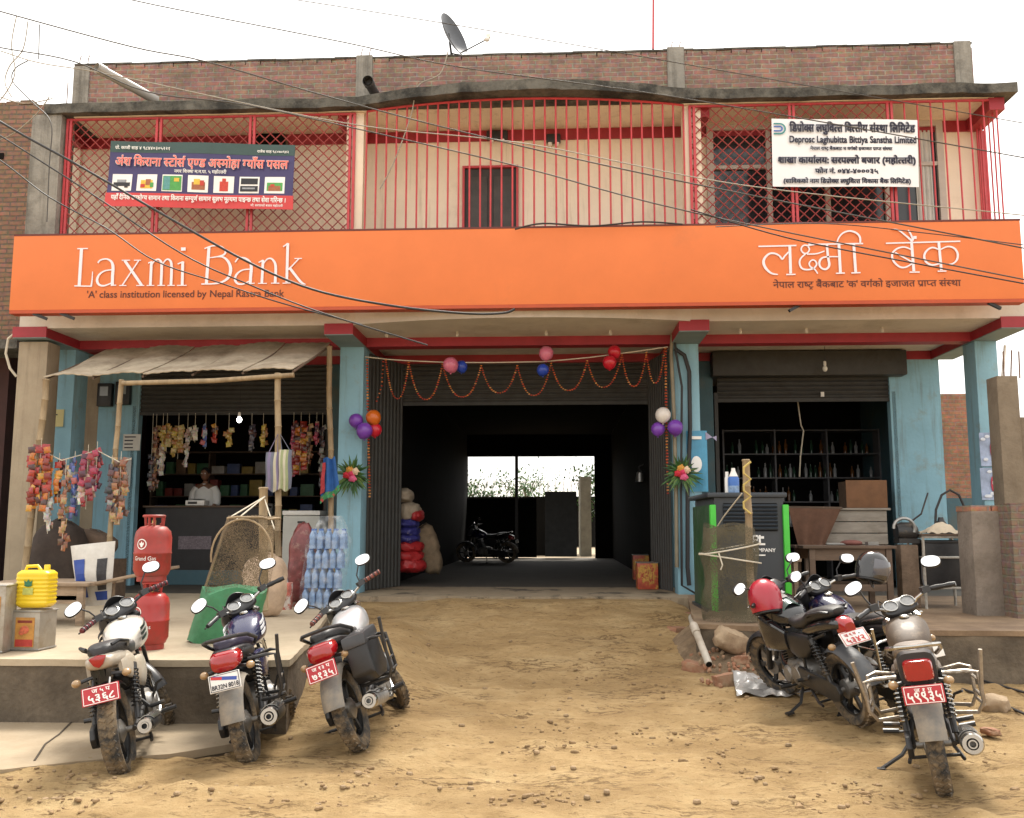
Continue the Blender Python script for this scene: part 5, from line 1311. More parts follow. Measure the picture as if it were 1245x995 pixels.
# ------------------------------------------------------------------ awning of the left shop
aw = thing('awning', at(200, 455, 12.6), 'lean to awning of pale boards on bamboo poles over the left shop front', 'awning')
fa0, fa1 = at(52, 459, 11.95), at(356, 449, 11.95); ra0, ra1 = at(128, 426, 13.98), at(402, 417, 13.98)
m_board = M('dusty_board_roof', (.44, .375, .275), .85, var=.12, scale=2.5, bump=.2, bscale=14, dirt=((.22, .175, .12), .42, .66))
ns = 5
for k in range(ns):
    def sh_(u, v, k=k):
        uu = (k + .012 + u * .985) / ns
        p = (fa0.lerp(fa1, uu)).lerp(ra0.lerp(ra1, uu), v)
        return p + Vector((0, 0, -.05 * math.sin(math.pi * v) + .02 * math.sin(u * math.pi) + .004 * math.cos(u * 31) + .014 * (k % 2) + .03 * noise.noise(Vector((uu * 6, v * 2, 0)))))
    MB().sheet(sh_, 24, 8, .012).build('roof_sheet', m_board, aw, smooth=50)
fz = Vector((0, -.02, -.06))
q = MB().tube([at(150, 461, 11.9) + fz, at(260, 458, 11.9) + fz, at(358, 451, 11.88) + fz], .033, 9); q.build('beam', m_bamboo, aw, smooth=50)
q = MB()
for k in range(6):
    t_ = k / 5.; q.tube([fa0.lerp(fa1, t_) + Vector((0, .02, -.03)), ra0.lerp(ra1, t_) + Vector((0, 0, -.05))], .018, 6)
q.build('rafter', m_dkwood, aw)
def bambo(pts, r, parent=None, name='pole', Yl=None):
    P0 = [Vector(p) for p in pts]; q = MB(); ps, rs = [], []
    L = sum((P0[i + 1] - P0[i]).length for i in range(len(P0) - 1)); n = max(3, int(L / .32))
    for k in range(n + 1):
        t_ = k / n * (len(P0) - 1); i = min(int(t_), len(P0) - 2); p = P0[i].lerp(P0[i + 1], t_ - i) + Vector((random.uniform(-.008, .008), 0, 0))
        for dz, rr in ((-.012, r * .97), (0, r * 1.16), (.012, r * .97)):
            ps.append(p + (P0[-1] - P0[0]).normalized() * dz); rs.append(rr)
    q.tube(ps, rs, 9); return q.build(name, m_bamboo, parent, smooth=50)
bambo([at(57, 462, 11.95), at(46, 560, 11.95), at(29, 700, 11.95)], .045, aw); bambo([at(148, 463, 11.95), at(140, 560, 11.95), at(131, 690, 11.95)], .035, aw)
bambo([at(337.5, 455, 11.92), at(338, 600, 11.92), at(339, 738, 11.92)], .042, aw); bambo([at(400, 422, 13.6), at(402, 560, 13.6), at(404, 712, 13.6)], .042, aw)

# ------------------------------------------------------------------ hanging packets and inside goods of the left shop
wr = {'red': island_mat('red_orange_wrappers', [(.34, .025, .01), (.42, .12, .01), (.28, .015, .015), (.5, .24, .03), (.2, .02, .01), (.06, .02, .02)]),
      'pink': island_mat('pink_wrappers', [(.30, .02, .06), (.22, .015, .05), (.4, .25, .2), (.25, .02, .03), (.06, .01, .03)]),
      'dark': island_mat('dark_wrappers', [(.03, .03, .04), (.08, .03, .03), (.25, .24, .22), (.05, .04, .06)]),
      'blue': island_mat('blue_wrappers', [(.06, .10, .3), (.3, .32, .35), (.04, .06, .18), (.4, .1, .1)]),
      'white': island_mat('white_wrappers', [(.5, .48, .42), (.4, .38, .36), (.55, .5, .4), (.3, .2, .15)]),
      'yellow': island_mat('yellow_wrappers', [(.45, .32, .05), (.35, .22, .04), (.4, .3, .12), (.3, .12, .03)]),
      'brown': island_mat('brown_wrappers', [(.30, .12, .05), (.22, .08, .04), (.4, .25, .12), (.12, .06, .04)])}
def strip(px, y0, y1, Y, w, key, label, group, cols=1, hgt=.11, ztop=None):
    a, b = at(px, y0, Y), at(px, y1, Y); t = thing('packet_strip', a, label, 'snack packets', group); q = MB(); w *= .8; hgt *= .72; n = max(2, int((a.z - b.z) / hgt))
    for c_ in range(cols):
        for k in range(n - (c_ % 2)):
            z = a.z - (k + .5) * hgt; x = a.x + (c_ - (cols - 1) / 2) * w * .92 + random.uniform(-.012, .012)
            m = Matrix.Rotation(random.uniform(-.6, .6), 4, 'Z') @ Matrix.Rotation(random.uniform(-.12, .12), 4, 'Y') @ Matrix.Rotation(random.uniform(-.15, .05), 4, 'X')
            for dup_ in (0, 1):
                cen = Vector((x + dup_ * random.uniform(-.04, .04), Y + random.uniform(-.05, .05) + dup_ * .03, z + dup_ * hgt * .5)); m2 = m @ Matrix.Rotation(random.uniform(-.2, .2) * (1 + dup_), 4, 'Y'); wd = w * random.uniform(.42, .54)
                q.rings([[cen + m2 @ Vector((wd * kx * math.cos(2 * math.pi * j / 10), ky * math.sin(2 * math.pi * j / 10) , hgt * kz)) for j in range(10)] for kz, kx, ky in ((.55, .92, .003), (.46, .98, .008), (.2, .9, .013), (-.2, .9, .013), (-.46, .98, .008), (-.55, .92, .003))])
    q.build('packets', wr[key], t, smooth=50)
    MB().tube([a + Vector((0, 0, (ztop - a.z) if ztop else .12)), Vector((a.x, a.y + .02, b.z + .03))], .004, 4).build('string', m_cord, t)
G1 = 'snack packet strips hung across the awning poles'
for px, y0, y1, w, key, lb, cols in (
    (50, 544, 622, .13, 'red', 'wide curtain of red and orange snack packets beside the leftmost pole', 3), (72, 562, 618, .12, 'red', 'shorter bunch of red orange packets right of the wide curtain', 1),
    (59, 610, 652, .10, 'white', 'short white packet strip under the red curtain', 1), (80, 570, 672, .10, 'brown', 'longest brown packet strip with a round bundle at the end', 1),
    (91, 560, 632, .10, 'blue', 'blue and silver packet strip between brown and pink ones', 1), (107, 552, 622, .12, 'pink', 'pink packet strip right of the blue one', 2),
    (100, 585, 620, .09, 'white', 'short white strip under the pink packets', 1), (118, 548, 600, .10, 'pink', 'short dark pink strip furthest right of the pink bunch', 1),
    (136, 565, 626, .11, 'dark', 'dark packet strip beside the second bamboo pole', 1), (147, 560, 640, .11, 'brown', 'brown and dark packet strip right of the second bamboo pole', 2)):
    strip(px, y0, y1, 11.86 - .03 * (px % 3), w, key, lb, G1, cols, .105)
hr = MB().tube([at(44, 545, 11.85), at(75, 560, 11.85), at(118, 548, 11.85), at(145, 562, 11.85), at(160, 558, 11.9)], .008, 5); tag(hr.build('hanging_rope', m_cord), 'pale rope slung between the left poles carrying snack packets', 'rope')
G2 = 'sachet strips hanging inside the left shop'
for px, y0, y1, w, key, lb, cols in ((203, 518, 552, .13, 'yellow', 'yellow sachet strip hung at the shutter, second from the left', 2), (217, 520, 560, .13, 'yellow', 'amber sachet strip between the yellow and the white ones', 2), (197, 542, 578, .11, 'white', 'white sachet strip hanging low near the left shutter rail', 1),
    (228, 522, 568, .09, 'white', 'thin white sachet strip right of the amber one', 1), (237, 520, 540, .10, 'white', 'short white sachet strip furthest from the left rail', 1), (184, 555, 600, .10, 'dark', 'dark sachet strip on the left shutter rail', 1),
    (278, 523, 545, .12, 'yellow', 'yellow sachet card hanging below the lit bulb', 1), (357, 518, 580, .10, 'pink', 'thin pink sachet strip left of the red one', 1), (366, 515, 580, .15, 'red', 'long red sachet strip near the right shutter rail', 2), (385, 515, 545, .10, 'pink', 'short dark pink sachet strip at the right shutter rail', 1)):
    strip(px, y0, y1, 15.55, w, key, lb, G2, cols, .10, zl - .05)
for px, y0, y1, key, lb in ((190, 520, 600, 'brown', 'brown sachet strip right beside the left shutter rail, longest of its row'), (250, 518, 548, 'blue', 'small blue sachet strip left of the lit bulb'), (262, 518, 540, 'red', 'small red sachet strip just left of the lit bulb'), (306, 518, 552, 'dark', 'dark sachet strip just right of the lit bulb'), (320, 518, 545, 'yellow', 'short yellow sachet strip near the hanging cloth bags'), (376, 518, 566, 'brown', 'brown sachet strip between the red and the dark pink ones'), (392, 520, 600, 'dark', 'dark long sachet strip at the far right shutter rail')):
    strip(px, y0, y1, 15.62, .11, key, lb, G2, 1, .10, zl - .05)


# shelves with boxes at the back of the left shop, counter, man in a white shirt
def shelf(x0, x1, y, z0, z1, rows, label, mt=m_dkwood):
    t = thing('shelf', ((x0 + x1) / 2, y, FL), label, 'shelf'); q = MB()
    for k in range(rows + 1): q.bb((x0, y, z0 + (z1 - z0) * k / rows - .012), (x1, y + .32, z0 + (z1 - z0) * k / rows + .012))
    q.build('boards', mt, t)
    n = max(2, int((x1 - x0) / .9)); 
    for k in range(n + 1):
        xx = x0 + (x1 - x0) * k / n; MB().bb((xx - .015, y - .004, FL), (xx + .015, y + .324, z1 + .02)).build('upright', mt, t)
    return [z0 + (z1 - z0) * k / rows + .013 for k in range(rows)]
lx0, lx1 = AX(185, 18.6, 560), AX(395, 18.6, 560)
zs = shelf(lx0, lx1, 18.6, .75, 3.0, 5, 'dark wooden shelf of goods along the back of the left shop')
bc = [M('goods_' + n, c, .5, var=.2, scale=12) for n, c in (('red', (.25, .04, .03)), ('white', (.4, .38, .35)), ('blue', (.05, .08, .2)), ('yellow', (.35, .25, .06)), ('brown', (.2, .12, .07)), ('green', (.05, .15, .07)))]
desc = ['red', 'white', 'blue', 'yellow', 'brown', 'green']
for r_, z in enumerate(zs):
    x = lx0 + .08
    while x < lx1 - .25:
        w, h = random.uniform(.14, .3), random.uniform(.14, .34); k = random.randrange(6)
        if random.random() < .95:
            tag(MB().box((x + w / 2, 18.74, z + h / 2), (w - .02, .2, h), (0, 0, random.uniform(-.08, .08))).box((x + w / 2, 18.74 - .1, z + h * .55), (w * .6, .012, h * .4), (0, 0, random.uniform(-.02, .02))).build('carton', bc[k], None, bev=.006), 'small carton of goods on the dark shelves inside the left shop', 'carton', 'cartons on the left shop shelves')
        x += w + .03
ct = thing('counter', (AX(240, 15.95, 640), 15.95, FL), 'black shop counter with a pale mark inside the left shop', 'counter')
cx0, cx1, cz = AX(176, 15.95, 640), AX(318, 15.95, 640), AZ(615, 15.95, 240)
MB().bb((cx0, 15.95, FL), (cx1, 16.35, cz - .03)).build('front', M('black_counter', (.016, .015, .017), .5, var=.3), ct)
MB().bb((cx0 - .03, 15.9, cz - .03), (cx1 + .03, 16.4, cz)).build('top', m_dkwood, ct, bev=.006)
MB().bb((AX(218, 15.95, 640), 15.935, AZ(668, 15.95, 240)), (AX(258, 15.95, 640), 15.947, AZ(652, 15.95, 240))).build('printed_mark', M('grey_print', (.16, .13, .15), .5, var=.5, scale=40), ct)
MB().bb((cx0, 15.93, FL + .003), (cx1, 15.947, FL + .25)).build('base_board', m_blue_dk, ct)
a = at(240, 613, 16.1)
t = thing('scale', (a.x, 16.1, cz), 'small white weighing scale on the black counter', 'scale')
MB().box((a.x, 16.1, cz + .05), (.34, .24, .09)).build('body', m_white, t, bev=.015); MB().lathe([(.02, 0), (.13, .012), (.15, .02), (.0, .024)], 18, Matrix.Translation((a.x, 16.1, cz + .1))).build('pan', m_steel, t, smooth=40); MB().box((a.x - .04, 15.975, cz + .05), (.16, .008, .04)).build('display', m_black, t)

def person(px, Y, label):
    x = AX(px, Y, 600); t = thing('person', (x, Y, FL), label, 'person')
    J = [((0, 0, .92), .14), ((0, .0, 1.12), .135), ((0, .015, 1.32), .155), ((0, .03, 1.43), .12), ((0, .02, 1.50), .055), ((.0, -.0, 1.56), .05)]
    limbs = []
    for s in (-1, 1):
        limbs.append([(3, None), ((s * .17, .02, 1.42), .065), ((s * .225, .01, 1.15), .045), ((s * .19, -.18, 1.02), .034), ((s * .13, -.26, 1.03), .028)])
        limbs.append([(0, None), ((s * .09, 0, .86), .095), ((s * .10, -.02, .48), .06), ((s * .10, .02, .10), .042), ((s * .10, -.14, .04), .038)])
    vs = [j[0] for j in J]; rs = [j[1] for j in J]; es = [(i, i + 1) for i in range(len(J) - 1)]
    for l in limbs:
        p = l[0][0]
        for c_, r_ in l[1:]:
            vs.append(c_); rs.append(r_); es.append((p, len(vs) - 1)); p = len(vs) - 1
    def skinned(name, vs, es, rs, mt, par, lvl=2):
        me = bpy.data.meshes.new(name); me.from_pydata(vs, es, []); o = bpy.data.objects.new(name, me); COL.objects.link(o); o.parent = par
        md = o.modifiers.new('skin', 'SKIN'); md.use_smooth_shade = True
        sv = me.skin_vertices[0].data if me.skin_vertices else None
        if sv is None:
            bpy.context.view_layer.update(); sv = me.skin_vertices[0].data
        for i, r_ in enumerate(rs): sv[i].radius = (r_, r_ * .82)
        sv[0].use_root = True
        sb = o.modifiers.new('sub', 'SUBSURF'); sb.levels = lvl; sb.render_levels = lvl
        me.materials.append(mt); return o
    skin = M('brown_skin', (.20, .10, .06), .5, var=.08)
    skinned('body', vs, es, rs, skin, t)
    # shirt, trousers, hair: loose shells over the body
    q = MB(Matrix.Translation((x, Y, FL)))
    def ring(z, cx, cy, rx, ry): return [(cx + rx * math.cos(2 * math.pi * k / 20), cy + ry * math.sin(2 * math.pi * k / 20), z) for k in range(20)]
    q.rings([ring(.84, 0, 0, .19, .15), ring(1.0, 0, 0, .175, .14), ring(1.2, 0, .01, .19, .15), ring(1.34, 0, .02, .205, .145), ring(1.44, 0, .025, .15, .10), ring(1.49, 0, .02, .075, .07)])
    for s in (-1, 1): q.tube([(s * .15, .02, 1.42), (s * .215, .01, 1.30), (s * .235, .0, 1.15), (s * .225, -.04, 1.09)], [.075, .078, .066, .064], 14)
    q.build('shirt', M('white_shirt', (.70, .70, .68), .8, var=.05, scale=8, bump=.3, bscale=9), t, smooth=60)
    q = MB(Matrix.Translation((x, Y, FL)))
    for s in (-1, 1): q.tube([(s * .085, 0, .93), (s * .095, 0, .8), (s * .10, -.02, .48), (s * .10, .02, .1)], [.11, .11, .075, .065], 14)
    q.build('trousers', M('dark_trousers', (.03, .03, .04), .8), t, smooth=60)
    hc = Vector((x, Y - .02, FL + 1.66)); q = MB()
    q.ell(hc, (.075, .092, .115), 18, 12); q.ell(hc + Vector((0, -.095, -.01)), (.014, .02, .022), 8, 6)
    for s in (-1, 1): q.ell(hc + Vector((s * .077, .005, 0)), (.012, .022, .032), 8, 6)
    hd = q.build('head', skin, t, smooth=60)
    q = MB()
    for s in (-1, 1): q.ell(hc + Vector((s * .03, -.085, .015)), (.012, .008, .007), 8, 6)
    q.build('eyes', m_white, hd, smooth=60)
    MB().ell(hc + Vector((0, -.083, -.05)), (.024, .01, .008), 8, 6).build('mouth', M('lip', (.22, .07, .06), .5), hd, smooth=60)
    MB().ell(hc + Vector((0, .018, .035)), (.083, .094, .1), 18, 12).build('hair', M('black_hair', (.012, .011, .011), .6, bump=.4, bscale=80), hd, smooth=60)
    # hands: palm, four fingers, thumb
    for s in (-1, 1):
        h = MB(Matrix.Translation((x, Y, FL))); w0 = Vector((s * .13, -.26, 1.03)); dr = Vector((-s * .4, -.9, -.1)).normalized(); sd = dr.cross(Vector((0, 0, 1))).normalized()
        h.ell(w0 + dr * .04, (.035, .045, .016), 12, 8)
        for k, ln in enumerate((.062, .072, .068, .052)):
            o_ = w0 + dr * .075 + sd * (k - 1.5) * .018; h.tube([o_, o_ + dr * ln * .5 + Vector((0, 0, .004)), o_ + dr * ln + Vector((0, 0, -.02))], [.0085, .0085, .006], 7)
        o_ = w0 + dr * .02 - sd * s * .03; h.tube([o_, o_ + dr * .03 - sd * s * .022, o_ + dr * .06 - sd * s * .024], [.011, .0095, .007], 7)
        h.build('hand', skin, t, smooth=60)
    return t
pn = person(249, 16.75, 'person in a white shirt standing behind the black counter of the left shop')
pn.location.z += .28
pl_ = thing('plank_step', (pn.location.x, 16.75, FL), 'dark plank step behind the black counter', 'step')
MB().bb((pn.location.x - .8, 16.45, FL), (pn.location.x + .8, 17.1, FL + .275)).build('planks', m_dkwood, pl_, bev=.008)

# ------------------------------------------------------------------ goods on the left platform
m_lpg = M('red_cylinder_paint', (.36, .022, .018), .38, var=.1, scale=5, coat=.2, dirt=((.17, .05, .035), .50, .74))
m_lpgd = M('worn_red_paint', (.30, .03, .022), .5, var=.2, scale=7, dirt=((.13, .06, .045), .5, .72))
def cyl(base, label, mt, sc=1.0, rz=0.):
    t = thing('gas_cylinder', base, label, 'gas cylinder', 'red gas cylinders'); r = .158
    q = MB(); q.lathe([(.0, .035), (.10, .035), (.135, .05), (r, .10), (r, .235), (r + .004, .24), (r + .004, .25), (r, .255), (r, .38), (r * .93, .435), (r * .7, .475), (.05, .49), (0, .49)], 32); q.build('tank', mt, t, smooth=40, local=True)
    q = MB(); q.lathe([(.125, 0), (.125, .05), (.119, .05), (.119, 0)], 28, cap=False); q.build('foot_ring', mt, t, smooth=40, local=True)
    q = MB()
    for a0 in (20, 140, 260): q.tube([(.062 * math.cos(R(a0 + k * 15)), .062 * math.sin(R(a0 + k * 15)), .50) for k in range(3)], .008, 5)
    for a in (20, 50, 140, 170, 260, 290): q.tube([(.075 * math.cos(R(a)), .075 * math.sin(R(a)), .46), (.085 * math.cos(R(a)), .085 * math.sin(R(a)), .565)], .011, 6)
    q.tube([(.088 * math.cos(R(k * 12)), .088 * math.sin(R(k * 12)), .57) for k in range(30)], .012, 6, closed=True)
    q.build('collar', mt, t, smooth=40, local=True)
    MB().lathe([(.018, .48), (.02, .53), (.012, .54), (.012, .56), (0, .56)], 10).build('valve', M('brass', (.45, .32, .12), .35, metal=1.), t, smooth=40, local=True)
    def on(a, z, e=.003): return Vector(((r + e) * math.sin(a), -(r + e) * math.cos(a), z))
    q = MB()                                              # round mark with a flame, and a line of writing
    for r0, r1 in ((.046, .038),):
        n = 24
        for k in range(n):
            p = [on((rr * math.cos(aa)) / r - .30, .325 + rr * math.sin(aa)) for rr, aa in ((r0, 2 * math.pi * k / n), (r0, 2 * math.pi * (k + 1) / n), (r1, 2 * math.pi * (k + 1) / n), (r1, 2 * math.pi * k / n))]
            q.add(p, [[0, 1, 2, 3]])
    fl_ = [(-.022, .0), (-.018, .018), (-.010, .006), (0, .027), (.010, .006), (.018, .018), (.022, 0), (.012, -.012), (.006, -.026), (-.006, -.026), (-.012, -.012)]
    q.add([on(x / r - .30, .325 + y) for x, y in fl_], [list(range(len(fl_)))])
    q.build('flame_mark', m_w, t, local=True)
    out, w = lay('Grand Gas'); k_ = .20 / w; q = MB()
    for vs, fs, x in out: q.add([on((vx + x) * k_ / r - .75, .185 + vy * k_ * 1.1) for vx, vy in vs], fs)
    q.build('lettering', m_w, t, local=True)
    t.scale = (sc, sc, sc); t.rotation_euler.z = rz
    return t
bp_ = onz(181, 789, FL)
cyl(bp_, 'clean red gas cylinder standing on the platform under another', m_lpg, .94, R(-4))
cyl(bp_ + Vector((-.015, .02, .57 * .94 + .012)), 'worn red gas cylinder stacked on top of the other', m_lpgd, .94, R(5))

def tin(px0, px1, py, h, label, top=None, rz=.06):
    a = onz((px0 + px1) / 2, py, FL); d = a.y; w = (px1 - px0) * d / F_PX * .86
    t = thing('oil_tin', a + Vector((0, w / 2, 0)), label, 'tin', 'square cooking oil tins'); t.rotation_euler.z = rz
    MB().box((0, 0, h / 2), (w, w, h)).build('can', M('dull_tin', (.36, .33, .28), .5, metal=.35, var=.15, scale=8, dirt=((.24, .18, .11), .5, .75)), t, bev=.014, local=True)
    q = MB()
    for z in (.012, h - .012): q.tube([(-w / 2, -w / 2, z), (w / 2, -w / 2, z), (w / 2, w / 2, z), (-w / 2, w / 2, z)], .008, 5, closed=True)
    q.build('rim', m_steel, t, local=True)
    lb = MB().box((0, -w / 2 - .003, h * .46), (w * .66, .004, h * .72)).build('label', M('orange_label', (.45, .22, .05), .5, var=.3, scale=18), t, local=True)
    MB().box((0, -w / 2 - .007, h * .20), (w * .6, .003, h * .17)).build('red_band', M('red_label', (.40, .04, .03), .5, var=.2, scale=20), lb, local=True)
    MB().ell((.0, -w / 2 - .007, h * .52), (w * .16, .003, h * .1)).ell((-w * .1, -w / 2 - .007, h * .45), (w * .1, .003, h * .06)).build('picture', M('pale_red_picture', (.5, .12, .06), .5, var=.4, scale=40), lb, local=True)
    MB().box((0, -w / 2 - .007, h * .72), (w * .5, .003, h * .06)).build('printed_line', M('dark_red_print', (.2, .03, .02), .5), lb, local=True)
    return t, w, h
tt, tw_, th_ = tin(8, 51, 792, .325, 'oil tin with an orange label under the yellow jerrycan', rz=-.05)
tin(-34, 3, 795, .54, 'taller oil tin cut by the left edge of the photo', rz=.1)
t = thing('jerrycan', tt.location + Vector((0, 0, th_ + .014)), 'yellow ribbed plastic jerrycan standing on an oil tin', 'jerrycan')
m_yel = M('yellow_plastic', (.78, .56, .02), .35, var=.05, scale=5, coat=.1, dirt=((.5, .35, .08), .68, .9))
q = MB(); secs = []
for k in range(37):
    z = .0 + .30 * k / 36; e = min(1, .62 + z * 14, .62 + (.30 - z) * 16); rib = .004 * math.sin(z * 2 * math.pi / .032) if .03 < z < .24 else 0
    ww = (.142 + rib) * e ** .5; dd_ = (.10 + rib) * e ** .5; ring = []
    for j in range(32):
        a = 2 * math.pi * j / 32; ring.append((ww * math.copysign(abs(math.cos(a)) ** .45, math.cos(a)), dd_ * math.copysign(abs(math.sin(a)) ** .45, math.sin(a)), z))
    secs.append(ring)
q.rings(secs); jb = q.build('body', m_yel, t, smooth=70, local=True)
MB().lathe([(.024, .295), (.024, .34), (.02, .345), (0, .345)], 14, Matrix.Translation((.08, 0, 0))).build('cap', m_yel, t, smooth=40, local=True)
MB().tube([(-.10, 0, .295), (-.09, 0, .33), (.0, 0, .335), (.03, 0, .298)], .014, 8).build('handle', m_yel, t, smooth=50, local=True)
q = MB()
q.ell((-.012, -.108, .185), (.034, .004, .014), 14, 6); q.prism([(-.03, 0), (-.034, .028), (-.014, .014), (0, .036), (.014, .014), (.034, .028), (.03, 0)], .004, Matrix(((1, 0, 0, -.012), (0, 0, -1, -.106), (0, 1, 0, .195), (0, 0, 0, 1))))
q.build('crown_mark', M('green_crown', (.03, .16, .08), .5), t, local=True)
MB().box((-.012, -.107, .135), (.085, .003, .055)).build('pale_label', M('pale_green_label', (.45, .48, .12), .5, var=.2, scale=40), t, local=True)

def table(x0, x1, y0, y1, z, label, mt=m_wood, rail=True, top_t=.035):
    t = thing('wooden_table', ((x0 + x1) / 2, (y0 + y1) / 2, FL), label, 'table'); q = MB(); n = 4
    for k in range(n): q.box(((x0 + x1) / 2 + random.uniform(-.02, .02), y0 + (y1 - y0) * (k + .5) / n, z - top_t / 2 + random.uniform(-.003, .003)), (x1 - x0, (y1 - y0) / n - .012, top_t))
    q.build('tabletop', mt, t, bev=.005)
    for sx, sy in ((0, 0), (0, 1), (1, 0), (1, 1)):
        xx, yy = (x0 + .1, x1 - .1)[sx], (y0 + .06, y1 - .06)[sy]; MB().bb((xx - .035, yy - .03, FL), (xx + .035, yy + .03, z - top_t - .003)).build('leg', mt, t, bev=.006)
    if rail:
        for yy in (y0 + .06, y1 - .06):
            MB().bb((x0 + .14, yy - .012, z - top_t - .14), (x1 - .14, yy + .012, z - top_t - .004)).build('apron', mt, t)
            MB().bb((x0 + .14, yy - .012, FL + .22), (x1 - .14, yy + .012, FL + .30)).build('stretcher', mt, t)
    return t
ty0 = onz(90, 762, FL).y
table(AX(-25, ty0, 705), AX(108, ty0, 705), ty0, ty0 + .75, AZ(709, ty0, 90), 'weathered low wooden table behind the oil tins')
bb0 = MB(); a, b_ = at(84, 716, ty0 + .2), at(215, 690, ty0 + .5)
bn2 = thing('wooden_plank', (a + b_) / 2, 'weathered plank laid from the low table towards the gas cylinders', 'plank'); dd2 = (b_ - a)
MB().box((a + b_) / 2, (dd2.length, .34, .03), (0, -math.atan2(dd2.z, dd2.x), .1)).build('board', m_wood, bn2, bev=.006)

def sack(c, r, label, mt, group=None, rot=(0, 0, 0), e=3.0, name='sack', stitch=True, cat='sack'):
    t = thing(name, c, label, cat, group); q = MB(); n = 22; sd = random.random() * 50; rs = []
    for i in range(13):
        f = -1 + 2 * i / 12; f = max(-.985, min(.985, f)); k = (1 - abs(f) ** e) ** (1 / e); ring = []
        for j in range(n):
            a = 2 * math.pi * j / n
            p = Vector((r[0] * k * math.copysign(abs(math.cos(a)) ** .75, math.cos(a)), r[1] * k * math.copysign(abs(math.sin(a)) ** .75, math.sin(a)), r[2] * f))
            ring.append(p * (1 + (.24 if group else .13) * noise.noise(p * (1.6 / max(r)) * 2.2 + Vector((sd, 0, 0)))))
        rs.append(ring)
    q.rings(rs); q.build('bag', mt, t, smooth=60, local=True)
    if stitch: MB().tube([(-r[0] * .45, 0, r[2] * .97), (0, .01, r[2] * 1.06), (r[0] * .45, 0, r[2] * .97)], .014, 6, flat=.6).build('tied_end', mt, t, smooth=50, local=True)
    t.rotation_euler = rot
    return t
# white and blue printed sack on the left, dark bundles behind the table
sp = onz(110, 757, FL)
ws_ = thing('printed_sack', sp, 'white woven sack with blue and black print leaning behind the plank', 'sack')
s0, s1, s2, s3 = at(86, 664, sp.y), at(140, 658, sp.y), at(134, 735, sp.y), at(95, 738, sp.y)
def ssh(u, v, l=0): return bil([s0, s1, s2, s3], u, v) + Vector((0, -.09 * math.sin(math.pi * u) ** .6 * math.sin(math.pi * min(1, .12 + v * .9)) + .015 * noise.noise(Vector((u * 5, v * 5, 1))) - l, 0))
m_wv = M('white_woven', (.58, .56, .52), .65, var=.1, scale=14, bump=.3, bscale=14)
MB().sheet(ssh, 14, 14, .004).build('front', m_wv, ws_, smooth=60)
MB().sheet(lambda u, v: bil([s0, s1, s2, s3], u, v) + Vector((0, .10 * math.sin(math.pi * u) ** .6 + .004, 0)), 10, 8, .004).build('back', m_wv, ws_, smooth=60)
MB().sheet(lambda u, v: ssh(.08 + u * .30, .24 + v * .62, .007), 5, 8, .002).build('blue_print', M('royal_blue_print', (.02, .06, .30), .5, var=.1), ws_)
MB().sheet(lambda u, v: ssh(.68 + u * .22, .26 + v * .5, .007), 5, 8, .002).build('black_print', M('black_print_ink', (.03, .03, .035), .5, var=.5, scale=30), ws_)
MB().sheet(lambda u, v: ssh(.60 + u * .32, .78 + v * .14, .007), 5, 3, .002).build('blue_print', MATS['royal_blue_print'], ws_)
db = onz(68, 762, FL); m_dkb = M('dark_brown_cloth', (.045, .032, .026), .85, var=.3, scale=6, bump=.4, bscale=10)
sack(Vector((AX(70, 12.6, 680), 12.6, FL + .55)), (.36, .25, .52), 'dark brown bundle standing behind the low table', m_dkb, None, (0, .1, 0), name='bundle', cat='bundle')
sack(Vector((AX(115, 13.0, 650), 13.0, FL + .74)), (.30, .22, .20), 'small brown bundle lying above the dark one near the blue wall', M('brown_cloth', (.12, .08, .055), .85, var=.3, scale=6, bump=.3, bscale=10), None, (0, .3, 0), name='bundle', cat='bundle')
ch = thing('wooden_crate', (AX(115, 13.0, 700), 13.0, FL), 'dark wooden crate under the small brown bundle', 'crate')
q = MB()
for k in range(4): q.bb((AX(98, 12.8, 700), 12.76, FL + .01 + k * .135), (AX(136, 12.8, 700), 12.79, FL + .125 + k * .135))
q.build('slats', m_dkwood, ch); MB().bb((AX(98, 12.8, 700) + .01, 12.795, FL), (AX(136, 12.8, 700) - .01, 13.25, FL + .54)).build('box', m_dkwood, ch)

# netting cage on a bamboo ring, green sack foot
nc = onz(262, 783, FL); m_net = net_mat('brown_netting', (.15, .11, .065), 150, .42); m_gnet = M('green_woven', (.05, .22, .10), .6, var=.2, scale=9, bump=.4, bscale=12, dirt=((.10, .17, .10), .55, .8))
cg = thing('net_cage', nc, 'brown netting cage with a green woven foot beside the gas cylinders', 'net cage')
H_ = AZ(628, nc.y + .2) - FL
def cage(z, a):
    f = z / H_; cx = .0 + .27 * f; w = .29 * (1 - .10 * f); d_ = .24
    return Vector((nc.x + cx - .03 + w * math.copysign(abs(math.cos(a)) ** .7, math.cos(a)) * (1 - .25 * max(0, f - .75) * 4 * (1 if math.cos(a) > 0 else .35)), nc.y + .25 + d_ * math.sin(a), FL + .01 + z + .03 * noise.noise(Vector((math.cos(a) * 2, f * 4, 0)))))
q = MB(); q.rings([[cage(H_ * k / 14, 2 * math.pi * j / 28) + Vector((0, .02 * noise.noise(Vector((j * .7, k * .5, 3))), 0)) for j in range(28)] for k in range(5, 15)], cap=False); q.build('netting', m_net, cg, smooth=60)
q = MB(); q.rings([[cage(H_ * .40 * k / 6, 2 * math.pi * j / 28) + Vector((0, -.025 + .03 * noise.noise(Vector((j * .8, k * .9, 7))), .03 * math.sin(j * .9) if k == 6 else 0)) for j in range(28)] for k in range(7)]); q.build('green_foot', m_gnet, cg, smooth=60)
q = MB()
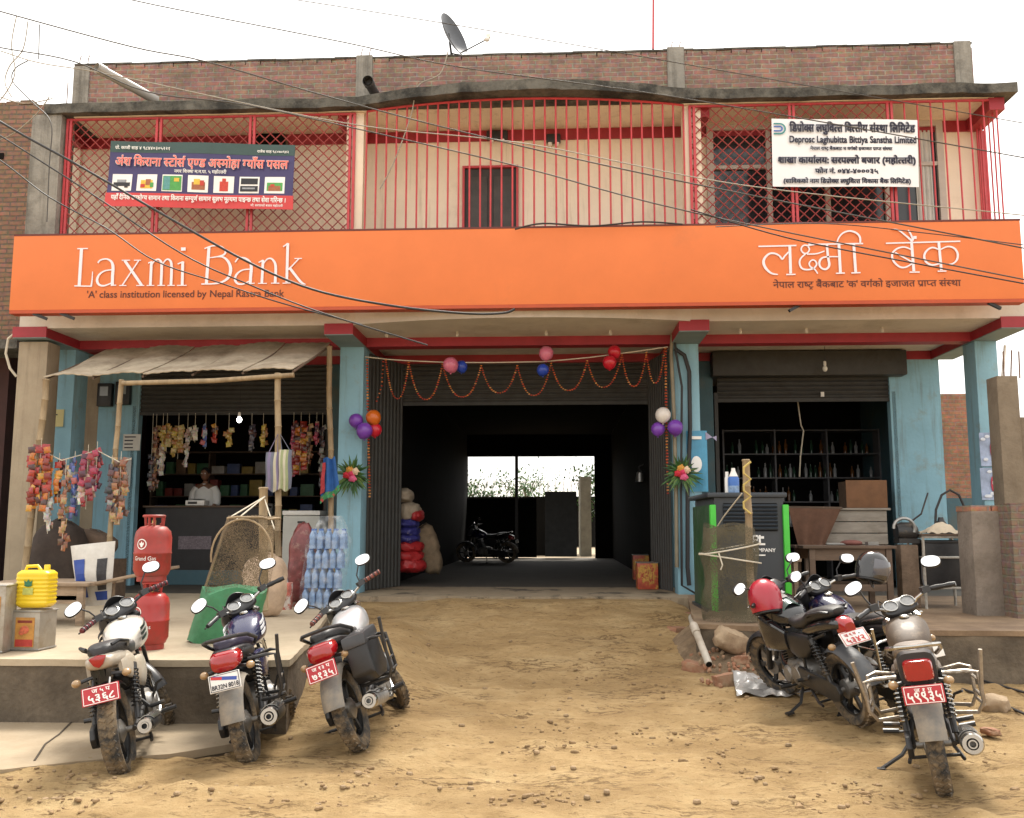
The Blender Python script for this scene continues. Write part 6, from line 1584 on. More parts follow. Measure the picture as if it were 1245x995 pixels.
q.tube([cage(H_ * .98, 2 * math.pi * j / 24) for j in range(24)], .010, 6, closed=True)
q.tube([Vector((nc.x + .20 + .27 * math.cos(R(a)), nc.y - .0, FL + .74 + .32 * math.sin(R(a)))) for a in range(-20, 200, 11)], .009, 6); q.tube([cage(0.05, R(200)), cage(H_ * .98, R(190))], .012, 6)
q.build('bamboo_hoop', m_bamboo, cg, smooth=50)
top = at(322, 604, nc.y + 1.2)
q = MB(); q.tube([cage(H_ * .98, R(185)), top], .008, 5); q.tube([cage(H_ * .94, R(250)), top], .008, 5); q.tube([cage(H_ * .90, R(340)), top + Vector((0, 0, -.03))], .006, 5); q.build('rope', m_cord, cg)
sb_ = thing('bamboo_stake', at(321, 745, nc.y + 1.2), 'short bamboo stake standing close left of the awning pole', 'stake')
bambo([at(321, 594, nc.y + 1.25), at(320, 742, nc.y + 1.25)], .045, sb_, 'culm')
b2_ = thing('bamboo_stake', at(328, 650, 11.6), 'thicker bamboo stump behind the short stake', 'stake'); bambo([at(329, 640, 11.75), at(328, 728, 11.75)], .05, b2_, 'culm')
# goods around the pole: pinkish sack, little red packs, white things
sack(onz(312, 752, FL) + Vector((0, .25, .33)), (.24, .2, .36), 'crumpled beige sack with pink print at the foot of the awning pole', M('beige_pink_sack', (.46, .34, .24), .7, var=.25, scale=7, bump=.5, bscale=9, dirt=((.50, .12, .12), .64, .72)))
for i, (px, py, lb) in enumerate(((345, 742, 'small red and white carton nearest the awning pole'), (357, 738, 'small red and white carton between its twin and the bottle pack'))):
    p = onz(px, py, FL); tag(MB().box(p + Vector((0, .1, .16)), (.11, .14, .32), (0, 0, .2 * i)).box(p + Vector((0, .025, .18)), (.07, .012, .12), (0, 0, .2 * i)).build('carton', M('red_white_pack', (.42, .12, .09), .5, var=.6, scale=12, dirt=((.55, .5, .45), .5, .55)), None, bev=.006), lb, 'carton')
p = onz(331, 741, FL); t = thing('plastic_jar', p, 'greyish white plastic jar behind the small red cartons', 'jar')
MB().lathe([(.0, 0), (.09, 0), (.10, .02), (.10, .30), (.08, .35), (.06, .37), (0, .37)], 16, Matrix.Translation(p + Vector((.02, .35, 0)))).build('body', M('milky_plastic', (.42, .42, .40), .4, var=.1), t, smooth=40); MB().lathe([(.065, .365), (.065, .42), (0, .42)], 14, Matrix.Translation(p + Vector((.02, .35, 0)))).build('lid', m_white, t, smooth=40)
# pack of water bottles in clear film
pb_ = onz(383, 742, FL); pk = thing('bottle_pack', pb_, 'tall stack of blue water bottles wrapped in clear film beside the left pillar', 'bottles')
m_bot = M('blue_bottle_plastic', (.30, .46, .72), .12, var=.35, scale=22, trans=.35); m_cap = M('bottle_cap', (.06, .16, .45), .4)
bq = MB(); bq.lathe([(0, 0), (.036, 0), (.040, .02), (.036, .05), (.040, .08), (.036, .11), (.040, .14), (.038, .17), (.016, .215), (.014, .235), (0, .235)], 12)
first = None
for lv in range(4):
    for cx_ in range(5):
        for cy in range(2):
            o_ = Vector((pb_.x + (cx_ - 2) * .092 + lv * .028 + random.uniform(-.006, .006), pb_.y + .2 + cy * .1, FL + .01 + lv * .238))
            if first is None:
                first = bq.build('bottle', m_bot, pk, smooth=40, local=True); cap0 = MB().lathe([(.017, .222), (.017, .245), (0, .245)], 10).build('cap', m_cap, first, smooth=40, local=True); cur = first
            else:
                cur = first.copy(); COL.objects.link(cur); cc = cap0.copy(); COL.objects.link(cc); cc.parent = cur
            cur.location = o_ - pk.location
m_film = bpy.data.materials.new('clear_film'); m_film.use_nodes = True
_n = m_film.node_tree.nodes; _l = m_film.node_tree.links; _b = _n['Principled BSDF']; _b.inputs['Base Color'].default_value = (.75, .8, .85, 1); _b.inputs['Roughness'].default_value = .12
_tr = _n.new('ShaderNodeBsdfTransparent'); _mx = _n.new('ShaderNodeMixShader'); _tc = _n.new('ShaderNodeTexCoord'); _no = _n.new('ShaderNodeTexNoise'); _no.inputs['Scale'].default_value = 9; _rp = _n.new('ShaderNodeMapRange'); _rp.inputs['From Min'].default_value = .45; _rp.inputs['From Max'].default_value = .7; _rp.inputs['To Min'].default_value = .04; _rp.inputs['To Max'].default_value = .32
_l.new(_tc.outputs['Object'], _no.inputs['Vector']); _l.new(_no.outputs['Fac'], _rp.inputs['Value']); _l.new(_rp.outputs[0], _mx.inputs[0]); _l.new(_tr.outputs[0], _mx.inputs[1]); _l.new(_b.outputs[0], _mx.inputs[2]); _l.new(_mx.outputs[0], _n['Material Output'].inputs['Surface'])
q = MB(); rs = []
for k in range(12):
    z = 1.12 * k / 11; f = 1 if k < 9 else 1 - .18 * (k - 8); rs.append([(pb_.x + .028 * z * 4 + (.265 * f) * math.copysign(abs(math.cos(a)) ** .4, math.cos(a)) + .02 * noise.noise(Vector((a * 2, z * 6, 0))), pb_.y + .25 + .15 * math.copysign(abs(math.sin(a)) ** .4, math.sin(a)) + .015 * noise.noise(Vector((a * 3, z * 8, 5))), FL + .008 + z) for a in [2 * math.pi * j / 40 for j in range(40)]])
q.rings(rs); q.build('film', m_film, pk, smooth=60)
rb_ = thing('bottle_pack', pb_ + Vector((-.32, .35, 0)), 'reddish wrapped pack beside the blue water bottles', 'bottles')
sack(pb_ + Vector((-.30, .48, .52)), (.17, .14, .5), 'maroon wrapped bale tucked behind the blue water bottles', M('maroon_film', (.16, .04, .04), .35, var=.4, scale=12, dirt=((.3, .2, .16), .55, .7)), name='bale', cat='bale'); bpy.data.objects.remove(rb_)
# white chest cabinet at the shop front
ca = thing('chest_freezer', (AX(366, 14.9, 660), 14.9, FL), 'white dented chest freezer with dark spots behind the awning pole', 'freezer')
x0, x1, z1 = AX(343, 14.9, 660), AX(388, 14.9, 660), AZ(621, 14.9, 366)
MB().bb((x0, 14.9, FL), (x1, 15.5, z1 - .08)).build('body', M('chipped_white_enamel', (.50, .50, .46), .4, var=.08, scale=4, dirt=((.05, .045, .04), .66, .70), dscale=3), ca, bev=.02)
MB().bb((x0 - .01, 14.88, z1 - .076), (x1 + .01, 15.5, z1)).build('lid', m_white, ca, bev=.02); MB().bb((x0 + .25, 14.865, z1 - .2), (x0 + .36, 14.898, z1 - .17)).build('handle', m_black, ca)
# cloth bags hung on the awning pole, blue cloth on the far pole
def bag(px0, px1, py0, py1, Y, label, mats, strap_to):
    a, b = at(px0, py1, Y), at(px1, py0, Y); w, h = b.x - a.x, b.z - a.z; t = thing('cloth_bag', Vector(((a.x + b.x) / 2, Y, a.z)), label, 'bag')
    n = len(mats)
    def fr(u, v, s): return (a.x + w * (u + .04 * math.sin(v * 6)), Y + s * .05 * math.sin(math.pi * u) ** .5 * math.sin(math.pi * (.1 + .85 * v)) + .012 * math.sin(u * 19 + v * 2), a.z + h * v + .02 * math.sin(u * 8) * (1 - v))
    for k in range(n):
        MB().sheet(lambda u, v: fr((k + u) / n, v, -1), 3, 8, .003).build('striped_cloth', mats[k], t, smooth=60)
    MB().sheet(lambda u, v: fr(u, v, 1), 10, 8, .003).build('back_cloth', mats[0], t, smooth=60)
    MB().tube([(a.x + w * .2, Y, b.z), Vector(strap_to), (a.x + w * .8, Y, b.z)], .012, 6, flat=.4).build('strap', mats[-1], t)
m_lil = M('lilac_cloth', (.22, .19, .30), .8, var=.1); m_lgr = M('light_green_cloth', (.32, .36, .20), .8, var=.1); m_gyc = M('grey_blue_cloth', (.14, .15, .2), .8); m_crm = M('cream_cloth', (.5, .47, .36), .8)
hk = at(338, 528, 11.86)
bag(322, 341, 550, 597, 11.82, 'lilac striped cloth bag hanging left on the awning pole', [m_gyc, m_lil, m_gyc, m_crm, m_lil], hk); bag(338, 355, 547, 596, 11.79, 'green striped cloth bag hanging right on the awning pole', [m_crm, m_lgr, m_crm, m_lgr, m_gyc], hk + Vector((.03, 0, 0)))
c5 = [at(394, 558, 13.5), at(408, 556, 13.5), at(414, 596, 13.5), at(390, 612, 13.5)]
bc_ = thing('blue_cloth', c5[0], 'bright blue cloth with coloured hem knotted on the right awning pole', 'cloth')
MB().sheet(lambda u, v: bil(c5, u, v) + Vector((0, .03 * math.sin(u * 12) - .03, .02 * math.sin(u * 7))), 14, 10, .004).build('cloth', M('bright_blue_cloth', (.02, .10, .32), .8, var=.2, scale=8), bc_, smooth=60)
MB().sheet(lambda u, v: bil(c5, u, .86 + v * .16) + Vector((0, .03 * math.sin(u * 12) - .037, .02 * math.sin(u * 7))), 14, 2, .004).build('hem', M('green_hem', (.05, .25, .10), .8, var=.4, scale=20, dirt=((.45, .06, .06), .55, .6)), bc_, smooth=60)
MB().sheet(lambda u, v: bil(c5, u * .25 - .04, .1 + v * .7) + Vector((0, -.05 + .02 * math.sin(v * 9), 0)), 3, 8, .004).build('red_trim', M('red_trim_cloth', (.40, .04, .05), .8, var=.3), bc_, smooth=60)

# ------------------------------------------------------------------ festoons: balloons, garlands, wreaths
m_gar = island_mat('marigold_beads', [(.42, .06, .015), (.50, .14, .02), (.36, .035, .015), (.55, .26, .08), (.45, .08, .02)], .7, 0)
gd = thing('flower_garland', at(630, 440, 14.05), 'festoon of orange bead swags strung across the middle bay', 'garland')
rp_ = [at(x, y, 14.05) for x, y in ((444, 434), (470, 437), (500, 439), (548, 441), (600, 441), (660, 440), (715, 435), (770, 428), (812, 422))]
MB().tube(rp_, .009, 6).build('cord', m_cord, gd, smooth=50)
def beads(q, pts, r=.016, gap=.036):
    L = [(pts[i + 1] - pts[i]).length for i in range(len(pts) - 1)]; tot = sum(L); n = int(tot / gap)
    for k in range(n + 1):
        d = tot * k / n; i = 0
        while i < len(L) - 1 and d > L[i]: d -= L[i]; i += 1
        p = pts[i].lerp(pts[i + 1], min(1, d / max(L[i], 1e-6))); q.ell(p + Vector((0, random.uniform(-.008, .008), 0)), (r * random.uniform(.8, 1.25), r, r * random.uniform(.55, .8)), 7, 5)
tops = [(469, 438, 0), (497, 441, 485), (538, 443, 486), (585, 445, 483), (629, 445, 478), (670, 442, 481), (714, 439, 475), (756, 432, 471), (786, 429, 470), (808, 424, 466)]
for (xa_, ya_, _), (xb_, yb_, yl) in zip(tops, tops[1:]):
    pts = [at(xa_ + (xb_ - xa_) * u, ya_ + (yb_ - ya_) * u + (yl - (ya_ + yb_) / 2) * (1 - abs(2 * u - 1) ** 2.4), 14.04) for u in [k / 14 for k in range(15)]]
    q = MB(); beads(q, pts); q.build('swag', m_gar, gd, smooth=60)
for x0, y0, y1, lb in ((446.5, 438, 604, 'hanging orange bead string beside the middle left pillar'), (809, 424, 600, 'hanging orange bead string left of the middle right pillar')):
    q = MB(); beads(q, [at(x0, y0, 14.03), at(x0 + 1, (y0 + y1) / 2, 14.03), at(x0 + 3, y1, 14.03)], .021, .045); tag(q.build('bead_string', m_gar, None, smooth=60), lb, 'garland')
q = MB(); beads(q, [at(466, 440, 14.06), at(464, 470, 14.06), at(458, 488, 14.06)], .016, .06); tag(q.build('bead_string', m_gar, None, smooth=60), 'loose short end of the orange bead string near the left pillar', 'garland')
def balloon(px, py, r_px, Y, col, label):
    p = at(px, py, Y); r = r_px * Y / F_PX; t = thing('balloon', p, label, 'balloon', 'party balloons on the shop front'); k = M(col[0] + '_balloon', col[1], .3, var=.03, coat=.25, spec=.4)
    MB().lathe([(.002, -r * 1.14), (r * .3, -r * 1.02), (r * .62, -r * .82), (r * .9, -r * .42), (r, 0), (r * .93, r * .42), (r * .68, r * .78), (r * .35, r * .97), (.002, r * 1.02)], 22, Matrix.Translation(p) @ Matrix.Rotation(random.uniform(-.4, .4), 4, 'X') @ Matrix.Rotation(random.uniform(-.5, .5), 4, 'Y')).build('skin', k, t, smooth=70)
    MB().ell(p + Vector((0, .01, -r * 1.12)), (r * .12, r * .12, r * .1), 8, 6).build('knot', k, t, smooth=60)
pk_, bl_, rd_, pu_, og_, wh_ = ('pink', (.60, .16, .26)), ('blue', (.02, .06, .42)), ('red', (.50, .012, .03)), ('purple', (.17, .05, .38)), ('orange', (.55, .12, .01)), ('white', (.68, .64, .60))
balloon(561, 446, 7.5, 14.08, bl_, 'small blue balloon behind the pink one on the left of the festoon'); balloon(548, 444, 9.5, 13.95, pk_, 'pink balloon left on the festoon in front of a blue one')
balloon(660, 450, 7.5, 13.98, bl_, 'small blue balloon just below the pink one at the festoon middle'); balloon(664, 430, 9, 13.9, pk_, 'pink balloon above a blue one at the festoon middle')
balloon(747, 428, 8, 14.0, rd_, 'upper of the two red balloons on the festoon'); balloon(741, 441, 8.5, 13.9, rd_, 'lower of the two red balloons on the festoon')
balloon(454, 508, 9.5, 13.92, og_, 'orange balloon in the cluster on the middle left pillar'); balloon(456, 523, 8.5, 13.96, rd_, 'red balloon low in the cluster on the middle left pillar')
balloon(433, 512, 9, 13.93, pu_, 'purple balloon on the outer left of the left pillar cluster'); balloon(443, 524, 10, 13.82, pu_, 'purple balloon lowest and foremost in the left pillar cluster')
balloon(806, 505, 9.5, 13.85, wh_, 'white balloon above the two purple ones by the middle right pillar'); balloon(800, 522, 8.5, 13.92, pu_, 'purple balloon under the white one on the side of the dark doorway'); balloon(821, 520, 9.5, 13.86, pu_, 'purple balloon under the white one on the pillar side')
m_leaf = island_mat('wreath_leaves', [(.03, .10, .02), (.05, .14, .03), (.02, .07, .02), (.08, .15, .03)], .5, .1)
def wreath(px, py, r_px, Y, label):
    c_ = at(px, py, Y); r = r_px * Y / F_PX; t = thing('flower_bouquet', c_, label, 'bouquet'); q = MB()
    for k in range(70):
        a = random.uniform(0, 2 * math.pi); l = r * random.uniform(.55, 1.15); up = Vector((math.cos(a), random.uniform(-.5, .1), math.sin(a))).normalized(); sd = up.cross(Vector((0, 1, 0))).normalized(); w = r * .07
        p0 = c_ + up * r * .1; bend = Vector((0, -.03, -.25 * l * abs(math.cos(a))))
        q.add([p0 - sd * w * .5, p0 + up * l * .5 - sd * w + bend * .3, p0 + up * l + bend, p0 + up * l * .5 + sd * w + bend * .3, p0 + sd * w * .5, p0 + up * l * .5 + bend * .3 + Vector((0, -.008, 0))], [[0, 1, 5], [1, 2, 5], [2, 3, 5], [3, 4, 5], [4, 0, 5]])
    q.build('leaves', m_leaf, t)
    for k, (dx, dz, cl) in enumerate(((.0, .05, (.60, .03, .10)), (.14, .12, (.75, .55, .38)), (-.15, .0, (.55, .02, .04)), (.05, -.12, (.70, .12, .25)), (-.05, .18, (.62, .30, .05)))):
        q = MB(); o_ = c_ + Vector((dx * r * 1.5, -.07, dz * r * 1.5))
        for j in range(14):
            a = j * 2.4; rr = .012 + .0028 * j; q.ell(o_ + Vector((rr * math.cos(a), -.03 + .003 * j, rr * math.sin(a))), (.022, .012, .022), 7, 5, Matrix.Rotation(a, 4, 'Y'))
        q.build('flower', M('petal_%s' % ('abcde'[k]), cl, .6, var=.15, scale=30), t, smooth=60)
wreath(428, 578, 24, 13.9, 'leafy bouquet with red and white flowers on the middle left pillar'); wreath(829, 576, 23, 13.9, 'leafy bouquet with pink flowers on the middle right pillar')

# ------------------------------------------------------------------ middle hall: sacks, tins, parked bike, lamp
G3 = 'sacks stacked inside the hall entrance'
m_rs = M('red_printed_sack', (.40, .022, .025), .5, var=.25, scale=7, bump=.4, bscale=9, dirt=((.55, .45, .4), .66, .72)); m_bs = M('blue_printed_sack', (.03, .03, .17), .5, var=.2, scale=8, bump=.4, bscale=9, dirt=((.5, .45, .42), .6, .66)); m_cs = M('cream_sack', (.34, .28, .21), .75, var=.2, scale=6, bump=.5, bscale=9)
sy = 16.1
def hs(px, py, w_px, h_px, mt, label, rot=(0, R(90), 0)):
    p = at(px, py, sy); sack(p, (h_px * sy / F_PX / 2 * 1.1, .28, w_px * sy / F_PX / 2), label, mt, G3, rot)
hs(499, 688, 36, 15, m_rs, 'lowest red printed sack at the hall entrance'); hs(497, 676, 34, 14, m_rs, 'second red printed sack from the floor'); hs(498, 665, 33, 13, m_rs, 'third red printed sack, just under the blue ones')
hs(496, 655, 27, 12, m_bs, 'lower blue printed sack on the red ones'); hs(497, 646, 26, 11, m_bs, 'middle blue printed sack of the stack'); hs(496, 637, 26, 11, m_bs, 'upper blue printed sack of the stack')
hs(498, 622, 26, 20, m_cs, 'large cream sack lying on the blue ones'); hs(492, 603, 17, 18, m_cs, 'cream sack at the top of the stack', (0, .1, 0)); hs(508, 627, 13, 12, m_rs, 'small red sack resting beside the large cream one')
sack(at(521, 668, 16.6) + Vector((0, 0, 0)), (.20, .2, .42), 'brown jute sack leaning beside the red stack', M('jute_sack', (.22, .16, .10), .85, var=.25, scale=8, bump=.5, bscale=12), G3, (0, -.25, 0))
def hallt(px, py, w, h, label):
    a = onz(px, py, FL); t = thing('food_tin', a, label, 'tin')
    MB().box(a + Vector((0, w / 2, h / 2)), (w, w, h)).build('can', M('red_yellow_tin', (.42, .07, .035), .45, var=.4, scale=9, dirt=((.5, .3, .06), .5, .56)), t, bev=.012)
    MB().box(a + Vector((0, -.003, h * .55)), (w * .6, .005, h * .55)).build('label', M('yellow_tin_label', (.48, .26, .05), .5, var=.5, scale=25, dirt=((.35, .03, .02), .52, .56)), t); MB().tube([a + Vector((sx * w / 2, w / 2 + sy_ * w / 2, h)) for sx, sy_ in ((-1, -1), (1, -1), (1, 1), (-1, 1))], .008, 5, closed=True).build('rim', m_steel, t)
hallt(788, 717, .33, .42, 'bright red and yellow tin nearest the hall edge'); hallt(780, 705, .30, .46, 'dull yellow tin behind the bright red one')
t = thing('wall_lamp', at(757, 581, 17.2), 'small grey lamp on the right wall of the hall', 'lamp')
a = Vector((hx1 - .08, 18.6, at(757, 580, 18.6).z)); MB().tube([a + Vector((.08, 0, .25)), a + Vector((-.02, 0, .2)), a], .015, 6).build('arm', m_frame, t); MB().lathe([(.02, .12), (.07, .08), (.085, -.1), (.07, -.1), (.0, -.04)], 14, Matrix.Translation(a)).build('shade', m_steel, t, smooth=40)
hb_ = dup(b6, Vector((AX(592, 26, 680), 26.0, FL)), (R(-8), 0, R(160)), 'motorcycle parked far back inside the dark hall')
hb_['group'] = 'motorcycle in the hall'
# yard behind the hall
yard = MB().bb((-8, Yb + .05, -.2), (10, 60, FL - .05)).build('ground', M('yard_earth', (.34, .27, .18), .95, var=.2, scale=2, bump=.4), None); tag(yard, kind='structure')
def tree(x, y, h, cr, label, seed, gap=.0):
    rnd = random.Random(seed); t = thing('tree', (x, y, 0), label, 'tree'); q = MB(); tips = []
    q.tube([(x, y, 0), (x + .1, y, h * .25), (x - .05, y + .1, h * .5), (x + .1, y, h * .8)], [.16, .13, .09, .03], 8)
    for k in range(12):
        a = rnd.uniform(0, 6.28); z0 = h * rnd.uniform(.3, .7); l = cr * rnd.uniform(.6, 1.1); p1 = Vector((x + l * .5 * math.cos(a), y + l * .5 * math.sin(a), z0 + l * .35)); p2 = Vector((x + l * math.cos(a), y + l * math.sin(a), z0 + l * rnd.uniform(.3, .8)))
        q.tube([(x, y, z0), p1, p2], [.05, .03, .01], 6); tips += [p1, p2, p1.lerp(p2, .5)]
    q.build('trunk', m_dkwood, t, smooth=50); q = MB()
    for p in tips:
        for k in range(60):
            o_ = p + Vector((rnd.gauss(0, .34), rnd.gauss(0, .34), rnd.gauss(0, .28))); s = rnd.uniform(.05, .10); m = Euler((rnd.uniform(0, 6), rnd.uniform(0, 6), rnd.uniform(0, 6))).to_matrix()
            q.add([o_ + m @ Vector(v) * s for v in ((-1, 0, 0), (0, -.45, .1), (1, 0, 0), (0, .45, .1))], [[0, 1, 2, 3]])
    q.build('crown', m_leaf, t)
tree(AX(560, 36, 580), 36, 4.2, 1.9, 'leafy tree in the yard on the left of the far opening', 3); tree(AX(640, 43, 580), 43, 4.0, 1.6, 'thin tree in the yard behind the middle post', 5); tree(AX(748, 35, 570), 35, 4.4, 1.6, 'dark tree in the yard on the right of the far opening', 8)
sd_ = thing('tin_shed', (AX(650, 48, 600), 48, 0), 'low grey tin roofed shed beyond the yard', 'shed')
MB().bb((AX(540, 48, 600), 48, 0), (AX(760, 48, 600), 50, AZ(604, 48))).build('wall', m_in, sd_); MB().sheet(lambda u, v: (AX(530, 48, 600) + u * 10.5, 47.3 + v * 3, AZ(606, 48) + .1 + .9 * v + .03 * math.sin(u * 160)), 160, 1, .01).build('roof', M('tin_roof', (.22, .21, .20), .5, metal=.5, var=.2), sd_)
yw = thing('yard_wall', (AX(640, 34, 640), 34, 0), 'dark low wall across the yard behind the hall', 'wall'); MB().bb((AX(535, 34, 640), 34, 0), (AX(700, 34, 640), 34.2, AZ(604, 34))).build('brickwork', m_in, yw)
yw = thing('yard_wall', (AX(715, 33, 640), 33, 0), 'rough pale wall at the right side of the yard', 'wall'); MB().bb((AX(706, 33, 640), 33, 0), (AX(719, 33, 640), 36, AZ(580, 33))).build('brickwork', M('grey_yard_plaster', (.16, .15, .12), .9, var=.3, scale=3), yw)

# ------------------------------------------------------------------ right side: cables, pipe, rubble, generator
q = MB(); q.tube([at(x, y, Yc - .06) for x, y in ((822, 372), (818, 400), (816, 430), (818, 470), (820, 520), (822, 600), (823, 690))], .03, 8)
tag(q.build('conduit_pipe', M('dusty_pipe', (.23, .20, .14), .6, var=.2), None, smooth=50), 'thin dusty pipe running down the left edge of the middle right pillar', 'pipe')
q = MB(); q.tube([at(x, y, Yc - .08) for x, y in ((820, 424), (832, 432), (838, 452), (839, 520), (836, 600), (836, 690), (838, 712))], .032, 8)
tag(q.build('power_cable', m_rubber, None, smooth=50), 'thick black cable looping down the front of the middle right pillar', 'cable')
q = MB(); q.tube([at(x, y, Yc - .1) for x, y in ((826, 372), (818, 392), (822, 430), (829, 470), (828, 600), (829, 712), (846, 722), (852, 738), (850, 748), (842, 742), (843, 728))], .018, 7)
tag(q.build('power_cable', m_rubber, None, smooth=50), 'thinner black cable ending in a loop at the foot of the middle right pillar', 'cable')
def ong(px, py, lift=0.):
    z = .2
    for _ in range(12):
        p = onz(px, py, z); z = gz(p.x, min(p.y, 13.4)) + lift
    return p
MB_p = [ong(862, 808, .09), ong(845, 765, .10), ong(832, 728, .10), ong(825, 706, .12)]
MB_t = thing('drain_pipe', MB_p[0], 'jointed grey white drain pipe lying down the slope past loose bricks', 'pipe')
MB().tube(MB_p, .036, 12).build('tube', M('dirty_white_pvc', (.42, .38, .32), .5, var=.12, scale=4, dirt=((.25, .19, .13), .5, .8)), MB_t, smooth=40)
MB().tube([MB_p[1].lerp(MB_p[0], -.12), MB_p[1].lerp(MB_p[0], .12)], .043, 12).build('collar', MATS['dirty_white_pvc'], MB_t, smooth=40)
dd_p = (MB_p[0] - MB_p[1]).normalized()
MB().tube([MB_p[0], MB_p[0] + dd_p * .004], .030, 12).build('dark_bore', m_in, MB_t)
dp = None if True else pipe(b_, a, .048, 'grey white drain pipe lying down the slope past loose bricks', M('dirty_white_pvc', (.42, .38, .32), .5, var=.12, scale=4, dirt=((.25, .19, .13), .5, .8)))
m_rub = M('broken_brick', (.30, .14, .08), .9, var=.3, scale=6, bump=.6, bscale=18, dirt=((.30, .22, .14), .42, .62)); m_stone = M('pale_stone', (.38, .28, .18), .9, var=.25, scale=5, bump=.6, bscale=14, dirt=((.2, .13, .08), .45, .7))
def rubble(px, py, z, r, mt, label, name='brick', rot=None, cat='brick', group='loose bricks by the drain pipe', jag=.16):
    p = onz(px, py, z); bm = bmesh.new(); bmesh.ops.create_cube(bm, size=2); bmesh.ops.subdivide_edges(bm, edges=bm.edges, cuts=6, use_grid_fill=True); sd = random.random() * 99
    for v in bm.verts:
        k = v.co.normalized() * 1.25; v.co = v.co.lerp(k, .28 if name == 'brick' else .62); v.co += v.co.normalized() * jag * (noise.noise(v.co * 1.4 + Vector((sd, 0, 0))) + .45 * noise.noise(v.co * 3.7 + Vector((0, sd, 0))))
        v.co = Vector((v.co.x * r[0], v.co.y * r[1], v.co.z * r[2]))
    me = bpy.data.meshes.new(name); bm.to_mesh(me); bm.free(); me.shade_smooth(); me.set_sharp_from_angle(angle=R(38)); me.materials.append(mt); o = bpy.data.objects.new(name, me); COL.objects.link(o); o.location = p + Vector((0, r[1], r[2] * .8)); o.rotation_euler = rot or (random.uniform(-.2, .2), random.uniform(-.2, .2), random.uniform(0, 3))
    return tag(o, label, cat, group)
for px, py, z, s, lb in ((831, 758, .30, .12, 'loose brick furthest up beside the drain pipe'), (827, 776, .22, .13, 'tilted reddish brick halfway down the drain pipe'), (838, 790, .16, .09, 'small brick piece beside the lower drain pipe'), (848, 822, .04, .13, 'brick half sunk at the drain pipe mouth'), (851, 806, .10, .10, 'brick piece under the drain pipe mouth'),
    (878, 820, .02, .14, 'upper brick block right of the drain pipe mouth'), (888, 838, .0, .14, 'lower brick block right of the drain pipe mouth'), (905, 812, .12, .12, 'brick piece under the big pale stone')):
    rubble(px, py, z, (s, s * .6, s * .5), m_rub, lb)
rubble(895, 792, .26, (.19, .12, .10), m_stone, 'big pale broken stone slab in front of the net basket', 'stone', (.25, .35, .4), 'stone', None, .2)
rbm = MB()
for k in range(130):
    px, py = random.uniform(850, 935), random.uniform(768, 835); f = (py - 768) / 70
    p = onz(px, py, max(0, .34 * (1 - f) + .02)); s = random.uniform(.01, .032); m = Euler((random.uniform(0, 3), random.uniform(0, 3), random.uniform(0, 3))).to_matrix().to_4x4(); rbm.ell(p, (s, s * .8, s * .6), 6, 4, m, e=2.8)
tag(rbm.build('rubble', m_rub, None), 'scattered crumbs of stone and brick on the slope by the platform corner', 'rubble', kind='stuff')
def mound():
    c_ = onz(905, 812, .1); q = MB()
    def f(u, v):
        x = c_.x - .62 + 1.5 * u; y = c_.y - .55 + 1.7 * v; k = max(0, 1 - ((u - .5) * 2) ** 2) * min(1, v * 1.6) ; return (x, y, max(gz(x, y) - .03, -.05) + .40 * k * (1 + .3 * noise.noise(Vector((x * 3, y * 3, 0)))) + .05 * noise.noise(Vector((x * 8, y * 8, 2))) * k - .04)
    q.sheet(f, 44, 36, .02); return tag(q.build('ground', M('rubble_soil', (.16, .11, .065), .95, var=.35, scale=7, bump=.9, bscale=20, dirt=((.28, .2, .12), .5, .7)), None, smooth=70), kind='structure')
mound()
sheet_c = onz(935, 846, .02)
pl_ = thing('plastic_sheet', sheet_c, 'crumpled grey plastic sheet on the ground under the black motorcycle', 'plastic sheet')
MB().sheet(lambda u, v: (sheet_c.x - .30 + 1.0 * u + .1 * v, sheet_c.y - .1 + .75 * v, .03 + .10 * abs(noise.noise(Vector((u * 5, v * 5, 3)))) + .22 * max(0, .45 - u) * v + .05 * noise.noise(Vector((u * 11, v * 9, 1)))), 26, 20, .003).build('sheet', M('grey_plastic_film', (.30, .29, .28), .25, var=.15, scale=6, dirt=((.22, .16, .10), .55, .75)), pl_, smooth=50)

# generator
ge_y = 10.9
gx0, gx1, gzt = AX(868, ge_y, 680), AX(957, ge_y, 680), AZ(599, ge_y, 910)
ge = thing('generator', ((gx0 + gx1) / 2, ge_y, FL), 'dark grey generator cabinet with bright green corner posts', 'generator')
m_gd = M('dark_slate_paint', (.030, .038, .048), .42, var=.12, scale=4, dirt=((.09, .08, .065), .62, .9)); m_gg = M('bright_green_paint', (.05, .46, .035), .4, var=.08, scale=6)
MB().bb((gx0 + .02, ge_y + .01, FL + .04), (gx1 - .02, ge_y + 1.5, gzt - .06)).build('cabinet', m_gd, ge)
MB().bb((gx0 - .06, ge_y - .03, gzt - .057), (gx1 + .02, ge_y + 1.55, gzt)).build('roof', m_gd, ge, bev=.015)
for x in (gx0, gx1): MB().bb((x - .034, ge_y - .035, FL), (x + .034, ge_y + .05, gzt - .14)).build('corner_post', m_gg, ge, bev=.012)
MB().bb((gx0 - .02, ge_y + .062, FL), (gx0 + .018, ge_y + 1.45, gzt - .14)).build('side_panel', M('dull_green_paint', (.02, .075, .022), .45, var=.2, scale=3, dirt=((.04, .07, .05), .45, .65)), ge)
q = MB(); vz0, vz1 = AZ(645, ge_y, 910), AZ(613, ge_y, 910); vx0, vx1 = AX(880, ge_y, 630), AX(945, ge_y, 630)
for k in range(7): q.box(((vx0 + vx1) / 2, ge_y - .012, vz0 + (vz1 - vz0) * (k + .5) / 7), (vx1 - vx0, .034, .026), (R(38), 0, 0))
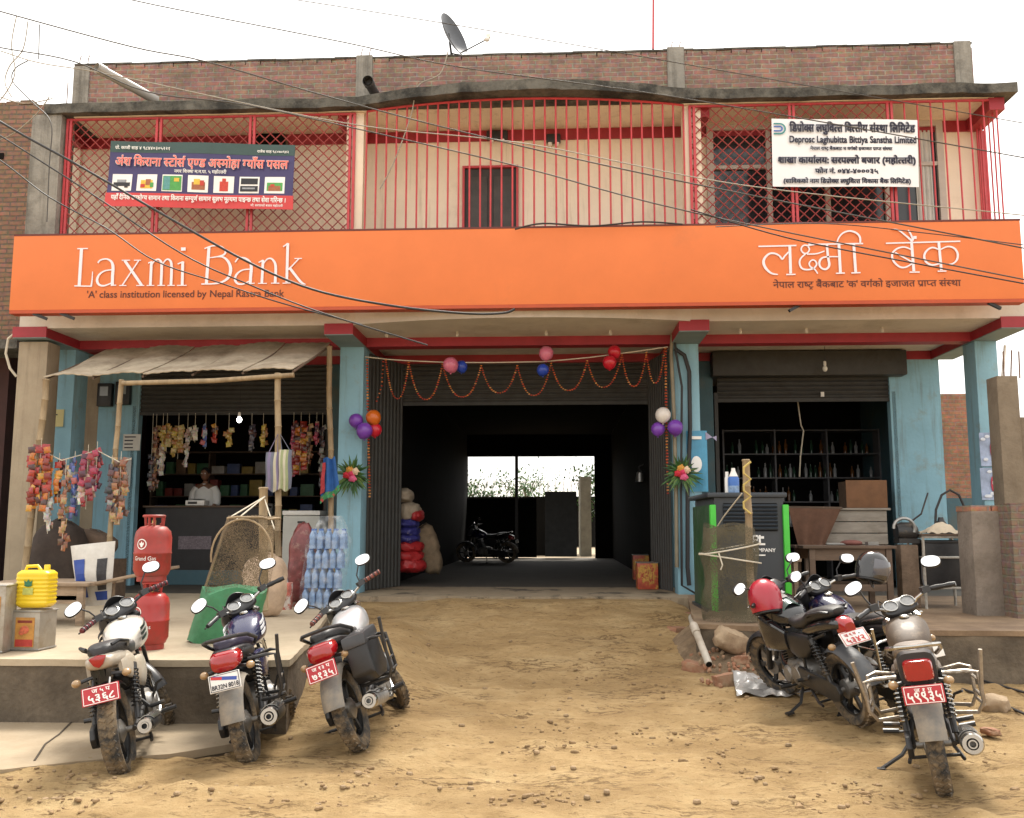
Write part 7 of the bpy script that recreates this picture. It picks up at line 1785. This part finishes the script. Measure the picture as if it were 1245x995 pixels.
MB().bb((vx0, ge_y + .001, vz0 - .01), (vx1, ge_y + .009, vz1 + .01)).build('vent_opening', m_in, ge); q.build('louvres', m_gd, ge)
for s_, a_, b2 in (('KIRLOSKAR', 0, 0),)[:0]: pass
q = MB(); write(q, 'EL', at(913, 663, ge_y), at(930, 663, ge_y), lift=.004, bold=.05); write(q, 'COMPANY', at(912, 671, ge_y), at(943, 671.5, ge_y), lift=.004, bold=.03); q.build('lettering', m_w, ge)
q = MB(); q.bb((AX(921, ge_y, 655), ge_y + .002, AZ(655, ge_y)), (AX(929, ge_y, 655), ge_y + .008, AZ(652, ge_y))); q.bb((AX(918, ge_y, 655), ge_y + .002, AZ(675.5, ge_y)), (AX(930, ge_y, 655), ge_y + .008, AZ(674, ge_y))); q.build('printed_line', m_w, ge)
MB().bb((gx0 - .05, ge_y - .02, FL - .02), (gx1 + .05, ge_y + 1.5, FL + .035)).build('skid', m_gd, ge)
bt = Vector((AX(892, ge_y + .3, 590), ge_y + .3, gzt)); t = thing('water_bottle', bt, 'blue water bottle standing on the generator roof', 'bottle')
MB().lathe([(0, 0), (.06, 0), (.065, .02), (.065, .09)], 14, Matrix.Translation(bt)).build('base', m_bot, t, smooth=40); MB().lathe([(.066, .09), (.066, .18), (.05, .2)], 14, Matrix.Translation(bt), cap=True).build('blue_label', M('bottle_label', (.04, .14, .45), .4), t, smooth=40); MB().lathe([(.055, .2), (.025, .27), (.022, .3), (0, .3)], 14, Matrix.Translation(bt)).build('neck', m_white, t, smooth=40)
bt = Vector((AX(884, ge_y + .35, 590), ge_y + .35, gzt)); tag(MB().lathe([(0, 0), (.028, 0), (.028, .18), (.02, .2), (.02, .26), (0, .26)], 10, Matrix.Translation(bt)).build('white_tube', m_white, None, smooth=40), 'slim white tube beside the blue bottle on the generator', 'tube')
# net basket around a stake
kb = onz(889, 758, FL); kb.y = max(kb.y, 9.95)
nb_ = thing('net_basket', Vector((AX(889, 10.1, 700), 10.1, FL)), 'tall brown netting basket tied with rope in front of the generator', 'net basket')
nx, ny = AX(888, 10.15, 700), 10.15; hb2 = AZ(640, 9.9) - FL
q = MB(); q.rings([[(nx + (.30 + .02 * math.sin(k)) * math.cos(a) * (1 - .06 * k / 11) + .02 * noise.noise(Vector((a, k * .6, 0))), ny + .24 * math.sin(a) + .04 * noise.noise(Vector((a * 2, k * .5, 4))), FL + .01 + hb2 * k / 11 + (.03 * math.sin(a * 3) if k == 11 else 0)) for a in [2 * math.pi * j / 32 for j in range(32)]] for k in range(12)], cap=False)
q.build('netting', net_mat('olive_netting', (.10, .085, .05), 170, .5), nb_, smooth=60)
q = MB()
for zz, sg_ in ((FL + hb2 * .76, .06), (FL + hb2 * .66, -.05)): q.tube([(nx + .325 * math.cos(a), ny + .265 * math.sin(a), zz + sg_ * math.cos(a)) for a in [2 * math.pi * j / 24 for j in range(24)]], .008, 5, closed=True)
q.tube([(nx - .16, ny - .26, FL + hb2 * .72), (nx - .13, ny - .29, FL + hb2 * .6), (nx - .15, ny - .28, FL + hb2 * .55)], .008, 5); q.build('rope', m_cord, nb_)
st_ = thing('bamboo_stake', Vector((AX(910, 10.0, 700), 10.0, FL)), 'yellowed bamboo stake standing in the net basket before the generator', 'stake'); bambo([at(906, 560, 10.05), at(911, 640, 10.05), at(914, 752, 10.05)], .04, st_, 'culm')
MB().tube([at(902, 600, 10.0), at(880, 628, 10.3), at(866, 650, 10.6)], .008, 5).build('tie_rope', m_cord, st_); 
pts = [at(906, 562 + k * 7, 10.0) + Vector((.05 * math.cos(k * 2.1), -.05, 0)) for k in range(10)]; MB().tube(pts, .012, 5).build('straw_tie', M('straw', (.50, .38, .12), .8, var=.2), st_)

# right shop: shelf with bottles, planks, box, cloth, table, frames
rx0, rx1 = AX(880, 18.4, 560), AX(1070, 18.4, 560)
zs = shelf(rx0, rx1, 18.4, AZ(640, 18.4), AZ(525, 18.4), 4, 'grey shelf full of bottles along the back of the right shop', M('grey_shelf', (.12, .12, .13), .6))
m_bd = [M('dark_green_glass', (.02, .05, .03), .12, var=.1), M('clear_grey_glass', (.25, .26, .27), .12, var=.1), M('amber_glass', (.12, .05, .015), .12, var=.1)]
bmesh_b = {}
for r_, z in enumerate(zs):
    x = rx0 + .08
    while x < rx1 - .1:
        k = random.randrange(3)
        if random.random() < .8:
            q = MB(Matrix.Translation((x, 18.5 + random.random() * .1, z))); h = random.uniform(.2, .3); q.lathe([(0, 0), (.034, 0), (.036, h * .6), (.014, h * .78), (.013, h), (0, h)], 10)
            tag(q.build('bottle', m_bd[k], None, smooth=40), 'small glass bottle on the shelf inside the right shop', 'bottle', 'bottles on the right shop shelf')
        x += random.uniform(.08, .13)
def boardset(px0, px1, py0, py1, Y, n, label, name, mt, depth=.04, cat='counter'):
    x0, x1, z0, z1 = AX(px0, Y, (py0 + py1) / 2), AX(px1, Y, (py0 + py1) / 2), AZ(py1, Y), AZ(py0, Y); t = thing(name, ((x0 + x1) / 2, Y, FL), label, cat)
    for k in range(n): MB().bb((x0, Y + random.uniform(0, .008), z0 + (z1 - z0) * k / n + .006), (x1, Y + depth, z0 + (z1 - z0) * (k + 1) / n - .006)).build('plank', mt, t, bev=.004)
    return t, x0, x1, z0, z1
m_plk = M('grey_plank', (.30, .27, .23), .8, var=.2, scale=9, stretch=(.3, 1, 1), bump=.3, dirt=((.16, .13, .10), .5, .8))
t, x0, x1, z0, z1 = boardset(978, 1079, 621, 662, 14.9, 3, 'counter of three grey planks under the right roller shutter', 'shop_counter', m_plk)
for x in (x0 + .06, x1 - .06): MB().bb((x - .05, 14.945, FL), (x + .05, 15.03, z1 - .01)).build('post', m_dkwood, t)
MB().bb((x0 - .1, 14.86, z1 + .001), (x1 + .05, 15.5, z1 + .035)).build('top', m_plk, t, bev=.005)
t, x0b, x1b, z0b, z1b = boardset(1029, 1079, 586, 620, 15.1, 1, 'brown wooden box standing on the plank counter', 'wooden_box', M('brown_box_board', (.19, .09, .04), .7, var=.2, scale=5), .02, 'box')
t.location.z = z1 + .036
for ch_ in t.children: ch_.location.z += z1 + .036 - z0b - (z1 + .036 - FL) + 0.0
MB().bb((x0b, 15.122, z0b + .03), (x1b, 15.5, z1b - .004)).build('case', m_dkwood, t)
ce = [at(958, 618, 14.75), at(1022, 619, 14.75), at(1002, 666, 14.75), at(972, 668, 14.75)]
t = thing('brown_cloth', ce[0], 'brown cloth draped over the plank counter right of the generator', 'cloth')
MB().sheet(lambda u, v: bil(ce, u, v) + Vector((0, -.02 + .035 * math.sin(u * 13 + v * 2) * (.3 + v), -.10 * math.sin(math.pi * u) * v)), 26, 12, .004).build('drape', M('brown_drape', (.13, .065, .04), .85, var=.2, scale=6, bump=.2), t, smooth=60)
MB().tube([at(958, 617, 14.78), at(1024, 618, 14.78)], .02, 6).build('rail', m_dkwood, t)
p = at(972, 580, 16.3); tag(MB().tube([p + Vector((0, 0, 1.5)), p + Vector((.06, 0, .9)), p + Vector((.10, 0, .8)), p + Vector((.03, 0, .35)), p], .012, 6).build('pale_rope', m_cord, None, smooth=50), 'kinked pale cord hanging inside the right shop', 'cord')
t = thing('glowing_gap', p, None, None) if False else None
rt_ = onz(1030, 742, FL).y
tb = table(AX(978, rt_, 665), AX(1092, rt_, 665), rt_, rt_ + .8, AZ(664, rt_, 1040), 'dark old work table behind the parked motorcycles', m_dkwood)
p = Vector((AX(1035, rt_ + .3, 660), rt_ + .3, AZ(664, rt_, 1040))); 
t = thing('tool_pile', p, 'small heap of tools and rags on the dark work table', 'tools'); MB().ell(p + Vector((0, 0, .03)), (.14, .1, .04), 12, 8).build('rag', M('red_brown_rag', (.16, .06, .05), .9, var=.3), t, smooth=60); MB().tube([p + Vector((-.3, 0, .02)), p + Vector((-.08, -.05, .02))], .014, 6).box(p + Vector((.25, 0, .025)), (.16, .06, .04), (0, 0, .4)).build('tool', m_steel, t)
bs = thing('wooden_stool', Vector((AX(970, rt_ + .2, 690), rt_ + .2, FL)), 'low dark wooden bench between the generator and the work table', 'bench')
q = MB(); bx_, bz_ = AX(985, rt_ + .2, 690), AZ(678, rt_ + .2); MB().bb((AX(948, rt_, 690), rt_ + .0, bz_ - .04), (bx_ - .15, rt_ + .35, bz_)).build('seat', m_wood, bs, bev=.005)
for x in (AX(952, rt_, 690), bx_ - .22):
    for y in (rt_ + .04, rt_ + .3): MB().bb((x - .025, y - .025, FL), (x + .025, y + .025, bz_ - .042)).build('leg', m_wood, bs)
# motor pump on a stand, black tub on a pipe frame, hoses
ey = onz(1110, 740, FL).y
pu = thing('water_pump', Vector((AX(1105, ey, 660), ey, FL)), 'rusty machine head on a post left of the pipe frame', 'machine')
MB().bb((AX(1096, ey, 690), ey, FL), (AX(1118, ey, 690), ey + .2, AZ(662, ey))).build('post', M('rusty_post', (.16, .11, .075), .8, var=.35, scale=8, bump=.4), pu, bev=.02)
q = MB(); pc_ = at(1107, 645, ey + .1); q.lathe([(0, -.14), (.10, -.13), (.12, -.05), (.12, .08), (.08, .12), (0, .13)], 18, Matrix.Translation(pc_ + Vector((-.05, 0, -.02))) @ Matrix.Rotation(R(90), 4, 'Y')); q.box(pc_ + Vector((-.05, 0, -.13)), (.26, .2, .06)); q.build('motor', m_frame, pu, smooth=40)
MB().tube([pc_ + Vector((-.12 + .13 * math.cos(R(a)), -.12, .02 + .13 * math.sin(R(a)))) for a in range(-20, 200, 20)], .02, 7).build('guard', m_steel, pu, smooth=50)
fr = thing('tub_stand', Vector((AX(1150, ey, 690), ey, FL)), 'white pipe frame carrying a black tub beside the low rendered pier', 'stand')
fx0, fx1, fzt = AX(1122, ey, 690), AX(1178, ey, 690), AZ(653, ey)
q = MB()
for x in (fx0, fx1):
    for y in (ey - .05, ey + .45): q.tube([(x, y, FL), (x, y, fzt)], .018, 8)
for z in (fzt, FL + .25, FL + .62): q.tube([(fx0, ey - .05, z), (fx1, ey - .05, z), (fx1, ey + .45, z), (fx0, ey + .45, z)], .015, 7, closed=True)
q.build('tubes', M('grimy_white_tube', (.42, .40, .36), .55, var=.2, scale=9, dirt=((.2, .15, .1), .48, .7)), fr, smooth=40)
MB().bb((fx0 - .02, ey - .07, fzt + .018), (fx1 + .02, ey + .47, fzt + .04)).build('top', m_dkwood, fr)
tb_ = thing('black_tub', Vector(((fx0 + fx1) / 2, ey + .2, FL + .25)), 'black plastic tub inside the white pipe frame', 'tub')
MB().bb((fx0 + .03, ey - .02, FL + .27), (fx1 - .03, ey + .42, fzt - .04)).build('body', m_black, tb_, bev=.03); MB().bb((fx0 + .025, ey - .03, fzt - .075), (fx1 - .025, ey + .43, fzt - .04)).build('rim', m_black, tb_, bev=.01)
cl = thing('pale_cloth', Vector((AX(1150, ey, 650), ey, fzt)), 'crumpled pale cloth on top of the pipe frame', 'cloth')
MB().sheet(lambda u, v: ((fx0 + .1) + .42 * u, ey + .35 * v, fzt + .05 + .13 * math.sin(math.pi * u) * math.sin(math.pi * v) + .03 * noise.noise(Vector((u * 6, v * 6, 0)))), 16, 12, .004).build('cloth', M('pale_cream_cloth', (.52, .44, .33), .85, var=.15, bump=.2), cl, smooth=60)
hs_ = thing('rubber_hose', at(1155, 640, ey + .5), 'black hose arching up from a dark funnel behind the pipe frame', 'hose')
MB().tube([at(x, y, ey + .5) for x, y in ((1137, 645), (1138, 620), (1145, 602), (1155, 596), (1166, 602), (1173, 618), (1176, 648))], .016, 7).build('hose', m_rubber, hs_, smooth=50)
MB().lathe([(.16, 0), (.12, .08), (.04, .2), (.03, .24)], 16, Matrix.Translation(at(1145, 650, ey + .5) + Vector((0, 0, -.02)))).build('funnel', m_black, hs_, smooth=40)
q = MB(); q.tube([at(1100, 640, ey + .6), at(1120, 625, ey + .7), at(1128, 600, 13)], .012, 5); tag(q.build('power_cable', m_rubber), 'black lead behind the rusty machine head', 'cable')

# helmets, orange cloth
def helmet(px, py, d, mt, label, rz, r=.135, visor=None):
    p = at(px, py, d); t = thing('helmet', p, label, 'helmet'); q = MB(); rs = []
    for i in range(15):
        th = math.pi * .5 * (1 - i / 14 * 1.42); z = r * 1.06 * math.sin(th); k = math.cos(th) if th > 0 else math.cos(th * .55)
        rs.append([(r * max(.02, k) * (1.08 if math.cos(a) > 0 else 1.0) * math.cos(a), r * max(.02, k) * .92 * math.sin(a), z * (1.15 if th < 0 else 1) ) for a in [2 * math.pi * j / 28 for j in range(28)]])
    q.rings(rs); q.build('shell', mt, t, smooth=60, local=True)
    q = MB(); q.tube([(r * .80 * math.cos(a), r * .72 * math.sin(a), -r * .80) for a in [2 * math.pi * j / 20 for j in range(20)]], .012, 6, closed=True); q.build('edge_trim', m_pl, t, smooth=50, local=True)
    if visor:
        q = MB(); q.sheet(lambda u, v: ((r * 1.13) * math.cos(R(-75 + 150 * u)) * math.cos(R(-38 + 62 * v)), r * 1.0 * math.sin(R(-75 + 150 * u)) * math.cos(R(-38 + 62 * v)), r * 1.12 * math.sin(R(-38 + 62 * v))), 16, 8, .004); q.build('visor', visor, t, smooth=60, local=True)
    MB().tube([(0, r * .62, -r * .75), (.03, r * .3, -r * 1.25), (.03, -r * .3, -r * 1.25), (0, -r * .62, -r * .75)], .006, 5).build('strap', m_pl, t, local=True)
    t.rotation_euler = (R(-12), R(8), rz)
    return t
helmet(930, 727, b5.matrix_world.translation.y + .22 if False else b5.location.y + .08, M('red_helmet_shell', (.36, .012, .03), .3, var=.08, scale=12, coat=.4, dirt=((.20, .03, .035), .6, .85)), 'red open helmet resting on the tank of the black sporty motorcycle', R(70), .15)
helmet(1060, 690, b6.location.y + .30, paint_black, 'black full face helmet with a clear visor hung on the purple motorcycle', R(-30), .135, M('smoke_visor', (.09, .09, .105), .08, var=.1, coat=.5))
oc = onz(988, 745, .55); oc.y = 8.9; c8 = at(988, 742, 8.9)
t = thing('orange_bundle', c8, 'orange cloth bundle behind the seat of the black sporty motorcycle', 'cloth')
q = MB()
for k in range(6): q.ell(c8 + Vector((random.uniform(-.14, .14), random.uniform(-.06, .06), random.uniform(-.05, .05))), (.13, .09, .05), 12, 8, Matrix.Rotation(random.uniform(-.5, .5), 4, 'Y'))
q.ell(c8 + Vector((0, .05, -.14)), (.19, .12, .16), 14, 9)
q.build('cloth', M('orange_cloth', (.45, .10, .02), .85, var=.35, scale=9, bump=.5, bscale=12), t, smooth=60)

# ------------------------------------------------------------------ overhead wires
def wire(pts, Y, r, label, mt=None, dy=0.):
    ps = []
    for i, (x, y) in enumerate(pts): ps.append(at(x, y, Y + dy * i))
    q = []
    for i in range(len(ps) - 1):
        a0, a1, a2, a3 = ps[max(i - 1, 0)], ps[i], ps[i + 1], ps[min(i + 2, len(ps) - 1)]
        for k in range(6):
            t = k / 6; q.append(.5 * (2 * a1 + (a2 - a0) * t + (2 * a0 - 5 * a1 + 4 * a2 - a3) * t * t + (3 * a1 - a0 - 3 * a2 + a3) * t ** 3))
    q.append(ps[-1]); tag(MB().tube(q, r * .78, 6).build('overhead_wire', mt or m_rubber, None, smooth=60), label, 'wire', 'overhead wires before the building')
m_gw = M('grey_wire', (.06, .055, .05), .6, var=.15); m_pw = M('pale_wire', (.30, .27, .22), .6, var=.15)
wire([(-120, -20), (0, 14), (160, 57), (250, 75), (400, 118), (560, 160), (800, 215), (1245, 302), (1400, 335)], 10.5, .011, 'grey wire from the top left corner down across the door to the sign end', m_gw)
wire([(60, -30), (155, -1), (420, 52), (560, 82), (820, 118), (1245, 192), (1400, 222)], 10.8, .010, 'grey wire rising over the left roof edge and falling past the white banner', m_gw)
wire([(280, -12), (360, 0), (500, 22), (700, 55), (900, 90), (1245, 150), (1400, 178)], 10.9, .008, 'uppermost thin wire crossing the sky right of the dish', m_gw)
wire([(-100, 38), (0, 58), (90, 75), (180, 112), (300, 128), (470, 165), (640, 205), (840, 258), (1245, 340), (1400, 370)], 10.2, .010, 'grey wire over the grey drain pipe that falls across the upper door', m_gw)
wire([(-100, 30), (0, 62), (50, 77), (140, 92), (420, 150), (640, 175), (900, 225), (1245, 262), (1400, 280)], 10.6, .009, 'pale wire lying nearly parallel above the upper balcony grille', m_pw)
wire([(-80, 92), (0, 148), (100, 204), (200, 262), (300, 318), (380, 352), (470, 371), (560, 381), (610, 381), (626, 376)], 9.8, .017, 'thick black cable falling from the left edge across the bank name to the soffit')
wire([(-60, 130), (0, 165), (110, 235), (220, 308), (300, 345), (390, 380), (520, 420)], 10.0, .011, 'thin dark wire under the thick cable, ending beyond the sign bottom')
wire([(-60, 160), (0, 195), (60, 240), (130, 278), (190, 318), (270, 345), (340, 368), (440, 395)], 10.1, .010, 'lower thin dark wire sagging over the first letters of the bank name')
wire([(626, 279), (660, 272), (720, 275), (780, 270), (830, 273)], 12.5, .016, 'black cable lying along the top edge of the orange sign')
wire([(545, 62), (535, 90), (508, 105), (500, 140), (480, 195), (462, 230)], 13.0, .012, 'pale wire from the satellite dish down over the grille', m_pw)
wire([(840, 255), (960, 290), (1100, 318), (1245, 345)], 10.0, .010, 'dark wire crossing the large letters at the right of the sign')
wire([(870, 276), (1000, 272), (1120, 283), (1245, 298)], 11.0, .008, 'thin dark wire over the upper right edge of the sign')
for i, (pts, lb) in enumerate((([(20, 20), (14, 55), (18, 90), (2, 120), (-20, 140)], 'twisted pale wire end hanging nearest the left edge of the sky'), ([(34, 26), (28, 60), (12, 80), (6, 100), (14, 118)], 'pale wire curl beside the twisted end at the top left'),
    ([(48, 30), (47, 72)], 'short straight wire drop at the top left'), ([(34, 74), (18, 84), (16, 100), (40, 125), (62, 150), (60, 200), (57, 270)], 'dark wire looping down the grey corner column'),
    ([(60, 118), (45, 138), (20, 160), (0, 170), (-30, 176)], 'pale wire running from the slab corner to the brick house'), ([(64, 120), (30, 126), (0, 118), (-20, 110)], 'pale wire along the top of the brick house'))):
    wire(pts, 11.0 + .15 * i, .010, lb, m_pw if i in (0, 1, 4, 5) else m_gw)
for (pts, lb) in (([(1222, 420), (1218, 470), (1214, 540), (1213, 612)], 'white pipe rising along the right pillar'),):
    tag(MB().tube([at(x, y, 13.6) for x, y in pts], .022, 8).build('pipe', m_white, None, smooth=50), lb, 'pipe')
# ------------------------------------------------------------------ small stones and litter on the road
m_peb = M('road_pebble', (.26, .18, .10), .9, var=.3, scale=10)
q = MB()
for k in range(90):
    px, py = random.uniform(440, 1245), random.uniform(790, 985); p = onz(px, py, 0); p.z = gz(p.x, p.y); s = random.choice((.008, .010, .014, .02)); q.ell(p + Vector((0, 0, s * .3)), (s * 1.3, s, s * .7), 6, 4, Matrix.Rotation(random.uniform(0, 3), 4, 'Z'), e=2.6)
for k in range(60):
    px, py = random.uniform(0, 460), random.uniform(890, 985); p = onz(px, py, 0); p.z = gz(p.x, p.y); s = random.choice((.008, .012, .018)); q.ell(p + Vector((0, 0, s * .3)), (s * 1.3, s, s * .7), 6, 4, Matrix.Rotation(random.uniform(0, 3), 4, 'Z'), e=2.6)
tag(q.build('gravel', m_peb, None), 'scattered pebbles on the dry yellow earth', 'gravel', kind='stuff')
q = MB(); rc = random.Random(5); cl = [(rc.uniform(420, 1240), rc.uniform(800, 985)) for _ in range(34)] + [(rc.uniform(0, 430), rc.uniform(930, 985)) for _ in range(9)] + [(rc.uniform(700, 900), rc.uniform(820, 900)) for _ in range(8)]
for cx_, cy_ in cl:
    for k in range(rc.randrange(6, 22)):
        p = onz(cx_ + rc.gauss(0, 26), cy_ + rc.gauss(0, 5), 0); s = abs(rc.gauss(0, .0065)) + .0035
        if p.y > 12 or p.y < 4: continue
        p.z = gz(p.x, p.y); q.ell(p + Vector((0, 0, s * .25)), (s * rc.uniform(1, 2.2), s, s * .7), 6, 4, Matrix.Rotation(rc.uniform(0, 3), 4, 'Z'), e=2.7)
tag(q.build('dirt_clods', M('damp_earth_clod', (.23, .15, .075), .95, var=.35, scale=20, bump=.5), None), 'scattered dark clods of earth kicked up on the road', 'dirt', kind='stuff')
rubble(1216, 868, 0, (.09, .07, .07), m_stone, 'lone grey stone on the earth at the right edge', 'stone', None, 'stone', None, .25)
rubble(1208, 895, 0, (.06, .045, .025), m_rub, 'flat brown stone below the lone grey one', 'stone', None, 'stone', None, .25)
tag(MB().tube([onz(x, y, .03) for x, y in ((1170, 838), (1200, 848), (1245, 868), (1300, 890))], .012, 6).build('ground_cable', m_rubber, None, smooth=50), 'lower black cable lying on the earth at the right edge', 'cable')
tag(MB().tube([onz(x, y, .04) for x, y in ((1180, 824), (1210, 832), (1245, 842), (1300, 858))], .012, 6).build('ground_cable', m_rubber, None, smooth=50), 'upper black cable lying on the earth at the right edge', 'cable')
